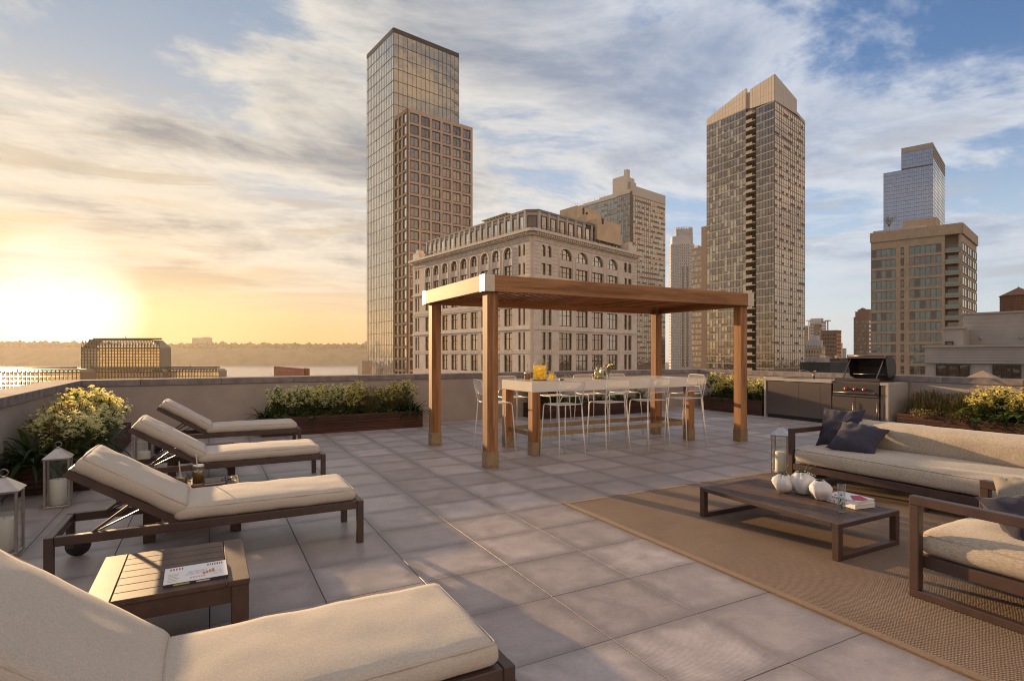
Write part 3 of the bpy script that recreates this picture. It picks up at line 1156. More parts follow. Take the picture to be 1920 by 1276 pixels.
# ------------------------------------------------------------------ bar table and stools
def bar_table():
    X0, X1, Y0, Y1, Z0, Z1, P = 4.095, 7.29, 7.40, 8.40, .922, 1.072, .135
    t = thing('bar_table', 'long white topped bar table with timber legs under the pergola', 'bar table', (X0, Y0, 0))
    box_obj('table_top', TABLE, t, X0 - .004, Y0 - .004, Z0, X1 + .004, Y1 + .004, Z1, .005, True)
    for x in (X0, X1 - P):
        for y in (Y0, Y1 - P):
            box_obj('leg', WZ, t, x, y, .004, x + P, y + P, Z0 - .001, .004, True)
            box_obj('leg_sleeve', BRASS, t, x - .006, y - .006, 0, x + P + .006, y + P + .006, .192, .003, True)
    za, zb = .262, .33
    for y in (Y0 + P / 2 - .01, Y1 - P / 2 - .01):
        box_obj('footrest_bar', BRASS, t, X0 + P + .001, y, za, X1 - P - .001, y + .02, zb, .002, True)
        for k in range(1, 4):
            x = X0 + (X1 - X0) * k / 4
            box_obj('bar_joint', BRASS, t, x - .01, y - .004, za - .003, x + .01, y + .024, zb + .003, .002, True)
    for x in (X0 + P / 2 - .01, X1 - P / 2 - .01):
        box_obj('footrest_bar', BRASS, t, x, Y0 + P + .001, za, x + .02, Y1 - P - .001, zb, .002, True)


bar_table()


def make_stool():
    """facing +y, origin on the floor under the seat centre"""
    t = thing('bar_stool', None, 'bar stool')
    r = .0085
    SZ = .765
    for sx in (-1, 1):
        MB().tube([(sx * .222, -.262, 0), (sx * .205, -.225, .45), (sx * .196, -.200, SZ), (sx * .198, -.205, SZ + .03)], r, 6).obj('rear_leg', WHITE, t)
        MB().tube([(sx * .214, .262, 0), (sx * .200, .232, .45), (sx * .192, .212, SZ - .05), (sx * .190, .200, SZ - .018), (sx * .188, .175, SZ - .004), (sx * .190, 0, SZ - .010), (sx * .194, -.19, SZ)], r, 6).obj('front_leg', WHITE, t)
    pts = [(-.198, -.205, SZ + .031), (-.203, -.235, SZ + .17), (-.208, -.265, 1.055), (-.200, -.270, 1.085), (-.175, -.273, 1.097), (0, -.276, 1.100),
           (.175, -.273, 1.097), (.200, -.270, 1.085), (.208, -.265, 1.055), (.203, -.235, SZ + .17), (.198, -.205, SZ + .031)]
    MB().tube(pts, r, 6).obj('back_frame', WHITE, t)
    MB().tube([(-.194, -.185, SZ + .003), (-.150, -.205, SZ + .105), (-.135, -.215, SZ + .122), (.135, -.215, SZ + .122), (.150, -.205, SZ + .105), (.194, -.185, SZ + .003)], .007, 6).obj('back_bar', WHITE, t)
    MB().tube([(-.188, .178, SZ - .006), (.188, .178, SZ - .006)], .007, 6).obj('seat_bar', WHITE, t)
    MB().tube([(-.193, -.19, SZ), (.193, -.19, SZ)], .007, 6).obj('seat_bar', WHITE, t)
    b = MB()

    def wire(a, c, w=.0017):
        b.bar(a, c, w * 2, w * 2)
    for k in range(1, 24):
        x = -.19 + .38 * k / 24
        b.tube([(x, -.188, SZ + .001), (x, 0, SZ - .013), (x, .178, SZ - .003)], .0021, 3, caps=False)
    for k in range(1, 20):
        y = -.19 + .368 * k / 20
        dz = -.012 * (1 - (y / .19) ** 2)
        b.tube([(-.19, y, SZ + dz), (0, y, SZ + dz - .002), (.19, y, SZ + dz)], .0021, 3, caps=False)
    b.obj('seat_mesh', WHITE, t)
    b = MB()

    def bp(a, c):                              # a -1..1 across, c 0..1 up
        z = SZ + .122 + c * (1.097 - SZ - .122)
        w = .200 + .006 * c
        y = -.218 - .057 * c
        return Vector((a * w, y + .012 * (a * a), z))
    n = 22
    for k in range(-10, n + 1):
        for sg in (1, -1):
            P = []
            for q in (0, 1):
                a = sg * (-1 + 2 * (k + q * 10) / n)
                P.append((a, q))
            (a0, c0), (a1, c1) = P
            lo, hi = 0.0, 1.0
            da = a1 - a0
            for lim in (-1, 1):
                if abs(da) > 1e-6:
                    tt = (lim - a0) / da
                    if (a0 - lim) * (a1 - lim) < 0:
                        if (a0 < -1 and lim == -1) or (a0 > 1 and lim == 1):
                            lo = max(lo, tt)
                        else:
                            hi = min(hi, tt)
            if hi - lo > .02 and abs(a0 + da * (lo + hi) / 2) <= 1:
                b.tube([bp(a0 + da * lo, lo), bp(a0 + da * (lo + hi) / 2, (lo + hi) / 2), bp(a0 + da * hi, hi)], .0018, 3, caps=False)
    b.obj('back_mesh', WHITE, t)
    return t


STL = make_stool()
spots = []
names = ('first', 'second', 'third', 'fourth')
for k, x in enumerate((4.44, 5.245, 6.03, 6.80)):
    spots.append((x, 7.125, rnd.uniform(-3, 3), 'white wire bar stool on the near side of the table, %s from the left' % names[k]))
for k, x in enumerate((4.44, 5.24, 6.03, 6.80)):
    spots.append((x, 8.70, 180 + rnd.uniform(-3, 3), 'white wire bar stool on the far side of the table, %s from the left' % names[k]))
spots.append((3.74, 7.93, -97, 'white wire bar stool at the left end of the table, partly behind the front post'))
spots.append((7.62, 7.97, 88, 'white wire bar stool at the right end of the table'))
for i, (x, y, rz, lab) in enumerate(spots):
    o = STL if i == 0 else copy_tree(STL)
    o.location = (x, y, 0)
    o.rotation_euler.z = R(rz)
    tag(o, lab, 'bar stool', 'white wire bar stools round the bar table')


# ------------------------------------------------------------------ things on the bar table
TZ = 1.0725


def jar_mug(x, y, z, rz, lab, liquid, lid, s=1.0, handle=True):
    t = thing('mason_jar', lab, 'jar', (x, y, z), rz, 'mason jar mugs with straws')
    MB().lathe([(r * s, h * s) for r, h in ((0, .002), (.034, .0), (.040, .006), (.040, .085), (.036, .100), (.031, .106), (.031, .125), (.029, .125), (.029, .107), (.034, .098), (.037, .084), (.037, .010), (0, .008))], 22).obj('glass_body', GLASS, t)
    lq = MB().lathe([(r * s, h * s) for r, h in ((0, .011), (.0355, .011), (.0355, .084), (0, .084))], 18).obj('drink', liquid, t)
    b = MB()
    for k in range(7):
        a = k * 2.4
        b.lathe([(0, -.006 * s), (.009 * s, -.003 * s), (.010 * s, .003 * s), (0, .007 * s)], 7, (math.cos(a) * .022 * s, math.sin(a) * .022 * s, (.080 + .008 * (k % 2)) * s), 0)
    b.obj('fruit_slice', PETAL_W, t)
    if handle:
        MB().tube([(.039 * s, 0, .088 * s), (.062 * s, 0, .084 * s), (.068 * s, 0, .055 * s), (.058 * s, 0, .026 * s), (.039 * s, 0, .024 * s)], .0055 * s, 8).obj('handle', GLASS, t)
    MB().tube([(0, 0, .02 * s), (.012 * s, .006 * s, .20 * s)], .0042 * s, 8).obj('straw', mat('straw_' + lab[:5] + str(len(bpy.data.materials)), (0.52, 0.42, 0.30), .5), t)
    if lid:
        MB().lathe([(0, .132 * s), (.033 * s, .132 * s), (.034 * s, .130 * s), (.034 * s, .112 * s), (.032 * s, .112 * s)], 20).obj('lid', LIDM, t)
    return t


def bottles():
    # drink dispenser
    t = thing('drink_dispenser', 'big glass drink dispenser of yellow lemonade on the bar table', 'dispenser', (4.48, 7.86, TZ))
    MB().cyl((0, 0, 0), .112, .008, 24).obj('coaster', STEELD, t)
    MB().lathe([(0, .012), (.098, .010), (.108, .02), (.108, .20), (.100, .25), (.078, .285), (.062, .298), (.062, .322), (.058, .322), (.058, .30), (.074, .28), (.096, .246), (.104, .20), (.104, .024), (0, .016)], 28).obj('glass_body', GLASS, t)
    MB().lathe([(0, .02), (.1025, .025), (.1025, .20), (.099, .232), (0, .232)], 24).obj('lemonade', LEMON, t)
    b = MB()
    for k in range(9):
        a, rr, zz = k * 2.1, .045 + .03 * (k % 3) / 2, .05 + .02 * k
        M = Matrix.Translation((math.cos(a) * rr, math.sin(a) * rr, zz)) @ Matrix.Rotation(R(50 + 20 * k), 4, 'Y')
        b.lathe([(0, -.004), (.03, -.004), (.032, 0), (.03, .004), (0, .004)], 12, (0, 0, 0), 0, True, M)
    b.obj('lemon_slice', PETAL, t)
    lid = MB().lathe([(.064, .316), (.066, .322), (.066, .336), (.05, .346), (0, .350)], 22).obj('lid', GLASS, t)
    MB().lathe([(0, .35), (.014, .352), (.018, .366), (0, .376)], 12).obj('knob', GLASS, lid)
    MB().tube([(-.06, -.088, .04), (-.075, -.105, .04), (-.082, -.115, .032)], .009, 8).obj('spigot', STEELD, t)
    jar_mug(4.325, 7.98, TZ, .6, 'mason jar with mint and straw left of the lemonade dispenser', TEA, False, 1.25)
    jar_mug(4.675, 7.83, TZ, -.4, 'mason jar of lemonade with flowers right of the dispenser', LEMON, False, 1.15)
    t = thing('tin', 'small dark tin lying on the bar table near the dispenser', 'tin', (4.79, 7.72, TZ))
    MB().lathe([(0, 0), (.034, 0), (.036, .003), (.036, .018), (0, .018)], 18).obj('body', STEELD, t)
    MB().lathe([(0, .0255), (.036, .0245), (.038, .022), (.038, .0185), (0, .0185)], 18).obj('lid', LIDM, t)
    # condiment rack in the middle
    t = thing('condiment_rack', 'wire rack of yellow jars in the middle of the bar table', 'rack', (5.60, 7.86, TZ))
    w = MB()
    for z in (.012, .075):
        w.tube([(-.10, -.055, z), (.10, -.055, z), (.10, .055, z), (-.10, .055, z)], .0035, 6, 0, True)
    for x in (-.10, 0, .10):
        for y in (-.055, .055):
            w.tube([(x, y, 0), (x, y, .09)], .0035, 6)
    w.tube([(0, 0, .01), (0, 0, .19), (.0, .012, .205), (0, 0, .22), (0, -.012, .205), (0, 0, .19)], .0035, 6)
    w.box(-.10, -.055, .006, .10, .055, .011)
    w.obj('wire_frame', STEELD, t)
    for k, (x, y, hh) in enumerate(((-.065, -.02, .12), (-.01, .02, .15), (.055, -.015, .16), (.06, .03, .13))):
        j = thing('condiment_jar', ('squat yellow relish jar at the left of the wire rack', 'tall pale jar in the middle of the wire rack', 'tall cream sauce bottle at the right front of the rack', 'short pale jar at the right rear of the rack')[k], 'jar', (5.60 + x, 7.86 + y, TZ + .0115), group='jars standing in the condiment rack')
        MB().lathe([(0, 0), (.027, 0), (.029, .004), (.029, hh * .7), (.020, hh * .85), (.020, hh), (0, hh)], 16).obj('glass_body', mat('relish%d' % k, ((.75, .62, .16), (.72, .62, .34), (.76, .70, .50), (.70, .58, .25))[k], .2, trans=.3), j)
        MB().lathe([(.0205, hh), (.023, hh - .002), (.023, hh + .014), (0, hh + .016)], 16).obj('lid', LIDM, j)
    # vase of flowers
    v = thing('bud_vase', 'clear glass vase on the bar table right of the condiment rack', 'vase', (5.80, 7.86, TZ))
    MB().lathe([(0, .002), (.045, 0), (.048, .006), (.046, .14), (.043, .14), (.044, .012), (0, .01)], 22).obj('glass_body', GLASS, v)
    MB().lathe([(0, .012), (.043, .012), (.042, .10), (0, .10)], 18).obj('water', WATER, v)
    f = thing('flower_bouquet', 'small bouquet of white and purple flowers in the glass vase', 'flowers', (5.80, 7.86, TZ + .012))
    st, wf, pf = MB(), MB(), MB()
    for k in range(13):
        a = k * 2.39
        rr = .03 + .09 * ((k * 7) % 13) / 13
        top = Vector((math.cos(a) * rr, math.sin(a) * rr, .16 + .07 * ((k * 5) % 13) / 13))
        st.tube([(0, 0, .002), (top.x * .3, top.y * .3, .12), top], .002, 5)
        flower(pf if k % 3 == 0 else wf, top, Vector((top.x, top.y, .08)).normalized(), .026, 6)
    st.obj('stems', STEM, f)
    wf.obj('white_flowers', PETAL_W, f)
    pf.obj('purple_flowers', PURPLE, f)


def flower(b, c, nrm, r, n=5, lift=.35):
    """star of pointed petals round c facing nrm"""
    z = Vector(nrm).normalized()
    x = z.orthogonal().normalized()
    y = z.cross(x)
    a0 = rnd.random() * 6.28
    for k in range(n):
        a = a0 + 2 * math.pi * k / n
        d = x * math.cos(a) + y * math.sin(a)
        s = x * -math.sin(a) + y * math.cos(a)
        tip = c + d * r + z * r * lift * rnd.uniform(.2, 1.3)
        mid = c + d * r * .5 + z * r * .22
        w = r * .30
        b.add([c, mid + s * w, tip, mid - s * w], [(0, 1, 2, 3)], 0)


bottles()
jar_mug(-.20, 5.80, .3355, 2.4, 'open mason jar with a straw at the left on the side table', TEA, False, 1.2)
jar_mug(-.075, 5.905, .346, 2.9, 'mason jar with silver lid and straw on a red coaster', TEA, True, 1.3)
tag(MB().cyl((0, 0, 0), .058, .0095, 20).obj('coaster', CORK), 'round red cork coaster under the lidded mason jar', 'coaster').location = (-.075, 5.905, .3355)
t = thing('notebook', 'dark leather notebook lying on the mason jar side table', 'notebook', (.035, 5.99, .3355), R(8))
box_obj('cover', NOTEB, t, -.085, -.115, 0, .085, .115, .004, .001)
box_obj('pages', PAPER, t, -.080, -.11, .0045, .082, .11, .016, .001)
box_obj('cover', NOTEB, t, -.085, -.115, .0165, .085, .115, .0205, .001)
t = thing('sunglasses', 'pair of folded dark glasses beside the notebook on the side table', 'glasses', (.165, 5.93, .3355), R(20))
b = MB()
for sx in (-1, 1):
    b.tube([(sx * .034 + .026 * math.cos(a), 0, .026 + .021 * math.sin(a)) for a in [k * math.pi / 8 for k in range(16)]], .003, 6, 0, True)
b.tube([(-.010, 0, .030), (0, -.003, .034), (.010, 0, .030)], .0025, 6)
b.obj('rim', BLACK, t)
for sx in (-1, 1):
    MB().tube([(sx * .060, 0, .034), (sx * .05, .05, .020), (-sx * .03, .066, .008)], .0025, 6).obj('temple', BLACK, t)


def magazine():
    t = thing('magazine', 'white printed magazine lying on the side table closest to the viewer', 'magazine', (-.055, 3.545, .3355), R(1))
    w, h = .142, .125
    box_obj('pages', PAPER, t, -w + .002, -h + .002, 0, w - .002, h - .002, .0115, .001)
    box_obj('cover', COVER, t, -w, -h, .0118, w, h, .0135, .0005)
    box_obj('spine', DKINK, t, -w, -h - .0035, .0, w, -h - .0005, .0132, .0005)
    k = 0
    pr = [MB() for _ in range(5)]
    inks = (DKINK, REDINK, ORINK, TANINK, PKINK)
    z = .0139

    def bx_(i, x0, y0, x1, y1):
        pr[i].box(x0, y0, .0134, x1, y1, z)
    for q in range(5):                                  # masthead letters, reading along +x
        bx_(1, -.118 + q * .013, .075 - .0, -.111 + q * .013, .105)
    for q in range(7):
        bx_(1 if q % 2 else 0, .052 + q * .011, .074, .058 + q * .011, .104)
    for q in range(6):
        bx_(4, -.028 + q * .012, -.088, -.020 + q * .012, -.064)
        bx_(3, -.125, -.10 + q * .022, -.085 + .006 * (q % 3), -.09 + q * .022)
    for q in range(4):
        bx_(0, -.05 + q * .004, -.03 + q * .017, .05, -.028 + q * .017)
        bx_(2, .03 + q * .014, -.055 + q * .006, .041 + q * .014, -.02 + q * .012)
        bx_(3, .065, -.08 + q * .018, .125 - .01 * (q % 2), -.076 + q * .018)
    for i in range(5):
        pr[i].obj('cover_print', inks[i], t)
    MB().box(-.10, -h - .0042, .003, -.03, -h - .0036, .010).obj('spine_print', YLINK, t)
    MB().box(.0, -h - .0042, .003, .06, -h - .0036, .010).obj('spine_print', COVER, t)


magazine()

# ------------------------------------------------------------------ lounge corner: rug, coffee table, sofa, armchair
RZ = 0.013


def rug():
    X0, X1, Y0, Y1 = 3.05, 8.2, -1.6, 4.905
    t = thing('rug', 'large brown woven jute rug under the sofa and coffee table', 'rug', (X0, Y0, 0))
    box_obj('weave', RUG, t, X0 + .055, Y0 + .055, .0015, X1 - .055, Y1 - .055, RZ - .001, 0, True)
    bd = fabric('rug_border', (0.235, 0.145, 0.08), (0.15, 0.09, 0.05), .6, .4)
    for q in ((X0, Y0 + .0555, X0 + .0545, Y1 - .0555), (X1 - .0545, Y0 + .0555, X1, Y1 - .0555), (X0, Y1 - .055, X1, Y1), (X0, Y0, X1, Y0 + .055)):
        box_obj('border', bd, t, q[0], q[1], .0015, q[2], q[3], RZ + .001, .003, True)


rug()


def coffee_table():
    X0, X1, Y0, Y1, H = 3.895, 4.665, 2.545, 3.89, .278
    t = thing('coffee_table', 'low dark bronze slatted coffee table with square loop legs on the rug', 'coffee table', (X0, Y0, RZ))
    b = .003
    for y in (Y0, Y1 - .052):
        for x in (X0, X1 - .052):
            box_obj('leg', BRONZE, t, x, y, RZ, x + .052, y + .052, H - .036, b, True)
        box_obj('foot_bar', BRONZE, t, X0 + .0525, y + .001, RZ, X1 - .0525, y + .051, RZ + .036, b, True)
    for y in (Y0, Y1 - .052):
        box_obj('end_rail', BRONZE, t, X0, y, H - .0355, X1, y + .052, H, b, True)
    for x in (X0, X1 - .045):
        box_obj('side_rail', BRONZE, t, x, Y0 + .0525, H - .0355, x + .045, Y1 - .0525, H, b, True)
    n = 8
    w = (X1 - X0 - .094) / n
    for k in range(n):
        box_obj('slat', DECK, t, X0 + .047 + k * w + .002, Y0 + .053, H - .022, X0 + .047 + (k + 1) * w - .002, Y1 - .053, H - .002, .003, True)


coffee_table()
CTZ = 0.2785


def organic_vase(x, y, s, seed, sq, label):
    t = thing('ceramic_vase', label, 'vase', (x, y, CTZ), seed * 1.3, 'lumpy white ceramic vases on the coffee table')
    prof = [(0, 0), (.035, .001), (.052, .012), (.078, .040), (.095, .075), (.092, .105), (.074, .132), (.050, .150), (.040, .160), (.037, .162), (.034, .158), (.040, .146), (.055, .128)]
    b = MB()
    n = 30
    vs = []
    for (r, z) in prof:
        for k in range(n):
            a = 2 * math.pi * k / n
            p = Vector((r * math.cos(a), r * math.sin(a), z)) * s
            q = Vector((math.cos(a) * 1.1, math.sin(a) * 1.1, z * 9 + seed * 3.1))
            f = min(1, z / .03) * (1.0 if z < .14 else .55)
            dd = mnoise.noise(q * .8) * 1.05 + abs(mnoise.noise(q * 1.7)) * .55 - .12
            p.x += math.cos(a) * dd * .050 * s * f
            p.y += math.sin(a) * dd * .050 * s * f
            p.x += sq * z * .28
            p.z += mnoise.noise(q + Vector((5, 1, 1))) * .012 * s * f
            vs.append(p)
    # flattened, pinched sides of the hand built pot
    rr = random.Random(seed * 7)
    for q in range(9):
        nn = Vector((rr.gauss(0, 1), rr.gauss(0, 1), rr.gauss(0, .55))).normalized()
        c0 = Vector((0, 0, .078 * s))
        lim = rr.uniform(.066, .086) * s
        for p in vs:
            if p.z < .145 * s:
                e = (p - c0).dot(nn) - lim
                if e > 0:
                    p -= nn * e * .65
    fs = []
    for i in range(len(prof) - 1):
        for k in range(n):
            fs.append((i * n + k, i * n + (k + 1) % n, (i + 1) * n + (k + 1) % n, (i + 1) * n + k))
    b.add(vs, fs, 0, True)
    b.obj('body', CERAM, t)
    MB().cyl((sq * .14 * .28, 0, .128 * s), .038 * s, .012, 14).obj('soil', SOIL, t)
    return t


def succulent(x, y, z, seed, label, long_):
    t = thing('succulent', label, 'plant', (x, y, z), 0, 'small plants growing in the white vases')
    rr = random.Random(seed)
    b = MB()
    for k in range(22):
        a = rr.random() * 6.28
        L = rr.uniform(.03, .06) if not long_ else rr.uniform(.04, .085)
        up = rr.uniform(.3, 1.3)
        d = Vector((math.cos(a), math.sin(a), up)).normalized()
        s = Vector((-math.sin(a), math.cos(a), 0))
        w = .006 if not long_ else .0075
        p0 = Vector((math.cos(a), math.sin(a), 0)) * .006
        p1, p2, p3 = p0 + d * L * .4 + Vector((0, 0, .004)), p0 + d * L * .75 + Vector((0, 0, .004)), p0 + d * L
        b.add([p0 - s * w * .6, p0 + s * w * .6, p1 + s * w, p1 - s * w, p2 + s * w * .7, p2 - s * w * .7, p3], [(0, 1, 2, 3), (3, 2, 4, 5), (5, 4, 6)], 0, True)
    b.obj('leaves', LEAF_M if long_ else LEAF_D, t)
    c, f = MB(), MB()
    for k in range(2):
        a = (2.2, .3, 5.6)[seed % 3] + k * .8
        p = Vector((0, 0, .01))
        P = [p]
        for q in range(6):
            p = p + Vector((math.cos(a) * .018, math.sin(a) * .018, .018 - .002 * q))
            P.append(p)
            if q > 1:
                f.lathe([(0, -.005), (.005, 0), (0, .005)], 6, tuple(p + Vector((.004 * (-1) ** q, .003, 0))), 0)
        c.tube(P, .0011, 4)
    c.obj('sprig', STEM, t)
    f.obj('buds', PETAL_W, t)


VS = ((4.385, 3.385, .96, 1, -.25, 'leftmost white ceramic vase on the coffee table', 'tiny dark succulent in the leftmost white vase', 0),
      (4.48, 3.245, 1.14, 2, .30, 'tallest middle white ceramic vase on the coffee table', 'spiky green succulent in the tallest middle vase', 1),
      (4.425, 3.055, 1.0, 6, .05, 'rightmost white ceramic vase beside the books', 'small dark succulent in the rightmost white vase', 0))
for (x, y, s, sd, sq, la, lb, lg) in VS:
    v = organic_vase(x, y, s, sd, sq, la)
    off = Vector((sq * .145 * .28, 0, 0))
    off.rotate(v.rotation_euler)
    succulent(x + off.x, y + off.y, CTZ + .1395 * s, sd, lb, lg)

t = thing('glass_tumbler', 'tall clear glass tumbler with leaves in water beside the books', 'glass', (4.22, 2.735, CTZ))
MB().lathe([(0, .001), (.026, 0), (.0285, .003), (.0285, .215), (.026, .215), (.026, .014), (0, .012)], 24).obj('glass_body', GLASS, t)
MB().lathe([(0, .0145), (.0255, .0145), (.0255, .15), (0, .15)], 20).obj('water', WATER, t)
b = MB()
for k in range(8):
    a = k * 1.9
    c = Vector((math.cos(a) * .010, math.sin(a) * .010, .03 + .014 * k))
    d = Vector((math.cos(a * 1.7), math.sin(a * 1.7), .9)).normalized() * .017
    s = Vector((-math.sin(a), math.cos(a), 0)) * .009
    b.add([c - d, c + s, c + d, c - s], [(0, 1, 2, 3)])
b.obj('leaves', LEAF_M, t)


def books():
    for i, (z, h, w, d, rz, dx, lab) in enumerate(((0, .032, .155, .105, -10, 0, 'thick white book with orange spine print under the other book'),
                                                   (.0325, .026, .148, .100, -4, .006, 'white book with red band on its cover, on top of the other'))):
        # spine faces -x, page edge faces -y
        t = thing('book', lab, 'book', (4.515 + dx, 2.86, CTZ + z), R(rz), 'books stacked on the coffee table')
        box_obj('pages', PAPER, t, -d + .004, -w + .004, .0025, d - .004, w - .004, h - .0025, .0005)
        box_obj('cover', COVER, t, -d, -w, 0, d, w, .0022, .0005)
        box_obj('cover', COVER, t, -d, -w, h - .0022, d, w, h, .0005)
        box_obj('spine', COVER, t, -d - .003, -w, 0, -d - .0002, w, h, .0005)
        x = -d - .0034
        if i == 0:
            b = MB()
            y = w - .03
            for q in range(4):
                b.box(x, y - .030, h * .22, x + .001, y - .024, h * .78)
                b.box(x, y - .036, h * .22, x + .001, y - .018, h * .34)
                b.box(x, y - .036, h * .66, x + .001, y - .018, h * .78)
                if q % 2:
                    b.box(x, y - .012, h * .44, x + .001, y + .010, h * .56)
                y -= .052
            b.obj('spine_print', ORINK, t)
        else:
            b = MB()
            zt = h + .0001
            b.add([(-.10, -.10, zt), (.03, .02, zt), (.09, -.03, zt), (.03, -.145, zt), (-.05, -.145, zt)], [(0, 4, 3, 2, 1)])
            b.add([(-.09, .06, zt), (-.06, .10, zt), (-.04, .095, zt), (-.075, .05, zt)], [(0, 1, 2, 3)])
            b.obj('cover_print', REDINK, t)
            b = MB()
            for q in range(8):
                b.box(x, -.05 + q * .017, h * .3, x + .001, -.043 + q * .017, h * .7)
            b.box(-.088, .085, h, -.078, .105, h + .0004)
            b.obj('spine_print', DKINK, t)


books()


def sofa():
    X0, X1, Y0, Y1 = 5.80, 6.78, .90, 4.41
    t = thing('sofa', 'long beige cushioned outdoor sofa with a dark bronze frame', 'sofa', (X0, Y0, RZ))
    w, b = .058, .004
    for y in (Y1 - w, Y0):
        box_obj('arm_post', BRONZE, t, X0, y, RZ, X0 + w, y + w, .575, b, True)
        box_obj('arm_post', BRONZE, t, X1 - w, y, RZ, X1, y + w, .575, b, True)
        box_obj('arm_rail', BRONZE, t, X0, y, .5755, X1, y + w, .632, b, True)
        box_obj('foot_bar', BRONZE, t, X0 + w + .001, y + .001, RZ, X1 - w - .001, y + w - .001, RZ + .045, b, True)
    for y in (2.945, 1.95):
        box_obj('middle_leg', BRONZE, t, X0 + .006, y, RZ, X0 + .006 + w, y + w, .165, b, True)
        box_obj('foot_bar', BRONZE, t, X0 + .065, y + .001, RZ, X1 - w, y + w - .001, RZ + .045, b, True)
    box_obj('front_rail', BRONZE, t, X0 + .003, Y0 + w + .001, .1655, X0 + .058, Y1 - w - .001, .238, b, True)
    box_obj('back_rail', BRONZE, t, X1 - .058, Y0 + w + .001, .1655, X1, Y1 - w - .001, .238, b, True)
    box_obj('upper_back_rail', BRONZE, t, X1 - .05, Y0 + w + .001, .50, X1, Y1 - w - .001, .55, b, True)
    box_obj('seat_deck', BRONZE, t, X0 + .0585, Y0 + w + .001, .18, X1 - .0585, Y1 - w - .001, .225, 0, True)
    sm, sp = cushion_mesh('seat_cushion', .90, 3.36, .168, .040, .035, 34, 3, .005, FAB_S)
    c = link('seat_cushion', sm, t, None, (6.262 - X0, (Y0 + Y1) / 2 - Y0, .327 - RZ))
    link('piping', sp, c)
    bm, bp = cushion_mesh('back_cushion', .30, 3.30, .21, .060, .05, 34, 8, .010, FAB_S)
    c = link('back_cushion', bm, t)
    c.matrix_local = Matrix.Translation((6.575 - X0, (Y0 + Y1) / 2 - Y0 - .02, .565 - RZ)) @ Matrix.Rotation(R(76), 4, 'Y')
    link('piping', bp, c)
    return t


sofa()


def armchair():
    X0, X1, Y0, Y1 = 3.735, 4.66, .98, 1.985
    t = thing('armchair', 'bronze framed armchair with beige seat cushion in the near right corner', 'armchair', (X0, Y0, RZ))
    w, b = .056, .004
    for x in (X0, X1 - w):
        for y in (Y0, Y1 - w):
            box_obj('arm_post', BRONZE, t, x, y, RZ + .0455, x + w, y + w, .5695, b, True)
        box_obj('arm_rail', BRONZE, t, x, Y0, .57, x + w, Y1, .625, b, True)
        box_obj('foot_bar', BRONZE, t, x, Y0, RZ, x + w, Y1, RZ + .045, b, True)
        xi = x + (w + .001 if x == X0 else -.046)
        box_obj('seat_rail', BRONZE, t, xi, Y0 + .02, .188, xi + .045, Y1 - .02, .262, b, True)
    for y in (Y0 + .02, Y1 - .066):
        box_obj('seat_rail', BRONZE, t, X0 + w + .047, y, .188, X1 - w - .047, y + .045, .262, b, True)
    for k in range(6):
        box_obj('slat', BRONZE, t, X0 + w + .047, Y0 + .12 + k * .13, .235, X1 - w - .047, Y0 + .20 + k * .13, .258, .002, True)
    for z in (.36, .47, .56):
        box_obj('back_slat', BRONZE, t, X0 + w + .001, Y0 + .004, z, X1 - w - .001, Y0 + .034, z + .05, .003, True)
    sm, sp = cushion_mesh('seat_cushion', X1 - X0 - 2 * w - .02, Y1 - Y0 - .03, .135, .045, .05, 22, 9, .006, FAB_S)
    c = link('seat_cushion', sm, t, None, ((X1 - X0) / 2, (Y1 - Y0) / 2 + .0, .332 - RZ))
    link('piping', sp, c)
    bm, bp = cushion_mesh('back_cushion', X1 - X0 - 2 * w - .04, .36, .15, .055, .05, 20, 12, .008, FAB_S)
    c = link('back_cushion', bm, t)
    c.matrix_local = Matrix.Translation(((X1 - X0) / 2, .17, .585 - RZ)) @ Matrix.Rotation(R(-76), 4, 'X')
    link('piping', bp, c)


armchair()


def pillow(label, S, T, mats, seed, org, xa, ya, group):
    t = thing('throw_pillow', label, 'pillow', (0, 0, 0), 0, group)
    me = pillow_mesh('cover', S, T, mats, seed)
    frame_to(t, org, xa, ya)
    link('cover', me, t)


PG = 'throw pillows on the sofa and armchair'
pillow('navy throw pillow standing upright against the left end of the sofa', .50, .17, NAVY, 1, (6.44, 4.19, .615), (.10, -1, .02), (.42, 0, .9), PG)
pillow('crumpled navy throw pillow slumped in front of the upright one on the sofa', .50, .19, NAVY, 3, (6.20, 3.83, .555), (.22, -1, -.10), (.85, .1, .52), PG)
pillow('dark navy throw pillow lying on the armchair seat', .44, .17, NAVY, 5, (4.20, 1.52, .50), (.9, -.5, .05), (.35, .7, .55), PG)
pillow('taupe throw pillow behind the navy one on the armchair', .46, .16, TAUPE, 7, (4.50, 1.62, .555), (.35, -1, .1), (.75, .3, .62), PG)


# ------------------------------------------------------------------ outdoor kitchen and grill
KX, KY0, KY1, KZ = 11.40, 6.43, 9.32, .915
GY1, GY0 = 7.60, 6.60          # grill bay along y


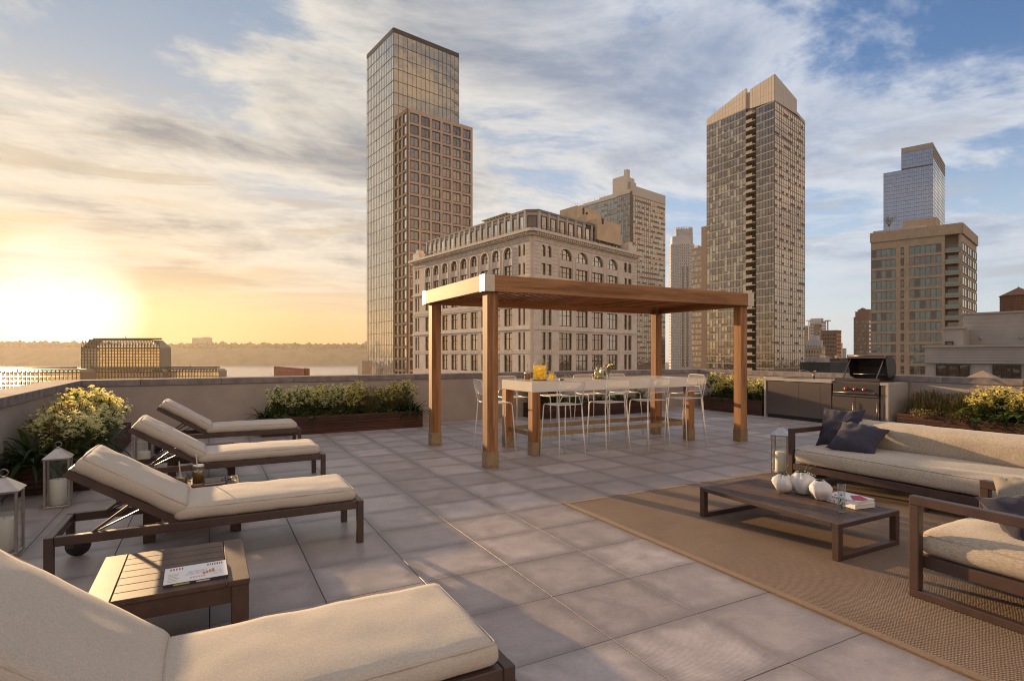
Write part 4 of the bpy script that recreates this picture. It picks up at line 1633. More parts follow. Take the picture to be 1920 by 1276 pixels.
def kitchen():
    t = thing('outdoor_kitchen', 'steel fronted outdoor kitchen counter with pale stone top and sides', 'kitchen counter', (KX, KY0, 0))
    XB_ = XR - .04
    s = .055
    box_obj('side_panel', COUNTER, t, KX, KY1 - s, .0, XB_, KY1, KZ - s - .001, .003, True)
    box_obj('side_panel', COUNTER, t, KX, KY0, .0, XB_, KY0 + s, KZ - s - .001, .003, True)
    g0, g1 = GY0 - .01, GY1 + .01
    box_obj('countertop', COUNTER, t, KX, g1, KZ - s, XB_, KY1, KZ, .003, True)
    box_obj('countertop', COUNTER, t, KX, KY0, KZ - s, XB_, g0, KZ, .003, True)
    box_obj('countertop', COUNTER, t, XB_ - .12, g0 + .001, KZ - s, XB_, g1 - .001, KZ, .003, True)
    box_obj('cabinet_body', STEELD, t, KX + .04, KY0 + s + .001, .08, XB_ - .01, KY1 - s - .001, KZ - .25, 0, True)
    box_obj('plinth', BLACK, t, KX + .06, KY0 + s + .001, .0, KX + .08, KY1 - s - .001, .079, 0, True)
    ys = [KY1 - s - .004]
    for u in (1497, 1537):
        ys.append(on_x(u, KX))
    ys.append(g1 + .01)
    for a, c in zip(ys[:-1], ys[1:]):
        d = box_obj('door', STEEL, t, KX + .012, c + .003, .085, KX + .034, a - .003, KZ - s - .012, .003, True)
    for (a, c) in ((g1 - .01, (g0 + g1) / 2 + .003), ((g0 + g1) / 2 - .003, g0 + .03)):
        d = box_obj('door', STEEL, t, KX + .012, c, .085, KX + .034, a, .60, .003, True)
        e = c + .02 if a > (g0 + g1) / 2 + .1 else c + .015
        MB().tube([(KX + .012, e, .50), (KX - .02, e, .50), (KX - .02, e, .14), (KX + .012, e, .14)], .009, 8).obj('handle', STEEL, d, True)
    box_obj('filler_panel', STEEL, t, KX + .012, KY0 + s + .004, .085, KX + .034, g0 - .004, KZ - s - .012, .003, True)
    sk = MB()
    sk.box(KX + .14, 8.45, KZ + .001, KX + .52, 8.95, KZ + .008, 0, .003)
    sk.obj('sink_rim', STEELD, t, True)
    fy = on_x(1526, KX + .45)
    f = MB()
    f.cyl((KX + .45, fy, KZ), .022, .16, 14)
    f.tube([(KX + .45, fy, KZ + .13), (KX + .36, fy + .07, KZ + .165), (KX + .25, fy + .15, KZ + .20), (KX + .23, fy + .165, KZ + .19)], .010, 8)
    f.lathe([(0, 0), (.026, 0), (.028, .006), (.026, .05), (0, .05)], 12, (KX + .22, fy + .17, KZ + .155))
    fo = f.obj('faucet', STEEL, t, True)
    MB().bar((KX + .45, fy, KZ + .165), (KX + .40, fy - .09, KZ + .18), .014, .010, 0).obj('lever', STEEL, fo, True)


kitchen()


def grill():
    g0, g1 = GY0, GY1 - .02
    t = thing('gas_grill', 'built in gas grill with raised lid and three red knobs', 'grill', (KX, g0, .60))
    xb = KX + .58
    MB().box(KX + .002, g0 + .02, .655, KX + .05, g1, .875, 0, .006).obj('control_panel', STEELD, t, True)
    box_obj('fire_box', STEEL, t, KX + .055, g0 + .03, .66, xb, g1 - .004, .925, .004, True)
    box_obj('drip_tray', STEEL, t, KX - .006, g0 + .02, .615, KX + .05, g1, .648, .004, True)
    for k, f in enumerate((.30, .50, .70)):
        y = g1 - (g1 - g0 - .02) * f
        M = Matrix.Translation((KX + .001, y, .765)) @ Matrix.Rotation(R(-90), 4, 'Y')
        kb = MB().lathe([(.036, 0), (.036, .006), (.027, .008), (.025, .036), (0, .038)], 18, (0, 0, 0), 0, True, M).obj('knob', COPPER, t, True)
        MB().lathe([(0, .0385), (.010, .0385), (.008, .044), (0, .044)], 10, (0, 0, 0), 0, True, M).obj('knob_cap', LIDM, kb, True)
    MB().tube([(KX + .002, g1 - .04, .69), (KX - .045, g1 - .04, .69), (KX - .045, g0 + .08, .69), (KX + .002, g0 + .08, .69)], .010, 8).obj('towel_bar', STEEL, t, True)
    gr = MB()
    for k in range(26):
        y = g0 + .06 + (g1 - g0 - .09) * k / 25
        gr.box(KX + .10, y - .006, .927, xb - .03, y + .006, .940)
    gr.obj('cooking_grate', IRON, t, True)
    bx = MB()
    bx.box(KX + .04, g0 + .03, .926, KX + .075, g1 - .01, .985, 0, .004)
    bx.obj('front_ledge', STEELD, t, True)
    # raised lid: curved shell open to the front, side cheeks, handle
    hx, hz = xb - .03, .955
    prof = []
    for k in range(9):
        a = R(2 + 11.0 * k)
        prof.append((hx + .10 - .30 * math.sin(a) * 1.25 + .02, hz + .40 - .40 * math.cos(a)))
    prof = [(hx + .06, hz), (hx + .165, hz + .12), (hx + .175, hz + .27), (hx + .11, hz + .42), (hx - .02, hz + .49), (hx - .16, hz + .497), (hx - .20, hz + .455)]
    ya, yb_ = g0 + .08, g1 - .10
    sh = MB()
    n = len(prof)
    vs = [(x, ya, z) for x, z in prof] + [(x, yb_, z) for x, z in prof]
    sh.add(vs, [(i, i + 1, n + i + 1, n + i) for i in range(n - 1)], 0)
    inn = [(x - .012, z - .010) for x, z in prof]
    vs = [(x, ya, z) for x, z in inn] + [(x, yb_, z) for x, z in inn]
    sh.add(vs, [(n + i, n + i + 1, i + 1, i) for i in range(n - 1)], 1)
    lid = sh.obj('lid', [STEELD, IRON], t, True)
    for y in (ya, yb_ - .012):
        ck = MB()
        poly = [(x, z) for x, z in prof] + [(hx - .12, hz + .06)]
        m = len(poly)
        vs = [(x, y, z) for x, z in poly] + [(x, y + .012, z) for x, z in poly]
        ck.add(vs, [tuple(range(m)), tuple(range(m, 2 * m))[::-1]] + [(i, m + i, m + (i + 1) % m, (i + 1) % m) for i in range(m)])
        ck.obj('lid_cheek', BLACK, lid, True)
    box_obj('lid_rim', STEEL, lid, hx - .225, ya, hz + .432, hx - .155, yb_, hz + .504, .006, True)
    MB().tube([(hx - .20, ya + .06, hz + .470), (hx - .26, ya + .06, hz + .485), (hx - .26, yb_ - .06, hz + .485), (hx - .20, yb_ - .06, hz + .470)], .013, 10).obj('lid_handle', STEEL, lid, True)
    for y in (ya + .02, yb_ - .09):
        MB().bar((KX + .09, y + .03, .955), (hx - .17, y + .03, hz + .43), .012, .02, 0).obj('lid_arm', STEEL, lid, True)
    MB().tube([(xb - .06, ya + .07, 1.06), (xb - .06, yb_ - .07, 1.06)], .007, 8).obj('warming_rack', STEEL, t, True)
    MB().tube([(xb - .14, ya + .07, 1.06), (xb - .14, yb_ - .07, 1.06)], .007, 8).obj('warming_rack', STEEL, t, True)


grill()


# ------------------------------------------------------------------ planters and what grows in them
def planter(label, x0, y0, x1, y1, h, nb=6):
    t = thing('planter', label, 'planter', (x0, y0, 0), 0, 'dark timber planter boxes round the terrace')
    th = .028
    st = h / nb
    for k in range(nb):
        z0, z1 = k * st + .003, (k + 1) * st - .002
        box_obj('board', PWX, t, x0, y0, z0, x1, y0 + th, z1, .002, True)
        box_obj('board', PWX, t, x0, y1 - th, z0, x1, y1, z1, .002, True)
        box_obj('board', PWY, t, x0, y0 + th + .001, z0, x0 + th, y1 - th - .001, z1, .002, True)
        box_obj('board', PWY, t, x1 - th, y0 + th + .001, z0, x1, y1 - th - .001, z1, .002, True)
    box_obj('soil', SOIL, t, x0 + th + .001, y0 + th + .001, .02, x1 - th - .001, y1 - th - .001, h - .05, 0, True)
    return t


def arc_leaf(b, p, a, L, w, rise, droop, n=5, fold=.25):
    """strap leaf that rises then bends over"""
    d = Vector((math.cos(a), math.sin(a), 0))
    s = Vector((-math.sin(a), math.cos(a), 0))
    vs, fs = [], []
    for k in range(n + 1):
        t = k / n
        c = p + d * (L * t * (1 - .25 * rise)) + Vector((0, 0, L * (rise * t - droop * t * t)))
        ww = w * (math.sin(math.pi * min(1, .12 + .88 * t)) ** .7) * (1 if k < n else .05)
        vs += [c - s * ww + Vector((0, 0, ww * fold)), c, c + s * ww + Vector((0, 0, ww * fold))]
    for k in range(n):
        i = 3 * k
        fs += [(i, i + 1, i + 4, i + 3), (i + 1, i + 2, i + 5, i + 4)]
    b.add(vs, fs, 0, True)


def broad_leaf(b, p, d, L, w):
    d = Vector(d).normalized()
    s = d.cross(Vector((0, 0, 1))).normalized()
    nrm = s.cross(d)
    vs, fs = [], []
    for k, (t, ww) in enumerate(((0, .12), (.2, .75), (.45, 1), (.75, .65), (1, .03))):
        c = p + d * L * t - Vector((0, 0, L * .35 * t * t))
        vs += [c - s * w * ww + nrm * w * ww * .25, c, c + s * w * ww + nrm * w * ww * .25]
    for k in range(4):
        i = 3 * k
        fs += [(i, i + 1, i + 4, i + 3), (i + 1, i + 2, i + 5, i + 4)]
    b.add(vs, fs, 0, True)


def shrub_meshes(seed, H=.62, nst=30, spread=.30):
    rr = random.Random(seed)
    st, lf, fl = MB(), MB(), MB()
    for k in range(nst):
        a = rr.random() * 6.283
        rad = spread * math.sqrt(rr.random())
        hh = H * rr.uniform(.62, 1.0) * (1 - .30 * (rad / spread) ** 2)
        base = Vector((math.cos(a) * rad * .25, math.sin(a) * rad * .25, 0))
        top = Vector((math.cos(a) * rad, math.sin(a) * rad, hh))
        mid = base.lerp(top, .55) + Vector((-math.cos(a) * rad * .12, -math.sin(a) * rad * .12, .05))
        st.tube([base, mid, top], [.0042, .0032, .0018], 4, caps=False)
        for q in range(20):
            t = rr.uniform(.25, 1.0)
            c = base.lerp(mid, t / .55) if t < .55 else mid.lerp(top, (t - .55) / .45)
            d = Vector((rr.gauss(0, 1), rr.gauss(0, 1), rr.gauss(.25, .6))).normalized()
            L, w = rr.uniform(.035, .075), rr.uniform(.009, .016)
            s = d.orthogonal().normalized()
            n_ = s.cross(d)
            lf.add([c, c + d * L * .5 + s * w + n_ * .006, c + d * L, c + d * L * .5 - s * w + n_ * .006], [(0, 1, 2), (0, 2, 3)], 0)
        nf = rr.randint(8, 14)
        for q in range(nf):
            o = Vector((rr.gauss(0, .032), rr.gauss(0, .032), rr.gauss(-0.01, .034)))
            fl_rad = rr.uniform(.016, .030)
            flower_r(fl, rr, top + o, Vector((o.x * 12 + rr.gauss(0, .4), o.y * 12 + rr.gauss(0, .4), .9)), fl_rad)
    return st, lf, fl


def flower_r(b, rr, c, nrm, r, n=5):
    z = Vector(nrm).normalized()
    x = z.orthogonal().normalized()
    y = z.cross(x)
    a0 = rr.random() * 6.28
    for k in range(n):
        a = a0 + 2 * math.pi * k / n
        d = x * math.cos(a) + y * math.sin(a)
        s = x * -math.sin(a) + y * math.cos(a)
        tip = c + d * r + z * r * rr.uniform(-.1, .45)
        m = c + d * r * .55 + z * r * .2
        w = r * .27
        b.add([c, m + s * w, tip, m - s * w], [(0, 1, 2, 3)], 0)


PROTO = {}


def proto(kind, meshes):
    PROTO.setdefault(kind, []).append(meshes)


for sd in (1, 2, 3, 4):
    st, lf, fl = shrub_meshes(sd)
    proto('flowering_shrub', (('stems', st.mesh('stems', STEM)), ('leaves', lf.mesh('leaves', LEAF_M)), ('flowers', fl.mesh('flowers', PETAL if sd % 2 else PETAL_W))))
for sd in (5, 6):
    rr = random.Random(sd)
    b = MB()
    for k in range(46):
        arc_leaf(b, Vector((rr.gauss(0, .025), rr.gauss(0, .025), 0)), rr.random() * 6.283, rr.uniform(.28, .50), rr.uniform(.012, .022), rr.uniform(.5, 1.25), rr.uniform(.5, 1.05))
    proto('strap_leaf_plant', (('leaves', b.mesh('leaves', LEAF_D)),))
for sd in (7, 8):
    rr = random.Random(sd)
    b, s2 = MB(), MB()
    for k in range(17):
        a = rr.random() * 6.283
        p = Vector((math.cos(a), math.sin(a), 0)) * rr.uniform(.05, .15) + Vector((0, 0, rr.uniform(.04, .17)))
        s2.tube([(0, 0, 0), p], .003, 4, caps=False)
        broad_leaf(b, p, (math.cos(a), math.sin(a), rr.uniform(-.2, .7)), rr.uniform(.09, .16), rr.uniform(.032, .055))
    proto('broad_leaf_plant', (('stems', s2.mesh('stems', STEM)), ('leaves', b.mesh('leaves', LEAF_L))))
for sd in (9, 10):
    rr = random.Random(sd)
    b, s2 = MB(), MB()
    for k in range(150):
        arc_leaf(b, Vector((rr.gauss(0, .05), rr.gauss(0, .05), 0)), rr.random() * 6.283, rr.uniform(.24, .46), rr.uniform(.0022, .0045), rr.uniform(1.0, 1.5), rr.uniform(.05, .6), 4)
    for k in range(34):
        a = rr.random() * 6.283
        p = Vector((rr.gauss(0, .05), rr.gauss(0, .05), 0))
        q = p + Vector((math.cos(a) * .10, math.sin(a) * .10, rr.uniform(.36, .52)))
        s2.tube([p, p.lerp(q, .6) + Vector((0, 0, .03)), q], [.0016, .0014, .004], 4, caps=False)
        for m in range(5):
            c = q - Vector((0, 0, .018 * m))
            d = Vector((rr.gauss(0, 1), rr.gauss(0, 1), .8)).normalized() * .022
            e = d.orthogonal().normalized() * .005
            s2.add([c, c + d * .5 + e, c + d, c + d * .5 - e], [(0, 1, 2, 3)])
    proto('ornamental_grass', (('blades', b.mesh('blades', GRASS)), ('seed_heads', s2.mesh('seed_heads', SEED))))
for sd in (12,):
    rr = random.Random(sd)
    b = MB()
    for k in range(260):
        c = Vector((rr.gauss(0, .10), rr.gauss(0, .05), abs(rr.gauss(.05, .05))))
        d = Vector((rr.gauss(0, 1), rr.gauss(0, 1), rr.gauss(.5, .6))).normalized() * rr.uniform(.02, .04)
        e = d.orthogonal().normalized() * .008
        b.add([c, c + d * .5 + e, c + d, c + d * .5 - e], [(0, 1, 2, 3)])
    proto('creeping_plant', (('leaves', b.mesh('leaves', SEED)),))

NICE = {'flowering_shrub': 'cream flowering shrub', 'strap_leaf_plant': 'dark strap leaved plant', 'broad_leaf_plant': 'low broad leaved plant',
        'ornamental_grass': 'feathery ornamental grass tuft', 'creeping_plant': 'reddish creeping plant'}
CATS = {'flowering_shrub': 'shrub', 'ornamental_grass': 'grass'}


ORD = ('first', 'second', 'third', 'fourth', 'fifth', 'sixth', 'seventh', 'eighth', 'ninth', 'tenth', 'eleventh', 'twelfth', 'thirteenth',
       'fourteenth', 'fifteenth', 'sixteenth', 'seventeenth', 'eighteenth', 'nineteenth', 'twentieth', 'twenty first', 'twenty second', 'twenty third', 'twenty fourth', 'twenty fifth')


def plant(kind, x, y, z, s):
    t = thing(kind, None, CATS.get(kind, 'plant'), (x, y, z), rnd.random() * 6.28)
    ms = PROTO[kind][rnd.randrange(len(PROTO[kind]))]
    for nm, me in ms:
        link(nm, me, t, 'stuff')
    t.scale = (s, s, s * rnd.uniform(.94, 1.08))
    return t


def fill(x0, y0, x1, y1, z, along, plan, where):
    """plan: (kind, n, scale, lateral offset 0..1) spread along the box"""
    made = {}
    for kind, n, s, lat, lo, hi in plan:
        for k in range(n):
            f = lo + (hi - lo) * (k + .5 + rnd.uniform(-.22, .22)) / n
            l = lat + rnd.uniform(-.10, .10)
            x, y = (x0 + (x1 - x0) * f, y0 + (y1 - y0) * l) if along == 'x' else (x0 + (x1 - x0) * l, y0 + (y1 - y0) * f)
            made.setdefault(kind, []).append(plant(kind, x, y, z, s * rnd.uniform(.88, 1.12)))
    for kind, ts in made.items():
        ts.sort(key=lambda o: (o.location.x * RGT.x + o.location.y * RGT.y) / max(.3, o.location.x * FWD.x + o.location.y * FWD.y))
        for k, o in enumerate(ts):
            o['label'] = (NICE[kind] if len(ts) == 1 else '%s %s from the left' % (NICE[kind], ORD[k])) + ' in ' + where
            o['group'] = NICE[kind] + 's in ' + where


PH = .335
planter('long timber planter against the back wall behind the rear lounger', .82, 11.42, 3.78, 12.10, PH)
fill(.86, 11.42, 3.74, 12.10, PH - .05, 'x', (('flowering_shrub', 8, 1.04, .62, .06, .95), ('flowering_shrub', 5, .78, .36, .02, .62), ('strap_leaf_plant', 3, .95, .30, .0, .12),
     ('strap_leaf_plant', 4, 1.0, .30, .86, 1.0), ('strap_leaf_plant', 4, .8, .25, .2, .8), ('ornamental_grass', 3, 1.15, .45, .62, .98), ('broad_leaf_plant', 7, .75, .08, .05, .97)),
     'the planter behind the rear lounger')
planter('timber planter against the back wall seen through the bar table legs', 6.45, 11.42, 9.95, 12.10, PH)
fill(6.5, 11.42, 9.9, 12.10, PH - .05, 'x', (('flowering_shrub', 4, 1.02, .6, .0, .3), ('flowering_shrub', 4, .55, .5, .3, 1), ('strap_leaf_plant', 6, .75, .4, .1, 1.0), ('broad_leaf_plant', 4, .7, .1, .1, .9)),
     'the planter behind the bar table')
planter('timber planter along the left wall behind the lanterns', -1.80, 7.95, -1.13, 11.9, PH)
fill(-1.8, 7.95, -1.13, 11.9, PH - .05, 'y', (('flowering_shrub', 8, 1.10, .50, .03, .62), ('flowering_shrub', 4, 1.0, .75, .02, .5), ('ornamental_grass', 3, 1.15, .6, .02, .25), ('strap_leaf_plant', 5, 1.25, .75, .0, .6), ('strap_leaf_plant', 2, 1.3, .3, .0, .05),
     ('broad_leaf_plant', 3, 1.0, .6, .0, .2)), 'the planter along the left wall')
planter('timber planter along the right wall left of the kitchen counter', 11.42, 9.40, 12.08, 11.35, .36)
fill(11.42, 9.4, 12.08, 11.35, .31, 'y', (('flowering_shrub', 7, .98, .5, .0, 1.0), ('flowering_shrub', 3, .72, .22, .0, .9), ('strap_leaf_plant', 5, .7, .2, .0, 1.0)), 'the planter left of the kitchen counter')
planter('timber planter along the right wall behind the sofa', 11.42, .6, 12.08, 6.28, .36)
fill(11.42, .6, 12.08, 6.28, .31, 'y', (('ornamental_grass', 14, .92, .55, .76, .985), ('ornamental_grass', 7, .74, .3, .78, .99), ('creeping_plant', 9, 1.0, .16, .74, .99), ('flowering_shrub', 7, 1.05, .5, .40, .78), ('flowering_shrub', 5, .85, .22, .42, .79),
     ('broad_leaf_plant', 6, 1.35, .10, .45, .80), ('strap_leaf_plant', 3, 1.25, .16, .6, .82), ('flowering_shrub', 4, .95, .5, .0, .40)), 'the planter behind the sofa')

# ------------------------------------------------------------------ the city
GZ = -36.0
PANE_D = pane_mat('pane_dark', (0.030, 0.020, 0.016), (0.80, 0.66, 0.52, 0.10), 0.05, 0.05, 0.4)
PANE_M = pane_mat('pane_mid', (0.085, 0.070, 0.055), (0.80, 0.66, 0.52, 0.15), 0.06, 0.06, 0.4)
PANE_L = pane_mat('pane_curtain', (0.25, 0.20, 0.15), (0.85, 0.78, 0.68, 0.15), 0.10, 0.05, 0.4)
PANE_G = pane_mat('pane_green', (0.080, 0.092, 0.070), (0.70, 0.70, 0.60, 0.16), 0.05, 0.06, 0.4)
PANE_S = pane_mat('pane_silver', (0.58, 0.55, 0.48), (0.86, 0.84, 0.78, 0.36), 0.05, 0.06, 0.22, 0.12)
PANE_B = pane_mat('pane_blue', (0.075, 0.085, 0.115), (0.74, 0.76, 0.86, 0.34), 0.05, 0.06, 0.3)
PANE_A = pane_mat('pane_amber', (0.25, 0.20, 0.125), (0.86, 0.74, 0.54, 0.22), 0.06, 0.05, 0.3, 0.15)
LIME = mat('limestone', (0.70, 0.575, 0.455), 0.85, 0, 0.25, var=0.12, vscale=0.55, vdetail=8, bump=0.3, bscale=3, bdist=0.05)
LIME2 = mat('limestone_trim', (0.72, 0.60, 0.48), 0.8, 0, 0.25, var=0.14, vscale=1.2, vdetail=8)
TANW = mat('tan_concrete', (0.54, 0.385, 0.275), 0.8, 0, 0.25, var=0.08, vscale=0.3)
DKMET = mat('dark_mullion', (0.045, 0.030, 0.024), 0.5)
BRNZ = mat('bronze_spandrel', (0.055, 0.026, 0.020), 0.5)
SLABC = mat('slab_concrete', (0.36, 0.30, 0.235), 0.8, var=0.12, vscale=0.4)
SLABG = mat('slab_grey', (0.25, 0.21, 0.175), 0.8, var=0.12, vscale=0.4)
CROWN = mat('crown_panel', (0.52, 0.44, 0.35), 0.55, 0.1, var=0.06, vscale=0.2)
BRICKT = mat('tan_brick', (0.44, 0.315, 0.205), 0.85, var=0.12, vscale=0.8)
BRICKR = mat('red_brick', (0.23, 0.125, 0.085), 0.85, var=0.15, vscale=0.8)
BRICKB = mat('brown_brick', (0.175, 0.115, 0.085), 0.85, var=0.15, vscale=0.8)
WHITEB = mat('pale_precast', (0.50, 0.46, 0.44), 0.8, var=0.08, vscale=0.3)
ATTIC = mat('attic_stone', (0.52, 0.45, 0.385), 0.8, var=0.10, vscale=0.7)
OCHRE = mat('ochre_stucco', (0.64, 0.45, 0.265), 0.85, var=0.12, vscale=0.5)
GREYW = mat('grey_block', (0.36, 0.32, 0.28), 0.85, var=0.10, vscale=0.7)
ROOFD = mat('roof_dark', (0.05, 0.045, 0.042), 0.9, var=0.3, vscale=0.4)
REDP = mat('red_panel', (0.40, 0.115, 0.06), 0.6, var=0.12, vscale=0.3)
CEDAR = mat('cedar_staves', (0.21, 0.095, 0.045), 0.75, var=0.3, vscale=3, vstretch=(4, 4, .2))
GREENT = leaf_mat('roof_tree_leaf', (0.03, 0.045, 0.015), (0.07, 0.09, 0.03), 0.3)
LAMPLIT = None


def body_poly(c, dl, sl_, dr, sr):
    pl, pr = c + dl * sl_, c + dr * sr
    return [pl, c, pr, pl + pr - c]


def outn(d, c):
    n = Vector((-d.y, d.x))
    return n if n.dot(c) < 0 else -n


class Face:
    """a vertical facade: origin p0 (2d), unit dir d, outward normal n"""
    def __init__(s, p0, d, length):
        s.p0, s.d, s.L = p0, d, length
        s.n = outn(d, p0 + d * length / 2)

    def p(s, a, z, o=0.0):
        q = s.p0 + s.d * a + s.n * o
        return Vector((q.x, q.y, z))

    def box(s, b, a0, a1, z0, z1, o0, o1, mi=0):
        vs = [s.p(a, z, o) for a in (a0, a1) for o in (o0, o1) for z in (z0, z1)]
        fs = [(0, 1, 3, 2), (4, 6, 7, 5), (0, 4, 5, 1), (2, 3, 7, 6), (0, 2, 6, 4), (1, 5, 7, 3)]
        if Vector((s.d.x, s.d.y, 0)).cross(Vector((s.n.x, s.n.y, 0))).z < 0:
            fs = [f[::-1] for f in fs]
        b.add(vs, fs, mi)

    def quad(s, b, a0, a1, z0, z1, o, mi=0, tilt=0.0):
        t = [rnd.uniform(-tilt, tilt) for _ in range(2)]
        w, h = (a1 - a0) / 2, (z1 - z0) / 2
        vs = [s.p(a, z, o + t[0] * sa * w + t[1] * sz * h) for a, z, sa, sz in ((a0, z0, -1, -1), (a1, z0, 1, -1), (a1, z1, 1, 1), (a0, z1, -1, 1))]
        x = (vs[1] - vs[0]).cross(vs[3] - vs[0])
        b.add(vs, [(0, 1, 2, 3)] if x.dot(Vector((s.n.x, s.n.y, 0))) > 0 else [(3, 2, 1, 0)], mi)

    def rot(s):
        y = -s.n
        return math.atan2(y.y, y.x) - math.pi / 2


WM = {}


def window_mesh(w, h, nc, nr, pane, fr=DKMET, arch=False, fw=.10, mw=.05, trans=None):
    """framed window, x across, z up from sill, outside is -y"""
    key = (round(w, 2), round(h, 2), nc, nr, pane.name, fr.name, arch)
    if key in WM:
        return WM[key]
    b = MB()
    hw = w / 2
    if arch:
        sp = h - hw * .92
        pts = [(-hw, 0), (hw, 0), (hw, sp)] + [(hw * math.cos(R(a)), sp + hw * .92 * math.sin(R(a))) for a in range(18, 180, 18)] + [(-hw, sp)]
        b.add([(x, 0, z) for x, z in pts], [tuple(range(len(pts)))], 0)
        for (x0, z0), (x1, z1) in zip(pts, pts[1:] + pts[:1]):
            b.bar((x0, -.04, z0), (x1, -.04, z1), fw, .10, 1, (0, 1, 0))
    else:
        b.add([(-hw, 0, 0), (hw, 0, 0), (hw, 0, h), (-hw, 0, h)], [(0, 1, 2, 3)], 0)
        for (x0, z0, x1, z1) in ((-hw, 0, hw, fw), (-hw, h - fw, hw, h), (-hw, fw, -hw + fw, h - fw), (hw - fw, fw, hw, h - fw)):
            b.box(x0, -.09, z0, x1, .01, z1, 1)
    for k in range(1, nc):
        x = -hw + w * k / nc
        top = h - fw if not arch else (h - hw * .92) + hw * .92 * math.sqrt(max(0, 1 - (x / hw) ** 2))
        b.box(x - mw / 2, -.07, fw, x + mw / 2, -.002, top, 1)
    zs = [h * k / nr for k in range(1, nr)] + (trans or [])
    for z in zs:
        b.box(-hw + fw, -.062, z - mw / 2, hw - fw, -.003, z + mw / 2, 1)
    WM[key] = b.mesh('window', [pane, fr])
    return WM[key]


def put_window(t, f, a, z, o, me, name='window'):
    q = f.p(a, z, o)
    return link(name, me, t, None, (q.x - t.location.x, q.y - t.location.y, q.z - t.location.z), (0, 0, f.rot()))


def building(name, label, c):
    return thing(name, label, 'building', (c.x, c.y, GZ))


def grid_wall(b, f, bays, rows, zlo, zhi, o0, o1, a0=0.0, a1=None):
    """proud piers and spandrels round the window openings"""
    a1 = f.L if a1 is None else a1
    e = a0
    for (s0, s1) in bays:
        f.box(b, e, s0, zlo, zhi, o0, o1)
        z = zlo
        for (z0, z1) in rows:
            f.box(b, s0, s1, z, z0, o0, o1 - .003)
            z = z1
        f.box(b, s0, s1, z, zhi, o0, o1 - .003)
        e = s1
    f.box(b, e, a1, zlo, zhi, o0, o1)


